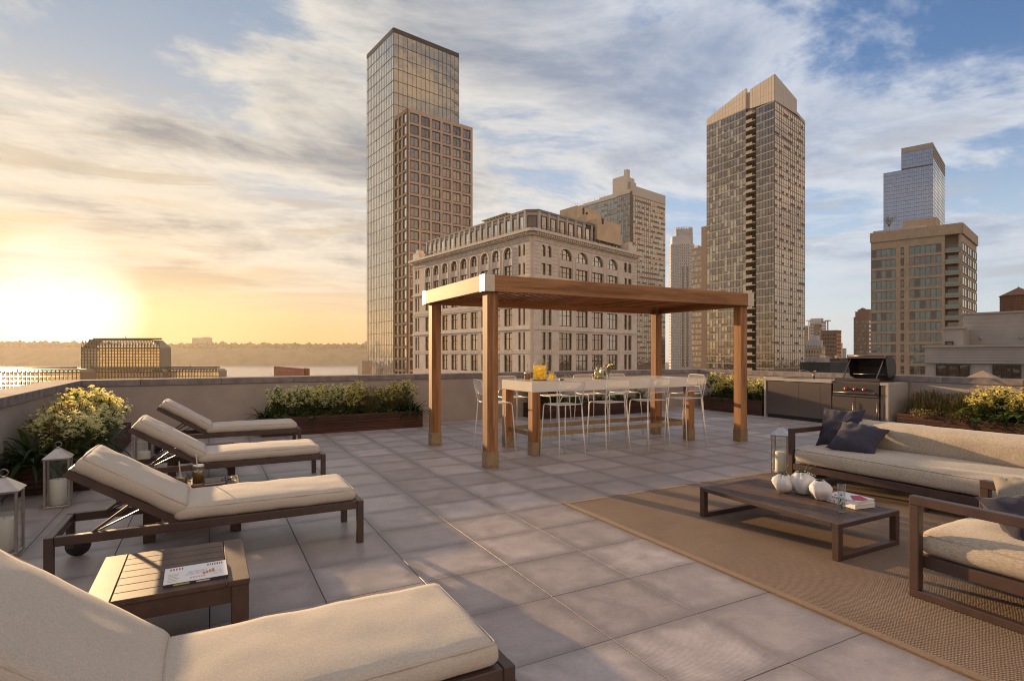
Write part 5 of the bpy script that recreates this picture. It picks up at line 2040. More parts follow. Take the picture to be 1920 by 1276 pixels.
# --- the limestone arcade building
def historic():
    c = W(997.5, 100)
    dl, dr = vdir(151), vdir(1948)
    SL, SR = 44.8, 33.7
    t = building('historic_building', 'pale limestone building with arched windows and a cornice behind the pergola', c)
    ztop = 21.7
    MB().prism(body_poly(c, dl, SL, dr, SR), GZ, ztop).obj('wall', LIME, t, True)
    fl, fr = Face(c, dl, SL), Face(c, dr, SR)
    rows = [(-6.4, -3.3), (-2.0, 1.15), (2.05, 5.15), (6.35, 9.45), (10.9, 14.0)]
    top = [(15.15, 17.15), (18.4, 20.4)]
    pro = .42
    pn = lambda: rnd.choice((PANE_M, PANE_D, PANE_L, PANE_D, PANE_M))
    for f, wide, nar, nc in ((fl, [(5.24 + 3.84 * k, 7.84 + 3.84 * k) for k in range(9)], [(1.5, 2.08), (2.74, 3.45), (41.55, 42.3), (42.75, 43.6)], 2),
                             (fr, [(6.94, 10.75), (12.0, 15.78), (17.1, 20.95), (22.3, 26.15)], [(2.0, 3.2), (3.62, 4.82), (28.6, 29.85), (30.28, 31.55)], 3)):
        b = MB()
        allb = sorted(wide + nar)
        grid_wall(b, f, allb, rows + [top[0], (top[1][0], top[1][1])], -12, ztop, .003, pro)
        # arch heads: stone left between the arch and the square opening
        for (s0, s1) in allb:
            w = s1 - s0
            rise = w / 2 * (.80 if (s0, s1) in wide else 1.0)
            zc, cx = top[1][1] - rise, (s0 + s1) / 2
            arc = [(cx + w / 2 * math.cos(R(a)), zc + rise * math.sin(R(a))) for a in range(0, 181, 15)]
            for (xa, za), (xb, zb) in zip(arc[:-1], arc[1:]):
                vs = [f.p(xa, za, pro - .01), f.p(xb, zb, pro - .01), f.p(xb, top[1][1] + .01, pro - .01), f.p(xa, top[1][1] + .01, pro - .01)]
                b.add(vs + [f.p(xa, za, .05), f.p(xb, zb, .05)], [(0, 1, 2, 3), (0, 4, 5, 1)])
        b.obj('facade_stone', LIME, t, True)
        for k, (s0, s1) in enumerate(wide):
            w = s1 - s0
            for (z0, z1) in rows:
                put_window(t, f, (s0 + s1) / 2, z0 + .02, .10, window_mesh(w - .04, z1 - z0 - .04, nc, 1, pn(), mw=.09, trans=[1.95]))
            # tall arched bay: lower light, bronze panel, arched head
            put_window(t, f, (s0 + s1) / 2, top[0][0] + .02, .10, window_mesh(w - .04, 1.96, nc, 2, pn(), mw=.08))
            pb = MB()
            f.box(pb, s0 + .02, s1 - .02, top[0][1] - .02, top[1][0] + .02, .02, .30)
            pb.obj('bronze_panel', BRNZ, t, True)
            put_window(t, f, (s0 + s1) / 2, top[1][0] + .02, .10, window_mesh(w - .04, 1.98, nc, 1, pn(), arch=False, mw=.08, trans=[1.0]))
            ar = MB()                                # moulded arch ring
            rise, zc, cx = w / 2 * .80, top[1][1] - w / 2 * .80, (s0 + s1) / 2
            P = [f.p(cx + (w / 2 + .12) * math.cos(R(a)), zc + (rise + .12) * math.sin(R(a)), pro + .02) for a in range(0, 181, 15)]
            P = [f.p(cx + w / 2 + .12, 15.2, pro + .02)] + P + [f.p(cx - w / 2 - .12, 15.2, pro + .02)]
            ar.tube(P, .13, 5)
            ar.obj('arch_ring', LIME2, t, True)
        for (s0, s1) in nar:
            for (z0, z1) in rows + top:
                put_window(t, f, (s0 + s1) / 2, z0 + .02, .10, window_mesh(s1 - s0 - .04, z1 - z0 - .04, 1, 2, rnd.choice((PANE_D, PANE_D, PANE_M)), fw=.07))
        # string courses, frieze, dentils and cornice
        tr = MB()
        for (z0, z1, o) in ((14.35, 14.75, .72), (5.55, 5.95, .60), (9.75, 9.95, .55), (1.45, 1.65, .52), (20.85, 21.05, .55)):
            f.box(tr, -.0 if f is fl else -.0, f.L, z0, z1, pro + .002, o)
        tr.obj('string_course', LIME2, t, True)
        co = MB()
        f.box(co, -.9, f.L + .6, 22.25, 22.75, .002, 1.35)
        f.box(co, -.5, f.L + .3, 21.705, 22.245, .002, .75)
        co.obj('cornice', LIME2, t, True)
        n = int(f.L / .62)
        me = None
        dn = MB()
        for k in range(n):
            a = .2 + k * .62
            f.box(dn, a, a + .30, 21.86, 22.24, .755, 1.15)
        dn.obj('dentils', LIME2, t, True, 'stuff')
        or_ = MB()
        for z0, z1 in ((21.1, 21.6), (9.98, 10.5), (1.66, 1.98)):
            k = 0.5
            while k < f.L - .5:
                f.box(or_, k, k + .22, z0, z0 + (z1 - z0) * .8, pro + .003, pro + .09)
                k += .42
        or_.obj('carved_frieze', LIME2, t, True, 'stuff')
        # ashlar joints
        js = MB()
        for zz in [15.3 + .66 * q for q in range(8)]:
            for (a0, a1) in ((0.1, nar[0][0] - .3), (nar[1][1] + .3, wide[0][0] - .3), (nar[-1][1] + .2, f.L - .1)):
                if a1 > a0:
                    f.box(js, a0, a1, zz, zz + .05, pro + .001, pro + .014)
        js.obj('ashlar_joints', SLABG, t, True, 'stuff')
    # set-back attic with tall windows
    zt = 26.6
    pts = [c + dl * 40.5 + dr * 1.3, c + dl * 3.2 + dr * 1.3, c + dl * 1.3 + dr * 3.0, c + dl * 1.3 + dr * 29.5, c + dl * 20 + dr * 29.5, c + dl * 40.5 + dr * 20]
    MB().prism(pts, ztop - .1, zt).obj('attic', ATTIC, t, True)
    rb = MB()
    rb.prism([p + (p - (c + dl * 16 + dr * 14)).normalized() * .35 for p in pts], zt + .002, zt + .35)
    rb.obj('attic_roof', SLABG, t, True)
    f1 = Face(pts[1], dl, (pts[0] - pts[1]).length)
    n = 18
    for k in range(n):
        a = f1.L * (k + .5) / n
        put_window(t, f1, a, 23.05, .10, window_mesh(1.30, 2.9, 1, 1, rnd.choice((PANE_A, PANE_L, PANE_S)), fw=.12), 'attic_window')
    dch = (pts[2] - pts[1]).normalized()
    fc = Face(pts[1], dch, (pts[2] - pts[1]).length)
    put_window(t, fc, fc.L / 2, 23.05, .10, window_mesh(1.7, 2.9, 1, 1, PANE_D, fw=.12), 'attic_window')
    f2 = Face(pts[2], dr, (pts[3] - pts[2]).length)
    for k in range(10):
        a = f2.L * (k + .5) / 10
        put_window(t, f2, a, 23.05, .10, window_mesh(1.6, 2.9, 1, 1, rnd.choice((PANE_D, PANE_D, PANE_M)), fw=.14), 'attic_window')
    for f, k in ((f1, 18), (f2, 10)):
        pl = MB()
        for q in range(k + 1):
            a = f.L * q / k
            f.box(pl, a - .22, a + .22, ztop + .1, zt - .002, .003, .28)
        pl.obj('attic_piers', ATTIC, t, True)
        rl = MB()
        for zz in (23.0, 23.5, 23.9):
            f.box(rl, 0, f.L, zz, zz + .05, .9, .95)
        for q in range(k * 3):
            a = f.L * q / (k * 3)
            f.box(rl, a, a + .04, 22.76, 23.9, .9, .94)
        rl.obj('railing', DKMET, t, True)
    # roof terrace with pergola frame on the left wing, ochre penthouse at the right
    rt = MB()
    f = Face(c + dl * 19 + dr * 4.5, dl, 14)
    f.box(rt, 0, 14, zt + .3, zt + .6, -5, 0)
    for q in range(15):
        f.box(rt, q * 1.0 - .03, q * 1.0 + .03, zt + .6, zt + 1.6, -.1, -.04)
    f.box(rt, 0, 14, zt + 1.6, zt + 1.67, -.12, -.02)
    rt.obj('roof_terrace', DKMET, t, True)
    pg = MB()
    f = Face(c + dl * 13.5 + dr * 5, dl, 8)
    for q in range(5):
        for oo in (-.2, -4):
            f.box(pg, q * 1.9, q * 1.9 + .12, zt + .3, zt + 2.1, oo - .1, oo)
    for q in range(9):
        f.box(pg, -.5, 8.4, zt + 2.13, zt + 2.3, -4.6 + q * .6, -4.25 + q * .6)
    pg.obj('roof_pergola', DKMET, t, True)
    pt = building('rooftop_penthouse', 'ochre stucco penthouse blocks on the roof of the limestone building', W(1092, 118))
    c2 = W(1092, 118)
    # tall block
    b = MB().prism(body_poly(W(1082, 120), dl, 5.5, dr, 8.6), 24, ZZ(385, 120))
    b.prism(body_poly(W(1098, 117), dl, 5.0, dr, 9.0), 24, ZZ(403, 117))
    b.prism(body_poly(W(1120, 115.5), dl, 6.0, dr, 8.5), 24, ZZ(412, 117))
    b.obj('wall', OCHRE, pt, True)
    b = MB()
    b.prism(body_poly(W(1100, 114), dl, 3.2, dr, 9.5), 25.9, 27.1)
    b.obj('balcony', DKMET, pt, True)
    b = MB()
    for (u, v0, v1) in ((1094, 390, 402), (1100, 398, 402), (1130, 410, 420)):
        p = W(u, 115)
        b.box(p.x - .15, p.y - .15, ZZ(v1, 115), p.x + .15, p.y + .15, ZZ(v0, 115))
    b.obj('roof_pipes', DKMET, pt, True)
    # carved parapet end pieces
    for f, a in ((fl, SL - 2.6), (fr, SR - 3.0)):
        b = MB()
        f.box(b, a, a + 3.0, 22.755, 24.4, -1.5, .2)
        f.box(b, a + .9, a + 2.1, 24.405, 25.2, -1.2, -.1)
        f.box(b, a + .2, a + .7, 24.405, 24.9, -1.2, -.1)
        b.obj('parapet_block', LIME2, t, True)


historic()


# --- the tall glass tower and the tan grid tower
def curtain(t, f, z0, z1, nx, fh, panes, band, bh=.35, tilt=.004, mull=True, sill=.0, sillmat=None, ac=0.0, name='glazing', split=True, mm=None, weights=None, lower=True, mw=.05):
    """floors of glass between slab bands; each pane hangs at its own slight angle"""
    gl, bd, ml, acb = MB(), MB(), MB(), MB()
    nf = max(1, int((z1 - z0) / fh))
    zs = z1
    for k in range(nf):
        zb = zs - fh
        f.box(bd, 0, f.L, zs - bh, zs, .004, .16)
        for q in range(nx):
            a0, a1 = f.L * q / nx + .03, f.L * (q + 1) / nx - .03
            mi = rnd.choices(range(len(panes)), weights)[0] if weights else rnd.randrange(len(panes))
            zz = zb + (fh - bh) * (.34 if lower else 0) + .01
            f.quad(gl, a0, a1, zz + .03, zs - bh - .02, .05, mi, tilt)
            if lower:
                f.quad(gl, a0, a1, zb + .03, zz - .03, .05, mi if rnd.random() < .6 else rnd.randrange(len(panes)), tilt)
                if ac and rnd.random() < ac:
                    f.box(acb, a0 + (a1 - a0) * .15, a1 - (a1 - a0) * .15, zb + .15, zz - .12, .06, .12)
        zs -= fh
    if mull:
        for q in range(nx + 1):
            a = f.L * q / nx
            f.box(ml, a - mw, a + mw, z1 - nf * fh, z1, .03, .13)
        if lower:
            for k in range(nf):
                zz = z1 - (k + 1) * fh + (fh - bh) * .34
                f.box(ml, 0, f.L, zz - .03, zz + .03, .03, .11)
        ml.obj('mullions', mm or DKMET, t, True, 'stuff')
    gl.obj(name, panes, t, True, 'stuff')
    bd.obj('slab_bands', band, t, True, 'stuff')
    if acb.v:
        acb.obj('air_conditioners', DKMET, t, True, 'stuff')


def glass_tower():
    d0 = 172
    c = W(738, d0)
    dl, dr = vdir(147), vdir(2260)
    sl_, sr = hit(c, dl, 688.5), hit(c, dr, 860)
    t = building('glass_tower', 'tall silver glass tower with a dark roof edge rising behind the tan tower', c)
    zt = ZZ(60, d0)
    MB().prism(body_poly(c, dl, sl_, dr, sr), GZ, zt).obj('wall', DKMET, t, True)
    fl, fr = Face(c, dl, sl_), Face(c, dr, sr)
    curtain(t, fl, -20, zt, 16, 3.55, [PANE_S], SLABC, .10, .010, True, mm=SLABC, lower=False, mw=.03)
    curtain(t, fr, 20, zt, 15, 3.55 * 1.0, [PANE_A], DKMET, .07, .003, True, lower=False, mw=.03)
    b = MB()
    for f in (fl, fr):
        f.box(b, 0, f.L, zt + .003, zt + 1.25, -.6, .2)
    n = 16
    b.obj('roof_edge', DKMET, t, True)
    # floor slabs of the corner balconies behind the last bay's glass
    z = zt - 3.55
    while z > 40:
        b = MB()
        vs = [fr.p(fr.L * .90, z - .5, .20), fr.p(fr.L + .05, z - 1.3, .20), fr.p(fr.L + .05, z + .12, .20), fr.p(fr.L * .90, z + .02, .20)]
        b.add(vs + [v - Vector((fr.n.x, fr.n.y, 0)) * .15 for v in vs], [(0, 1, 2, 3), (3, 2, 6, 7), (0, 4, 5, 1), (1, 5, 6, 2)])
        fix_normals(b.obj('balcony_slab', SLABC, t, True))
        z -= 3.55
    # small low annex at its foot, seen over the parapet
    p = W(679, 150)
    a = building('annex_block', 'small pale concrete block at the foot of the silver glass tower', p)
    b = MB().prism(body_poly(W(679, 150), vdir(147), 3, vdir(2260), hit(W(679, 150), vdir(2260), 697)), GZ, ZZ(676, 150))
    b.obj('wall', SLABC, a, True)


glass_tower()


def grid_tower():
    d0 = 160
    c = W(765.4, d0)
    dl, dr = vdir(147), vdir(2232)
    sl_, sr = hit(c, dl, 742), hit(c, dr, 884.7)
    t = building('grid_tower', 'tan tower with a grid of square dark framed windows', c)
    zt = ZZ(203, d0)
    MB().prism(body_poly(c, dl, sl_, dr, sr), GZ, zt - .3).obj('wall', TANW, t, True)
    fl, fr = Face(c, dl, sl_), Face(c, dr, sr)
    ph = 3.24
    nf = 26
    cw = sr / 6.12
    bays = [(cw * .10 + cw * k, cw * .10 + cw * k + cw * .80) for k in range(6)]
    rows = []
    for k in range(nf):
        z1 = zt - 1.1 - k * ph
        rows.append((z1 - 2.62, z1))
    rows = rows[::-1]
    b = MB()
    grid_wall(b, fr, bays, rows, rows[0][0] - 2, zt, .004, .42)
    b.obj('facade_grid', TANW, t, True)
    for (z0, z1) in rows:
        if z1 < -6:
            continue
        for (s0, s1) in bays:
            put_window(t, fr, (s0 + s1) / 2, z0 + .02, .14, window_mesh(s1 - s0 - .04, z1 - z0 - .04, 2, 1, rnd.choice((PANE_M, PANE_M, PANE_M, PANE_D)), fw=.20, mw=.10))
    # deep recessed side with a bright return pane
    lb = [(.25, sl_ * .30), (sl_ * .42, sl_ * .62), (sl_ * .72, sl_ * .95)]
    b = MB()
    grid_wall(b, fl, lb, rows, rows[0][0] - 2, zt, .004, .42)
    b.obj('facade_grid', BRICKB, t, True)
    for (z0, z1) in rows:
        if z1 < -6:
            continue
        for k, (s0, s1) in enumerate(lb):
            put_window(t, fl, (s0 + s1) / 2, z0 + .02, .14, window_mesh(s1 - s0 - .04, z1 - z0 - .04, 1, 1, PANE_S if k == 0 else PANE_D, fw=.16))
    # stepped narrow bay on the far right
    c2 = c + dr * sr + dr * .02
    s2 = hit(c2, dr, 892)
    pl = [c2 + outn(dr, c2) * -2.0, c2 + dr * s2 + outn(dr, c2) * -2.0, c2 + dr * s2 + outn(dr, c2) * -14, c2 + outn(dr, c2) * -14]
    zt2 = ZZ(250, dep(c2))
    MB().prism(pl, GZ, zt2).obj('side_wing', TANW, t, True)
    f2 = Face(pl[0], dr, s2)
    for (z0, z1) in rows:
        if z1 < zt2 - .5 and z1 > -6:
            put_window(t, f2, s2 / 2, z0 + .02, .06, window_mesh(s2 * .62, z1 - z0 - .04, 1, 1, rnd.choice((PANE_S, PANE_D)), fw=.14))


grid_tower()


def brown_tower():
    d0 = 330
    c = W(1187, d0)
    dl, dr = vdir(90), vdir(2150)
    sl_, sr = hit(c, dl, 1066), hit(c, dr, 1247)
    t = building('apartment_tower', 'brown glass apartment tower behind the limestone building', c)
    zt = ZZ(357, d0)
    MB().prism(body_poly(c, dl, sl_, dr, sr), GZ, zt - .3).obj('wall', BRICKB, t, True)
    a0 = hit(c, dl, 1181)
    a1 = hit(c, dl, 1157.5)
    f0 = Face(c + dl * a0, dl, a1 - a0)
    f1 = Face(c + dl * a1, dl, sl_ - a1)
    fr = Face(c, dr, sr)
    curtain(t, f0, -8, zt - 1, 6, 3.1, [PANE_D, PANE_M, PANE_G], SLABG, .38, .004, True, ac=.4, mm=SLABG)
    curtain(t, f1, -8, zt - 1.5, 16, 3.1, [PANE_D, PANE_M, PANE_G, PANE_G], SLABG, .38, .004, True, ac=.35, mm=SLABG)
    curtain(t, fr, -8, zt - 2.5, 15, 3.1, [PANE_D, PANE_D, PANE_G, PANE_D], SLABG, .28, .004, True, ac=.6, mm=BRICKB)
    b = MB()
    fr.box(b, 0, sr, zt - 2.5, zt + 2.8, -.5, .3)
    f0.box(b, 0, f0.L, zt - 1, zt + 1.4, -.5, .3)
    k = f1.L / 3
    for q in range(3):
        f1.box(b, q * k, (q + 1) * k, zt - 1.5, zt + 1.0 - q * .9, -.5, .3)
    b.obj('parapet', CROWN, t, True)
    b = MB()
    b.prism(body_poly(W(1170, 340), dl, 9, dr, 10), zt, ZZ(329, 340))
    b.prism(body_poly(W(1176, 336), dl, 2.5, dr, 2.5), zt, ZZ(321, 340))
    b.prism(body_poly(W(1183, 336), dl, 3.5, dr, 5), zt, ZZ(340, 336))
    b.obj('bulkhead', CROWN, t, True)
    b = MB()
    for q in range(16):
        f1.box(b, f1.L * (.2 + .8 * q / 16), f1.L * (.2 + .8 * q / 16) + .12, zt, zt + 3.0 - 1.2 * q / 16, -.2, -.1)
    b.obj('roof_railing', CROWN, t, True)


brown_tower()


def white_tower():
    d0 = 600
    c = W(1279, d0)
    t = building('round_tower', 'pale striped tower with stepped crown far behind the pergola', c)
    w = 45.5 * d0 / F
    ctr = W(1278, d0 + w / 2)
    dl, dr = vdir(90), vdir(2150)

    def octo(r):
        return [ctr + Vector((math.cos(YAW + R(22.5 + 45 * k)), math.sin(YAW + R(22.5 + 45 * k)))) * r for k in range(8)]
    z1, z2, z3 = ZZ(455, d0), ZZ(441, d0), ZZ(427, d0)
    b = MB().prism(octo(w * .53), GZ, z1)
    b.prism(octo(w * .47), z1, z2)
    b.prism([p + RGT * 2.4 for p in octo(w * .36)], z2, z3)
    b.obj('wall', WHITEB, t, True)
    g1, g2 = MB(), MB()
    for k in range(8):
        P = octo(w * .53)
        p, q = P[k], P[(k + 1) % 8]
        if (p + q).dot(FWD) / 2 > ctr.dot(FWD) + 2:
            continue
        f = Face(p, (q - p).normalized(), (q - p).length)
        z = z1 - 1.2
        while z > -12:
            for m in range(5):
                a = f.L * (m + .5) / 5
                f.quad(g1, a - f.L * .055, a + f.L * .055, z - 1.25, z - .2, .06, 0, .004)
            f.box(g2, 0, f.L, z - 2.3, z - 2.0, .01, .35)
            z -= 3.3
        # two dark vertical slots lower down
        if abs((p + q).dot(RGT) / 2 - ctr.dot(RGT)) < w * .25:
            for aa in (.25, .72):
                f.box(g1, f.L * aa, f.L * aa + 1.6, -12, ZZ(500, d0), .07, .4)
    g1.obj('window_slots', [PANE_D], t, True, 'stuff')
    g2.obj('floor_ribs', SLABC, t, True, 'stuff')
    b = MB()
    P = [p + RGT * 2.4 for p in octo(w * .36)]
    for k in range(8):
        f = Face(P[k], (P[(k + 1) % 8] - P[k]).normalized(), (P[(k + 1) % 8] - P[k]).length)
        for m in range(4):
            f.box(b, f.L * m / 4, f.L * m / 4 + .8, z2 + 1, z3 + 2, .02, .5)
        f.box(b, 0, f.L, z3 - 4.5, z3 - 3.7, .02, .6)
    b.obj('crown_fins', WHITEB, t, True)


white_tower()


def slab_block():
    d0 = 420
    dl, dr = vdir(341), vdir(2090)
    c = W(1318, d0)
    t = building('office_slab', 'brown office slab with ribbon windows beside the big stone crowned tower', c)
    s = hit(c, dl, 1297)
    f = Face(c, dl, s)
    MB().prism(body_poly(c, dl, s, dr, 14), GZ, ZZ(462, d0)).obj('wall', BRICKB, t, True)
    MB().prism(body_poly(W(1326, 415), dl, hit(W(1326, 415), dl, 1315), dr, 10), GZ, ZZ(423, 415)).obj('stair_tower', BRICKB, t, True)
    gl, ml = MB(), MB()
    z = ZZ(468, d0)
    while z > -10:
        for k in range(8):
            a = f.L * (k + .08) / 8
            f.quad(gl, a, a + f.L * .105, z - 2.5, z, .05, rnd.randrange(2), .01)
        f.box(ml, 0, f.L, z - 1.3, z - 1.2, .04, .12)
        z -= 4.1
    gl.obj('ribbon_windows', [PANE_M, PANE_L], t, True, 'stuff')
    ml.obj('mullions', BRICKB, t, True, 'stuff')
    p = W(1306, 425)
    MB().prism(body_poly(W(1309, 430), dl, 4, dr, 5), ZZ(462, d0), ZZ(455, d0)).obj('bulkhead', WHITEB, t, True)


slab_block()


def big_tower():
    d0 = 220
    c = W(1452.3, d0)
    dl, dr = vdir(341), vdir(2090)
    sL, sA, sB = hit(c, dl, 1325.5), hit(c, dl, 1398.7), hit(c, dl, 1418)
    sR, sR1 = hit(c, dr, 1508.7), hit(c, dr, 1493)
    nl, nr = outn(dl, c), outn(dr, c)
    t = building('crowned_tower', 'big brown glass tower with a slanted pale stone crown and a strip of balconies', c)
    zt = ZZ(189, d0)
    inn = -nl * 3.2
    pr = c + dr * sR
    poly = [c + dl * sL, c + dl * sA, c + dl * sA + inn, c + dl * sB + inn, c + dl * sB, c, pr, c + dl * sL + dr * sR]
    MB().prism(poly, GZ, zt - .2).obj('wall', BRICKB, t, True)
    fh = 3.06
    f1 = Face(c + dl * sA, dl, sL - sA)
    f2 = Face(c, dl, sB)
    f3 = Face(c, dr, sR)
    zl = ZZ(204, dep(c + dl * sA))
    curtain(t, f1, -12, zl, 13, fh, [PANE_A, PANE_L, PANE_M, PANE_D, PANE_M], SLABC, .34, .004, True, ac=.30, mm=DKMET, weights=(3, 1, 4, 4, 3))
    curtain(t, f2, -12, zt, 6, fh, [PANE_D, PANE_D, PANE_D, PANE_M], SLABC, .34, .004, True, ac=.15, mm=DKMET)
    curtain(t, f3, -12, zt, 14, fh, [PANE_M, PANE_D, PANE_D, PANE_D, PANE_D], SLABC, .34, .004, True, ac=.28, mm=DKMET)
    # crown: slanted stone screen, taller towards the front corner
    b = MB()

    def crown(f, a0, a1, zb0, zb1, zt0, zt1, n):
        vs = [f.p(a0, zb0, .25), f.p(a1, zb1, .25), f.p(a1, zt1, .25), f.p(a0, zt0, .25), f.p(a0, zb0, -.9), f.p(a1, zb1, -.9), f.p(a1, zt1, -.9), f.p(a0, zt0, -.9)]
        b.add(vs, [(0, 1, 2, 3), (7, 6, 5, 4), (3, 2, 6, 7), (0, 4, 5, 1), (0, 3, 7, 4), (1, 5, 6, 2)])
        for k in range(1, n):
            q = k / n
            a = a0 + (a1 - a0) * q
            f.box(jb, a - .03, a + .03, zb0 + (zb1 - zb0) * q + .1, zt0 + (zt1 - zt0) * q - .1, .252, .27)
        for q in (.33, .66):
            za, zz = zb0 + (zt0 - zb0) * q, zb1 + (zt1 - zb1) * q
            vs = [f.p(a0, za, .262), f.p(a1, zz, .262), f.p(a1, zz + .06, .262), f.p(a0, za + .06, .262)]
            jb.add(vs, [(0, 1, 2, 3)])
    jb = MB()
    zc = lambda s, d, v: ZZ(v, dep(c + d * s))
    crown(f1, 0, f1.L, zl + .05, zc(sL, dl, 236), zc(sA, dl, 166), zc(sL, dl, 224), 14)
    s7 = hit(c, dl, 1407)
    f2c = Face(c, dl, s7)
    crown(f2c, 0, s7, zt + .05, zc(s7, dl, 204), ZZ(139.5, d0), zc(s7, dl, 168), 9)
    fk = Face(c + dl * s7 - nl * 1.1, dl, sA - s7)
    crown(fk, 0, fk.L, zl + .05, zl + .05, zc(s7, dl, 169.5), zc(s7, dl, 169.5), 3)
    crown(f3, 0, sR1, zt + .05, zc(sR1, dr, 215), ZZ(139.5, d0), zc(sR1, dr, 187), 8)
    crown(f3, sR1, sR, zc(sR1, dr, 215), zc(sR, dr, 234), zc(sR1, dr, 215) + 1.2, zc(sR, dr, 228), 3)
    fx_normal = b.obj('crown', CROWN, t, True)
    fix_normals(fx_normal)
    jb.obj('crown_joints', SLABG, t, True, 'stuff')
    MB().prism([c + dl * (sL - 1) - nl * 1.5, c + dl * 1 - nl * 1.5, c + dr * (sR - 1) - nr * 1.5 - dl * 0, c + dl * sL + dr * (sR - 1)], zt - .1, zt + 3).obj('roof_block', CROWN, t, True)
    # one balcony per floor in the recess
    k = 0
    z = zl - fh
    fa = Face(c + dl * (sB + .3), dl, sA - sB - .4)
    while z > -8:
        b = MB()
        fa.box(b, 0, fa.L, z, z + .30, -3.0, .35)
        fa.box(b, fa.L * .32, fa.L, z + .305, z + 1.25, .15, .30)
        b.obj('balcony', SLABC, t, True)
        z -= fh
    pn = MB()
    z = zl - fh
    while z > -8:
        fa.quad(pn, .1, fa.L * .30, z + .4, z + 2.8, -2.6, 0, .01)
        fa.quad(pn, fa.L * .4, fa.L * .9, z + .4, z + 2.8, -3.0, 1, .01)
        z -= fh
    pn.obj('balcony_doors', [PANE_L, PANE_D], t, True, 'stuff')


big_tower()


def condo():
    d0 = 150
    c = W(1802.8, d0)
    dl, dr = vdir(-267), vdir(2066)
    sL, sR = hit(c, dl, 1633.4), hit(c, dr, 1831)
    t = building('condo_block', 'tan brick apartment block with green glass window bands and corner balconies', c)
    zt = ZZ(428, d0)
    h = lambda u: hit(c, dl, u)
    nl = outn(dl, c)
    rec = h(1771.5)
    inn = -nl * 2.6
    poly = [c + dl * sL, c + dl * rec, c + dl * rec + inn, c + inn + dr * .0, c + dr * 3.0, c + dr * sR, c + dl * sL + dr * sR]
    poly = [c + dl * sL, c + dl * rec, c + dl * rec + inn, c + dl * .6 + inn, c + dl * .6 + dr * .0, c, c + dr * sR, c + dl * sL + dr * sR]
    MB().prism(poly, GZ, zt).obj('wall', BRICKT, t, True)
    f = Face(c, dl, sL)
    fr = Face(c, dr, sR)
    fh = 2.93
    wtop = ZZ(451, d0) - .2
    groups = [(h(1680), h(1634.5), 5), (h(1695.5), h(1689), 1), (h(1765.5), h(1705.5), 6)]
    rows = []
    z = wtop
    for k in range(17):
        rows.append((z - 2.25, z))
        z -= fh
    rows = rows[::-1]
    bays = sorted([(a, b_) for a, b_, n in groups])
    b = MB()
    grid_wall(b, f, bays, rows, rows[0][0] - 1, zt + .6, .004, .30, rec, sL)
    b.obj('facade_brick', BRICKT, t, True)
    for ri, (z0, z1) in enumerate(rows):
        if z1 < -5:
            continue
        for (a, b_, n) in groups:
            if n == 1:
                put_window(t, f, (a + b_) / 2, z0 + .45, .10, window_mesh(b_ - a - .04, 1.55, 1, 1, rnd.choice((PANE_D, PANE_M))))
            else:
                w = (b_ - a) / n
                for q in range(n):
                    put_window(t, f, a + w * (q + .5), z0 + .02, .10, window_mesh(w - .03, 2.2, 1, 1, rnd.choice((PANE_G, PANE_G, PANE_G, PANE_M, PANE_D)), SLABG, fw=.07, trans=[.62]))
        # balcony in the corner recess
        bb = MB()
        f.box(bb, .1, rec - .05, z0 - .35, z0 - .05, -2.55, .25)
        bal = bb.obj('balcony', BRICKT, t, True)
        rb = MB()
        f.box(rb, .15, rec - .1, z0 + .0, z0 + .85, .12, .16)
        rb.obj('glass_rail', PANE_G, bal, True)
        bd = MB()
        f.quad(bd, .8, rec - .4, z0 + .0, z0 + 2.1, -2.5, 0, .01)
        bd.obj('balcony_door', PANE_M if ri % 2 else PANE_D, t, True)
        w = sR / 3
        for q in range(3):
            put_window(t, fr, w * (q + .5), z0 + .02, .06, window_mesh(w * .88, 2.25, 2, 1, rnd.choice((PANE_D, PANE_M, PANE_A)), SLABG, fw=.10))
        rs = MB()
        fr.box(rs, sR * .82, sR + 1.6, z0 - .3, z0 - .08, -2.5, -.3)
        rs.obj('side_balcony', SLABC, t, True)
    b = MB()
    f.box(b, -.2, sL + .2, zt - 1.3, zt + 1.4, .305, .6)
    f.box(b, -.2, rec, zt - 1.3, zt + 1.4, -2.5, .30)
    fr.box(b, .0, sR, zt - 1.3, zt + 1.4, .004, .4)
    b.obj('parapet', BRICKT, t, True)
    b = MB()
    cc = W(1735, 158)
    b.prism(body_poly(cc, dl, hit(cc, dl, 1637), dr, 9), zt, ZZ(419, 156))
    b.obj('roof_screen', WHITEB, t, True)
    b = MB()
    cc = W(1755, 163)
    b.prism(body_poly(cc, dl, hit(cc, dl, 1692), dr, 6), zt, ZZ(407, 163))
    b.obj('bulkhead', BRICKT, t, True)
    # roof tree
    p = W(1667, 160)
    z0 = ZZ(419, 156)
    tr = thing('roof_tree', 'small tree growing on the roof of the tan apartment block', 'tree', (p.x, p.y, z0))
    s = MB()
    lf = MB()
    for k in range(7):
        a = k * .9
        s.tube([(0, 0, 0), (math.cos(a) * .4, math.sin(a) * .4, .8), (math.cos(a) * 1.1, math.sin(a) * 1.1, 2.1)], [.09, .06, .02], 5)
    for k in range(420):
        q = Vector((rnd.gauss(0, .75), rnd.gauss(0, .75), rnd.gauss(1.9, .55)))
        d = Vector((rnd.gauss(0, 1), rnd.gauss(0, 1), rnd.gauss(0, 1))).normalized() * .22
        e = d.orthogonal().normalized() * .10
        lf.add([q, q + d * .5 + e, q + d, q + d * .5 - e], [(0, 1, 2, 3)])
    s.obj('trunk', BRICKB, tr)
    lf.obj('crown', GREENT, tr, kind='stuff')


condo()


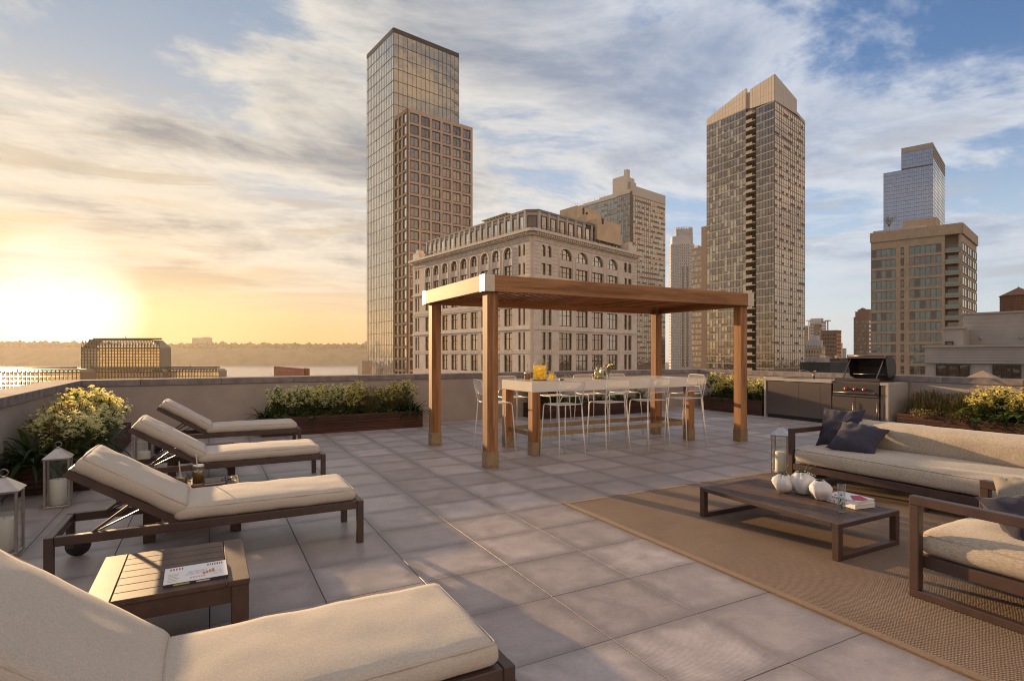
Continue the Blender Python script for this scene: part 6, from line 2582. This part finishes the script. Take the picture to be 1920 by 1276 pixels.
def far_glass():
    d0 = 500
    c = W(1749.4, d0)
    dl, dr = vdir(-280), vdir(1971)
    s1, s2, sr = hit(c, dl, 1690), hit(c, dl, 1656.6), hit(c, dr, 1771.5)
    t = building('blue_glass_tower', 'slim blue grey glass tower rising behind the tan apartment block', c)
    z1, z2 = ZZ(268, d0), ZZ(298, d0)
    f1 = Face(c, dl, s2)
    fr = Face(c, dr, sr)
    MB().prism(body_poly(c, dl, s2, dr, sr), GZ, ZZ(309, d0)).obj('wall', DKMET, t, True)
    MB().prism(body_poly(c, dl, s1, dr, sr), ZZ(309.5, d0), z1).obj('upper_wall', DKMET, t, True)
    fu = Face(c, dl, s1)
    curtain(t, f1, 60, ZZ(309, d0), 22, 3.4, [PANE_B], SLABG, .22, .003, True, mm=SLABG, lower=False)
    curtain(t, fu, ZZ(308, d0), z1 - 4, 14, 3.4, [PANE_B], SLABG, .22, .003, True, mm=SLABG, lower=False)
    curtain(t, fr, 60, z1 - 12, 9, 3.4, [PANE_S], SLABC, .3, .003, True, mm=SLABG, lower=False)
    b = MB()
    fu.box(b, 0, s1, z1 - 4, z1 + .5, -.5, .3)
    for k in range(4):
        fr.box(b, 0, sr, z1 - 12 + 3 * k, z1 - 10.4 + 3 * k, -.5, .4)
    b.obj('parapet', SLABC, t, True)


far_glass()


def slab_house(name, label, d0, u0, uc, u1, v, wallm, panes, nxl, nxr, fh, vl=90, vr=2150, wfrac=.5, vb=None):
    """plain apartment house: corner in column uc, left face to u0, right face to u1"""
    c = W(uc, d0)
    dl, dr = vdir(vl), vdir(vr)
    t = building(name, label, c)
    sl_, sr = hit(c, dl, u0), hit(c, dr, u1)
    zt = ZZ(v, d0)
    MB().prism(body_poly(c, dl, sl_, dr, sr), GZ, zt).obj('wall', wallm, t, True)
    g = MB()
    for f, n in ((Face(c, dl, sl_), nxl), (Face(c, dr, sr), nxr)):
        z = zt - fh * .6
        while z > -14:
            for k in range(n):
                a = f.L * (k + .5) / n
                w = f.L / n * wfrac / 2
                f.quad(g, a - w, a + w, z - fh * .5, z, .06, rnd.randrange(len(panes)), .01)
            z -= fh
        pb = MB()
        f.box(pb, 0, f.L, zt + .003, zt + 1.0, -.4, .15)
        pb.obj('parapet', wallm, t, True)
    g.obj('windows', panes, t, True, 'stuff')
    return t, c, zt


def small_city():
    t, c, zt = slab_house('brick_tower', 'red brick tower with stepped top left of the tan apartment block', 420, 1600.5, 1628, 1650, 596, BRICKR, [PANE_L, PANE_D, PANE_D], 7, 4, 3.1, -100, 2066)
    dl, dr = vdir(-100), vdir(2066)
    MB().prism(body_poly(W(1629, 424), dl, hit(W(1629, 424), dl, 1603.5), dr, 12), zt, ZZ(583, 424)).obj('upper_step', BRICKR, t, True)
    cc = W(1630, 428)
    b = MB().prism(body_poly(cc, dl, hit(cc, dl, 1608), dr, 10), zt, ZZ(579.5, 428))
    q = Face(cc, dl, hit(cc, dl, 1608))
    b.add([q.p(q.L * .25, ZZ(579.5, 428), .1), q.p(q.L * .9, ZZ(579.5, 428), .1), q.p(q.L * .6, ZZ(576, 428), .1), q.p(q.L * .25, ZZ(579.5, 428), -3), q.p(q.L * .9, ZZ(579.5, 428), -3), q.p(q.L * .6, ZZ(576, 428), -3)],
          [(0, 1, 2), (5, 4, 3), (0, 2, 5, 3), (1, 4, 5, 2)])
    b.obj('pediment', BRICKR, t, True)
    t, c, zt = slab_house('pale_tower', 'pale high rise with open roof frame behind the low brown houses', 640, 1519, 1540, 1549, 603, WHITEB, [PANE_G, PANE_M], 5, 3, 3.3, wfrac=.7)
    MB().prism(body_poly(W(1540, 642), vdir(90), 12, vdir(2150), 6), zt, ZZ(596, 640)).obj('bulkhead', WHITEB, t, True)
    b = MB()
    for (u, d) in ((1516.5, 640), (1552, 640)):
        p = W(u, d)
        b.box(p.x - .5, p.y - .5, GZ, p.x + .5, p.y + .5, ZZ(602, 640))
        b.box(p.x - 2.2, p.y - 2.2, ZZ(602, 640), p.x + 2.2, p.y + 2.2, ZZ(600, 640))
    b.obj('roof_frame', WHITEB, t, True)
    slab_house('orange_brick_house', 'orange brick apartment house in front of the pale high rise', 600, 1526, 1538, 1541, 610, BRICKR, [PANE_D, PANE_G], 4, 2, 3.2)
    slab_house('grey_tower', 'grey tower just right of the big crowned tower', 660, 1500, 1516, 1522, 612, SLABG, [PANE_D, PANE_M], 4, 2, 3.3)
    t, c, zt = slab_house('cream_house', 'cream and tan apartment house with small square windows', 360, 1500, 1541, 1547.5, 652, BRICKT, [PANE_D], 8, 2, 2.9, wfrac=.4)
    MB().prism(body_poly(W(1540.8, 359.6), vdir(90), 13.6, vdir(2150), 1.9), ZZ(652, 359.6), ZZ(637.5, 359.6)).obj('white_top', WHITEB, t, True)
    g = MB()
    f = Face(W(1540.8, 359.6), vdir(90), 13.6)
    for k in range(7):
        f.quad(g, 1.0 + k * 1.75, 1.75 + k * 1.75, ZZ(650, 359.6), ZZ(647.6, 359.6), .06)
    g.obj('windows', PANE_D, t, True)
    MB().prism(body_poly(W(1533, 364), vdir(90), 4.5, vdir(2150), 3), ZZ(640, 364), ZZ(628.5, 364)).obj('bulkhead', WHITEB, t, True)
    slab_house('brown_house', 'brown brick apartment house with a tan stair strip', 430, 1540, 1568, 1577.5, 621, BRICKB, [PANE_D, PANE_D, PANE_M], 9, 3, 2.9, wfrac=.6)
    slab_house('distant_block', 'small far grey block right of the brown brick house', 900, 1577, 1583, 1587, 654, SLABG, [PANE_D], 3, 2, 3.3)
    slab_house('distant_white_block', 'narrow far white block touching the brown brick house', 800, 1573, 1578, 1580, 644, WHITEB, [PANE_D], 2, 2, 3.3)
    # low dark roofs just beyond the right parapet
    for (d, u0, uc, u1, v, lab) in ((95, 1500, 1556, 1600, 679, 'low dark roof with vents just beyond the parapet left of the grill'),
                                    (190, 1544, 1574, 1612, 671.5, 'dark low roof farther off behind the grill')):
        c = W(uc, d)
        t = building('low_roof', lab, c)
        dl, dr = vdir(-100), vdir(2066)
        MB().prism(body_poly(c, dl, hit(c, dl, u0), dr, hit(c, dr, u1)), GZ, ZZ(v, d)).obj('wall', ROOFD, t, True)
        b = MB()
        for k in range(6):
            p = c + dl * rnd.uniform(1, 7) + dr * rnd.uniform(.5, 4)
            s = rnd.uniform(.3, .8)
            b.box(p.x - s, p.y - s, ZZ(v, d), p.x + s, p.y + s, ZZ(v, d) + rnd.uniform(.3, 1.0))
        b.obj('roof_vents', GREYW, t, True)


small_city()


def low_rise():
    dl, dr = vdir(25), vdir(2066)
    c = W(1925 + 240, 44)
    d0 = 45
    ca = W(1735.5, d0)
    # faces run along dl (to the left far, to the right near)
    t = building('low_rise', 'grey panelled low building with dark windows beyond the right parapet', ca)
    f = Face(ca, -dl, 30)
    zt, zb = ZZ(651, d0), ZZ(680, d0)
    dep_v = -f.n * 12
    MB().prism([ca, ca - dl * 30, ca - dl * 30 + dep_v, ca + dep_v], GZ, zb).obj('wall', GREYW, t, True)
    b = MB()
    b.prism([ca + f.n * .25, ca - dl * 30 + f.n * .25, ca - dl * 30 + dep_v, ca + dep_v], zb + .003, zt)
    b.obj('upper_band', GREYW, t, True)
    b = MB()
    f.box(b, -.15, 30, zt + .002, zt + .16, -2, .38)
    b.obj('coping', SLABC, t, True)
    h = lambda u: hit(ca, -dl, u)
    nar = [(h(1755.5), h(1819)), (h(1861.5), h(1915))]
    for (a0, a1) in nar:
        w = (a1 - a0) / 3
        for k in range(3):
            put_window(t, f, a0 + w * (k + .5), ZZ(712, d0), .06, window_mesh(w - .02, ZZ(682, d0) - ZZ(712, d0), 1, 1, PANE_D, fw=.05))
    b = MB()
    for zz in [zb + (zt - zb) * q / 6 for q in range(1, 6)]:
        f.box(b, 0, 30, zz - .012, zz + .012, .252, .262)
    b.obj('panel_joints', SLABG, t, True)
    # upper block and small penthouse
    cu = W(1805, d0 + 4)
    zu = ZZ(590, d0 + 4)
    fu = Face(cu, -dl, 30)
    MB().prism([cu, cu - dl * 30, cu - dl * 30 - fu.n * 10, cu - fu.n * 10], zt - .5, zu).obj('upper_block', GREYW, t, True)
    b = MB()
    fu.box(b, -.1, 30, zu + .002, zu + .14, -1, .12)
    for zz in [zt + (zu - zt) * q / 8 for q in range(1, 8)]:
        fu.box(b, 0, 30, zz - .012, zz + .012, .003, .014)
    b.obj('panel_joints', SLABC, t, True)
    cp = W(1768.5, d0 + 3)
    fp = Face(cp, -dl, hit(cp, -dl, 1805))
    MB().prism([cp, cp - dl * fp.L, cp - dl * fp.L - fp.n * 6, cp - fp.n * 6], zt - .5, ZZ(617, d0 + 3)).obj('penthouse', GREYW, t, True)
    put_window(t, fp, fp.L * .33, ZZ(650, d0 + 3), .04, window_mesh(.55, .45, 1, 1, PANE_D), 'window')
    b = MB()
    fp.box(b, -.1, fp.L + .1, ZZ(617, d0 + 3) + .002, ZZ(613.5, d0 + 3), -1, .15)
    b.obj('coping', SLABC, t, True)
    for u in (1840, 1916):
        q = fu.p(hit(cu, -dl, u), ZZ(634, d0 + 4), .02)
        MB().lathe([(0, -.10), (.13, -.08), (.16, 0), (.10, .04), (0, .05)], 12, (0, 0, 0), 0, True, Matrix.Translation(q) @ Matrix.Rotation(R(90), 4, 'X')).obj('wall_vent', SLABC, t, True)
    # pyramid skylight and fan just over the wall
    p = W(1842, 30)
    s = thing('roof_pyramid', 'small tan pyramid roof peeking over the right parapet', 'roof cap', (p.x, p.y, ZZ(712, 30)))
    b = MB()
    hw = .80
    z0 = 0
    M = Matrix.Rotation(math.atan2(dl.y, dl.x), 4, 'Z')
    vs = [M @ Vector(v) for v in ((-hw, -hw, 0), (hw, -hw, 0), (hw, hw, 0), (-hw, hw, 0), (0, 0, .50))]
    b.add(vs, [(0, 1, 4), (1, 2, 4), (2, 3, 4), (3, 0, 4), (3, 2, 1, 0)])
    b.obj('roof', mat('pyramid_shingle', (.42, .30, .19), .85, var=.15, vscale=6), s)
    MB().box(-.7, -.7, -6, .7, .7, -.002, M=M).obj('base', GREYW, s)
    p = W(1838, 43.5)
    v = thing('roof_fan', 'round metal exhaust fan in front of the low grey building', 'fan', (p.x, p.y, ZZ(697, 43.5)))
    b = MB().cyl((0, 0, -6), .30, 6.05, 14)
    b.lathe([(.30, 0), (.42, .12), (.42, .22), (.30, .34), (0, .40)], 16)
    b.obj('housing', SLABG, v)
    MB().lathe([(0, 0), (.22, .01), (.26, .06), (.22, .10), (0, .10)], 14, (0, 0, 0), 0, True, Matrix.Translation((-.30, -.32, .18)) @ Matrix.Rotation(R(75), 4, 'X')).obj('fan_mouth', SLABC, v)
    # water tower
    p = W(1910, 75)
    zb, zc, za = ZZ(587, 75), ZZ(555, 75), ZZ(538.5, 75)
    r = 28 * 75 / F
    w = thing('water_tower', 'round cedar water tank with a cone roof at the right edge', 'water tower', (p.x, p.y, zb))
    n = 36
    sm = MB()
    for k in range(n):
        a0, a1 = 2 * math.pi * k / n, 2 * math.pi * (k + .94) / n
        vs = [(r * math.cos(a) * q, r * math.sin(a) * q, z) for z in (0, zc - zb) for q in (1, .96) for a in (a0, a1)]
        sm.add(vs, [(0, 1, 5, 4), (2, 6, 7, 3), (4, 5, 7, 6), (0, 4, 6, 2), (1, 3, 7, 5), (0, 2, 3, 1)])
    sm.obj('staves', CEDAR, w)
    hp = MB()
    for q in (.06, .2, .34, .5, .66, .82, .95):
        hp.tube([(r * 1.008 * math.cos(2 * math.pi * k / 24), r * 1.008 * math.sin(2 * math.pi * k / 24), (zc - zb) * q) for k in range(24)], .022, 5, 0, True)
    hp.obj('hoops', DKMET, w)
    MB().lathe([(r * 1.06, zc - zb), (r * 1.06, zc - zb + .05), (.05, za - zb), (0, za - zb + .2)], 24, (0, 0, 0), 0, False).obj('cone_roof', CEDAR, w)
    b = MB()
    for k in range(6):
        a = k * math.pi / 3
        b.bar((r * .8 * math.cos(a), r * .8 * math.sin(a), -.02), (r * .8 * math.cos(a), r * .8 * math.sin(a), GZ - zb), .25, .25)
    b.obj('leg_frame', DKMET, w)


low_rise()


# --- river side: water, far shore, glass hall, red hoarding
def river_side():
    g = MB()
    n = 72
    g.add([(0, 0, GZ)] + [(math.cos(2 * math.pi * k / n) * 2380, math.sin(2 * math.pi * k / n) * 2380, GZ) for k in range(n)], [(0, k + 1, (k + 1) % n + 1) for k in range(n)])
    g.obj('ground', mat('city_ground', (0.11, 0.095, 0.08), 0.95, var=0.4, vscale=0.02), None, kind='structure')
    wm = bpy.data.materials.new('river_water')
    wm.use_nodes = True
    gg = G(wm.node_tree)
    bs = wm.node_tree.nodes['Principled BSDF']
    bs.inputs['Base Color'].default_value = rgb(0.24, 0.24, 0.235)  # lighter than the water itself: sky glare is put into the base colour
    bs.inputs['Roughness'].default_value = 0.27
    bs.inputs['IOR'].default_value = 1.33
    bs.inputs['Specular IOR Level'].default_value = 0.9
    bn = gg.n('ShaderNodeBump')
    bn.inputs['Strength'].default_value = 0.05
    bn.inputs['Distance'].default_value = 1.0
    geo = gg.n('ShaderNodeNewGeometry')
    gg.l(gg.noise(geo.outputs['Position'], 0.08, 4.0, 0.6), bn.inputs['Height'])
    gg.l(bn.outputs[0], bs.inputs['Normal'])
    P = [W(-2200, 430), W(-2200, 1760), W(930, 1760), W(930, 430)]
    b = MB()
    b.add([(p.x, p.y, GZ + 1.0) for p in P], [(0, 1, 2, 3)])
    w = b.obj('river', wm, None, kind='structure')
    fix_normals(w)
    # palisade hills on the far shore
    hb = MB()
    us = [-900 + 7 * k for k in range(251)]
    d_ = [1690, 1700, 1730, 1790, 1850, 1890, 1900]
    rr = random.Random(5)
    vs = []
    for u in us:
        prof = 648 + 3.0 * mnoise.noise(Vector((u * .006, 1.7, 0))) + 2.2 * mnoise.noise(Vector((u * .035, 4.0, 0))) + 1.8 * mnoise.noise(Vector((u * .13, 8.0, 0))) + 1.1 * mnoise.noise(Vector((u * .41, 2.0, 0)))
        prof -= 6 * max(0, (260 - u) / 260) if u < 260 else 0
        prof = max(prof, 636)
        top = ZZ(prof, 1850)
        for k, d in enumerate(d_):
            p = W(u, d)
            q = (0, .12, .55, .86, 1.0, .97, .5)[k]
            z = GZ + .6 + (top - GZ) * q + (mnoise.noise(Vector((u * .05, k * 3.1, 1))) * 6 if 0 < k < 5 else 0)
            vs.append((p.x, p.y, z))
    m = len(d_)
    fs = [(i * m + k, (i + 1) * m + k, (i + 1) * m + k + 1, i * m + k + 1) for i in range(len(us) - 1) for k in range(m - 1)]
    hb.add(vs, fs, 0, True)
    hb.obj('hills', mat('palisade', (0.11, 0.085, 0.06), 0.95, var=0.4, vscale=0.03, vdetail=9), None, kind='structure')
    # tree mass along the ridge (reads as one wood)
    tb = MB()
    for k in range(1500):
        u = rr.uniform(-300, 760)
        d = rr.uniform(1780, 1860)
        base = 648 + 3.0 * mnoise.noise(Vector((u * .006, 1.7, 0))) + 2.2 * mnoise.noise(Vector((u * .035, 4.0, 0)))
        base -= 6 * max(0, (260 - u) / 260) if u < 260 else 0
        p = W(u, d)
        z = ZZ(base, 1850) - 5 + rr.uniform(-4, 5) + 5 * mnoise.noise(Vector((u * .09, 3.0, 2)))
        s = rr.uniform(4, 12)
        q = [Vector((rr.uniform(.7, 1.2) * s * x, rr.uniform(.7, 1.2) * s * y, rr.uniform(.6, 1.1) * s * zz)) for x, y, zz in ((1, 0, 0), (-1, 0, 0), (0, 1, 0), (0, -1, 0), (0, 0, 1), (0, 0, -1))]
        tb.add([Vector((p.x, p.y, z)) + v for v in q], [(0, 2, 4), (2, 1, 4), (1, 3, 4), (3, 0, 4), (2, 0, 5), (1, 2, 5), (3, 1, 5), (0, 3, 5)])
    tb.obj('woods', mat('ridge_wood', (0.05, 0.05, 0.025), 0.95), None, kind='stuff')
    for i, (u0, u1, v, lab, nm) in enumerate(((360, 393.5, 633, 'broad apartment block standing on the far ridge', 'ridge_block'), (530, 545, 643, 'low house on the ridge left of the glass tower', 'ridge_house'),
                                              (549, 560, 643.5, 'second low house on the ridge left of the glass tower', 'ridge_house'), (683, 688, 640, 'slim tower on the ridge beside the glass tower', 'ridge_tower'),
                                              (458.5, 460, 643, 'thin steeple on the far ridge', 'steeple'), (330, 336, 645, 'small water tank on the ridge', 'ridge_tank'))):
        p0, p1 = W(u0, 1850), W(u1, 1850)
        t = thing(nm, lab, 'building', (p0.x, p0.y, 0))
        b = MB()
        q = FWD * 14
        b.prism([p0, p1, p1 + q, p0 + q], ZZ(662, 1850), ZZ(v, 1850))
        if i == 0:
            b.prism([p0.lerp(p1, .55), p0.lerp(p1, .9), p0.lerp(p1, .9) + q, p0.lerp(p1, .55) + q], ZZ(v, 1850), ZZ(v - 1.5, 1850))
        b.obj('wall', SLABG, t, True)
        if i == 0:
            fs_ = Face(p0, (p1 - p0).normalized(), (p1 - p0).length)
            gl = MB()
            for zz in range(9):
                for k in range(14):
                    a = fs_.L * (k + .3) / 14
                    fs_.quad(gl, a, a + fs_.L / 30, ZZ(634.5 + 1.6 * zz, 1850) - 1.6, ZZ(634.5 + 1.6 * zz, 1850), .3)
            gl.obj('windows', PANE_D, t, True, 'stuff')

    # glass exhibition hall: a tall centre and two low wings, space-frame glazing
    def hall(label, d, u0, u1, vt, ch, depth, nx, nz, zb=GZ):
        c = W(u0, d)
        e = W(u1, d)
        dirr = (e - c).normalized()
        L = (e - c).length
        zt = ZZ(vt, d)
        t = building('glass_hall', label, c)
        t['group'] = 'stepped blocks of the glass exhibition hall'
        f = Face(c, dirr, L)
        b = MB()
        prof = [(0, zb), (0, zt - ch), (ch * 1.1, zt), (L - ch * 1.1, zt), (L, zt - ch), (L, zb)]
        vs = [f.p(a, z, 0) for a, z in prof] + [f.p(a, z, -depth) for a, z in prof]
        k = len(prof)
        b.add(vs, [(i, (i + 1) % k, k + (i + 1) % k, k + i) for i in range(k)])
        fix_normals(b.obj('wall', HALLG, t, True))
        m = MB()
        for q in range(nx + 1):
            a = L * q / nx
            f.box(m, a - .14, a + .14, zb, zt - (ch if a < ch or a > L - ch else .0), .02, .35)
        for q in range(nz + 1):
            z = zt - ch - (zt - ch - (-20)) * q / nz
            f.box(m, 0, L, z - .14, z + .14, .03, .36)
        f.box(m, ch, L - ch, zt - .5, zt + .25, -.5, .5)
        f.box(m, 0, L, zt - ch - .55, zt - ch, .05, .40)
        for q in range(nx):
            a0, a1 = L * q / nx, L * (q + 1) / nx
            z1 = zt - ch
            m.bar(f.p(a0, z1, .2), f.p((a0 + a1) / 2, zt - .2, .2), .22, .22)
            m.bar(f.p((a0 + a1) / 2, zt - .2, .2), f.p(a1, z1, .2), .22, .22)
        m.obj('space_frame', DKMET, t, True, 'stuff')
        gl = MB()
        for q in range(nx):
            for r in range(nz):
                z1 = zt - ch - (zt - ch + 20) * r / nz
                z0 = zt - ch - (zt - ch + 20) * (r + 1) / nz
                f.quad(gl, L * q / nx + .2, L * (q + 1) / nx - .2, z0 + .2, z1 - .2, .05, 0, .03)
        gl.obj('glazing', [HALLP], t, True, 'stuff')
        rd = MB()
        f.box(rd, L * .06, L * .94, zt + .26, zt + 1.2, -depth * .6, -depth * .5)
        for q in range(5):
            a = L * (.12 + .19 * q)
            f.box(rd, a, a + .25, zt + .25, zt + 1.2 + (q == 2) * 1.2, -4, -3.7)
        rd.obj('roof_rail', DKMET, t, True)
    global HALLG, HALLP
    HALLP = leaf_mat('hall_pane', (0.36, 0.27, 0.17), (0.62, 0.46, 0.30), 0.40, 0.25)
    HALLG = mat('hall_steel', (0.24, 0.16, 0.095), 0.45, 0.2)
    hall('tall central glass hall glowing in the low sun beyond the left parapet', 330, 153, 300, 637, 4.5, 10, 26, 14)
    hall('long low glass wing left of the central hall', 300, -260, 152, 692, 1.3, 10, 52, 5)
    hall('low glass wing right of the central hall with a chamfered end', 330, 286, 411, 691, 1.3, 8, 22, 4)
    hall('low glass foot of the central hall just above the parapet', 325, 150, 306, 692, 1.3, 8, 26, 4)
    # red hoarding box by the river
    c = W(513.5, 210)
    t = building('red_hall', 'red panelled building end by the river beyond the planter', c)
    e = W(570, 195)
    f = Face(c, (e - c).normalized(), (e - c).length)
    b = MB()
    zl, zr = ZZ(686, 210), ZZ(691, 195)
    vs = [f.p(0, GZ, 0), f.p(f.L, GZ, 0), f.p(f.L, zr, 0), f.p(0, zl, 0), f.p(0, GZ, -2), f.p(f.L, GZ, -2), f.p(f.L, zr, -2), f.p(0, zl, -2)]
    b.add(vs, [(0, 1, 2, 3), (7, 6, 5, 4), (3, 2, 6, 7), (0, 3, 7, 4), (1, 5, 6, 2)])
    fix_normals(b.obj('wall', REDP, t, True))
    b = MB()
    for k in range(14):
        a = f.L * (k + .5) / 14
        f.box(b, a - .02, a + .02, -12, zr - .1, .01, .06)
    for k in range(9):
        f.box(b, f.L * (.16 + .055 * k), f.L * (.19 + .055 * k), zl - 1.5 - .03 * k, zl - 1.05 - .03 * k, .01, .05, 1)
    b.obj('panel_ribs', [BRICKR, SLABC], t, True)
    b = MB()
    for a in (0.2, 1.0, 2.1):
        f.box(b, f.L + a, f.L + a + .10, GZ, ZZ(689, 195), -.1, 0)
    for zz in range(3):
        f.box(b, f.L + .2, f.L + 1.1, -5.5 - zz * .7 + 1, -5.4 - zz * .7 + 1, -.1, 0)
    b.obj('pole_frame', DKMET, t, True)


river_side()


# ------------------------------------------------------------------ haze
def haze():
    S, top = 2420.0, 150.0
    m = bpy.data.materials.new('haze')
    m.use_nodes = True
    n_ = m.node_tree
    n_.nodes.clear()
    v = n_.nodes.new('ShaderNodeVolumePrincipled')
    v.inputs['Color'].default_value = rgb(1.0, 0.90, 0.76)
    v.inputs['Density'].default_value = HAZE_D
    v.inputs['Anisotropy'].default_value = 0.44
    o = n_.nodes.new('ShaderNodeOutputMaterial')
    n_.links.new(v.outputs[0], o.inputs['Volume'])
    b = MB().box(-S, -S, GZ - 1, S, S, top)
    b.obj('haze', m, None, kind='stuff')


HAZE_D = 0.00011
haze()
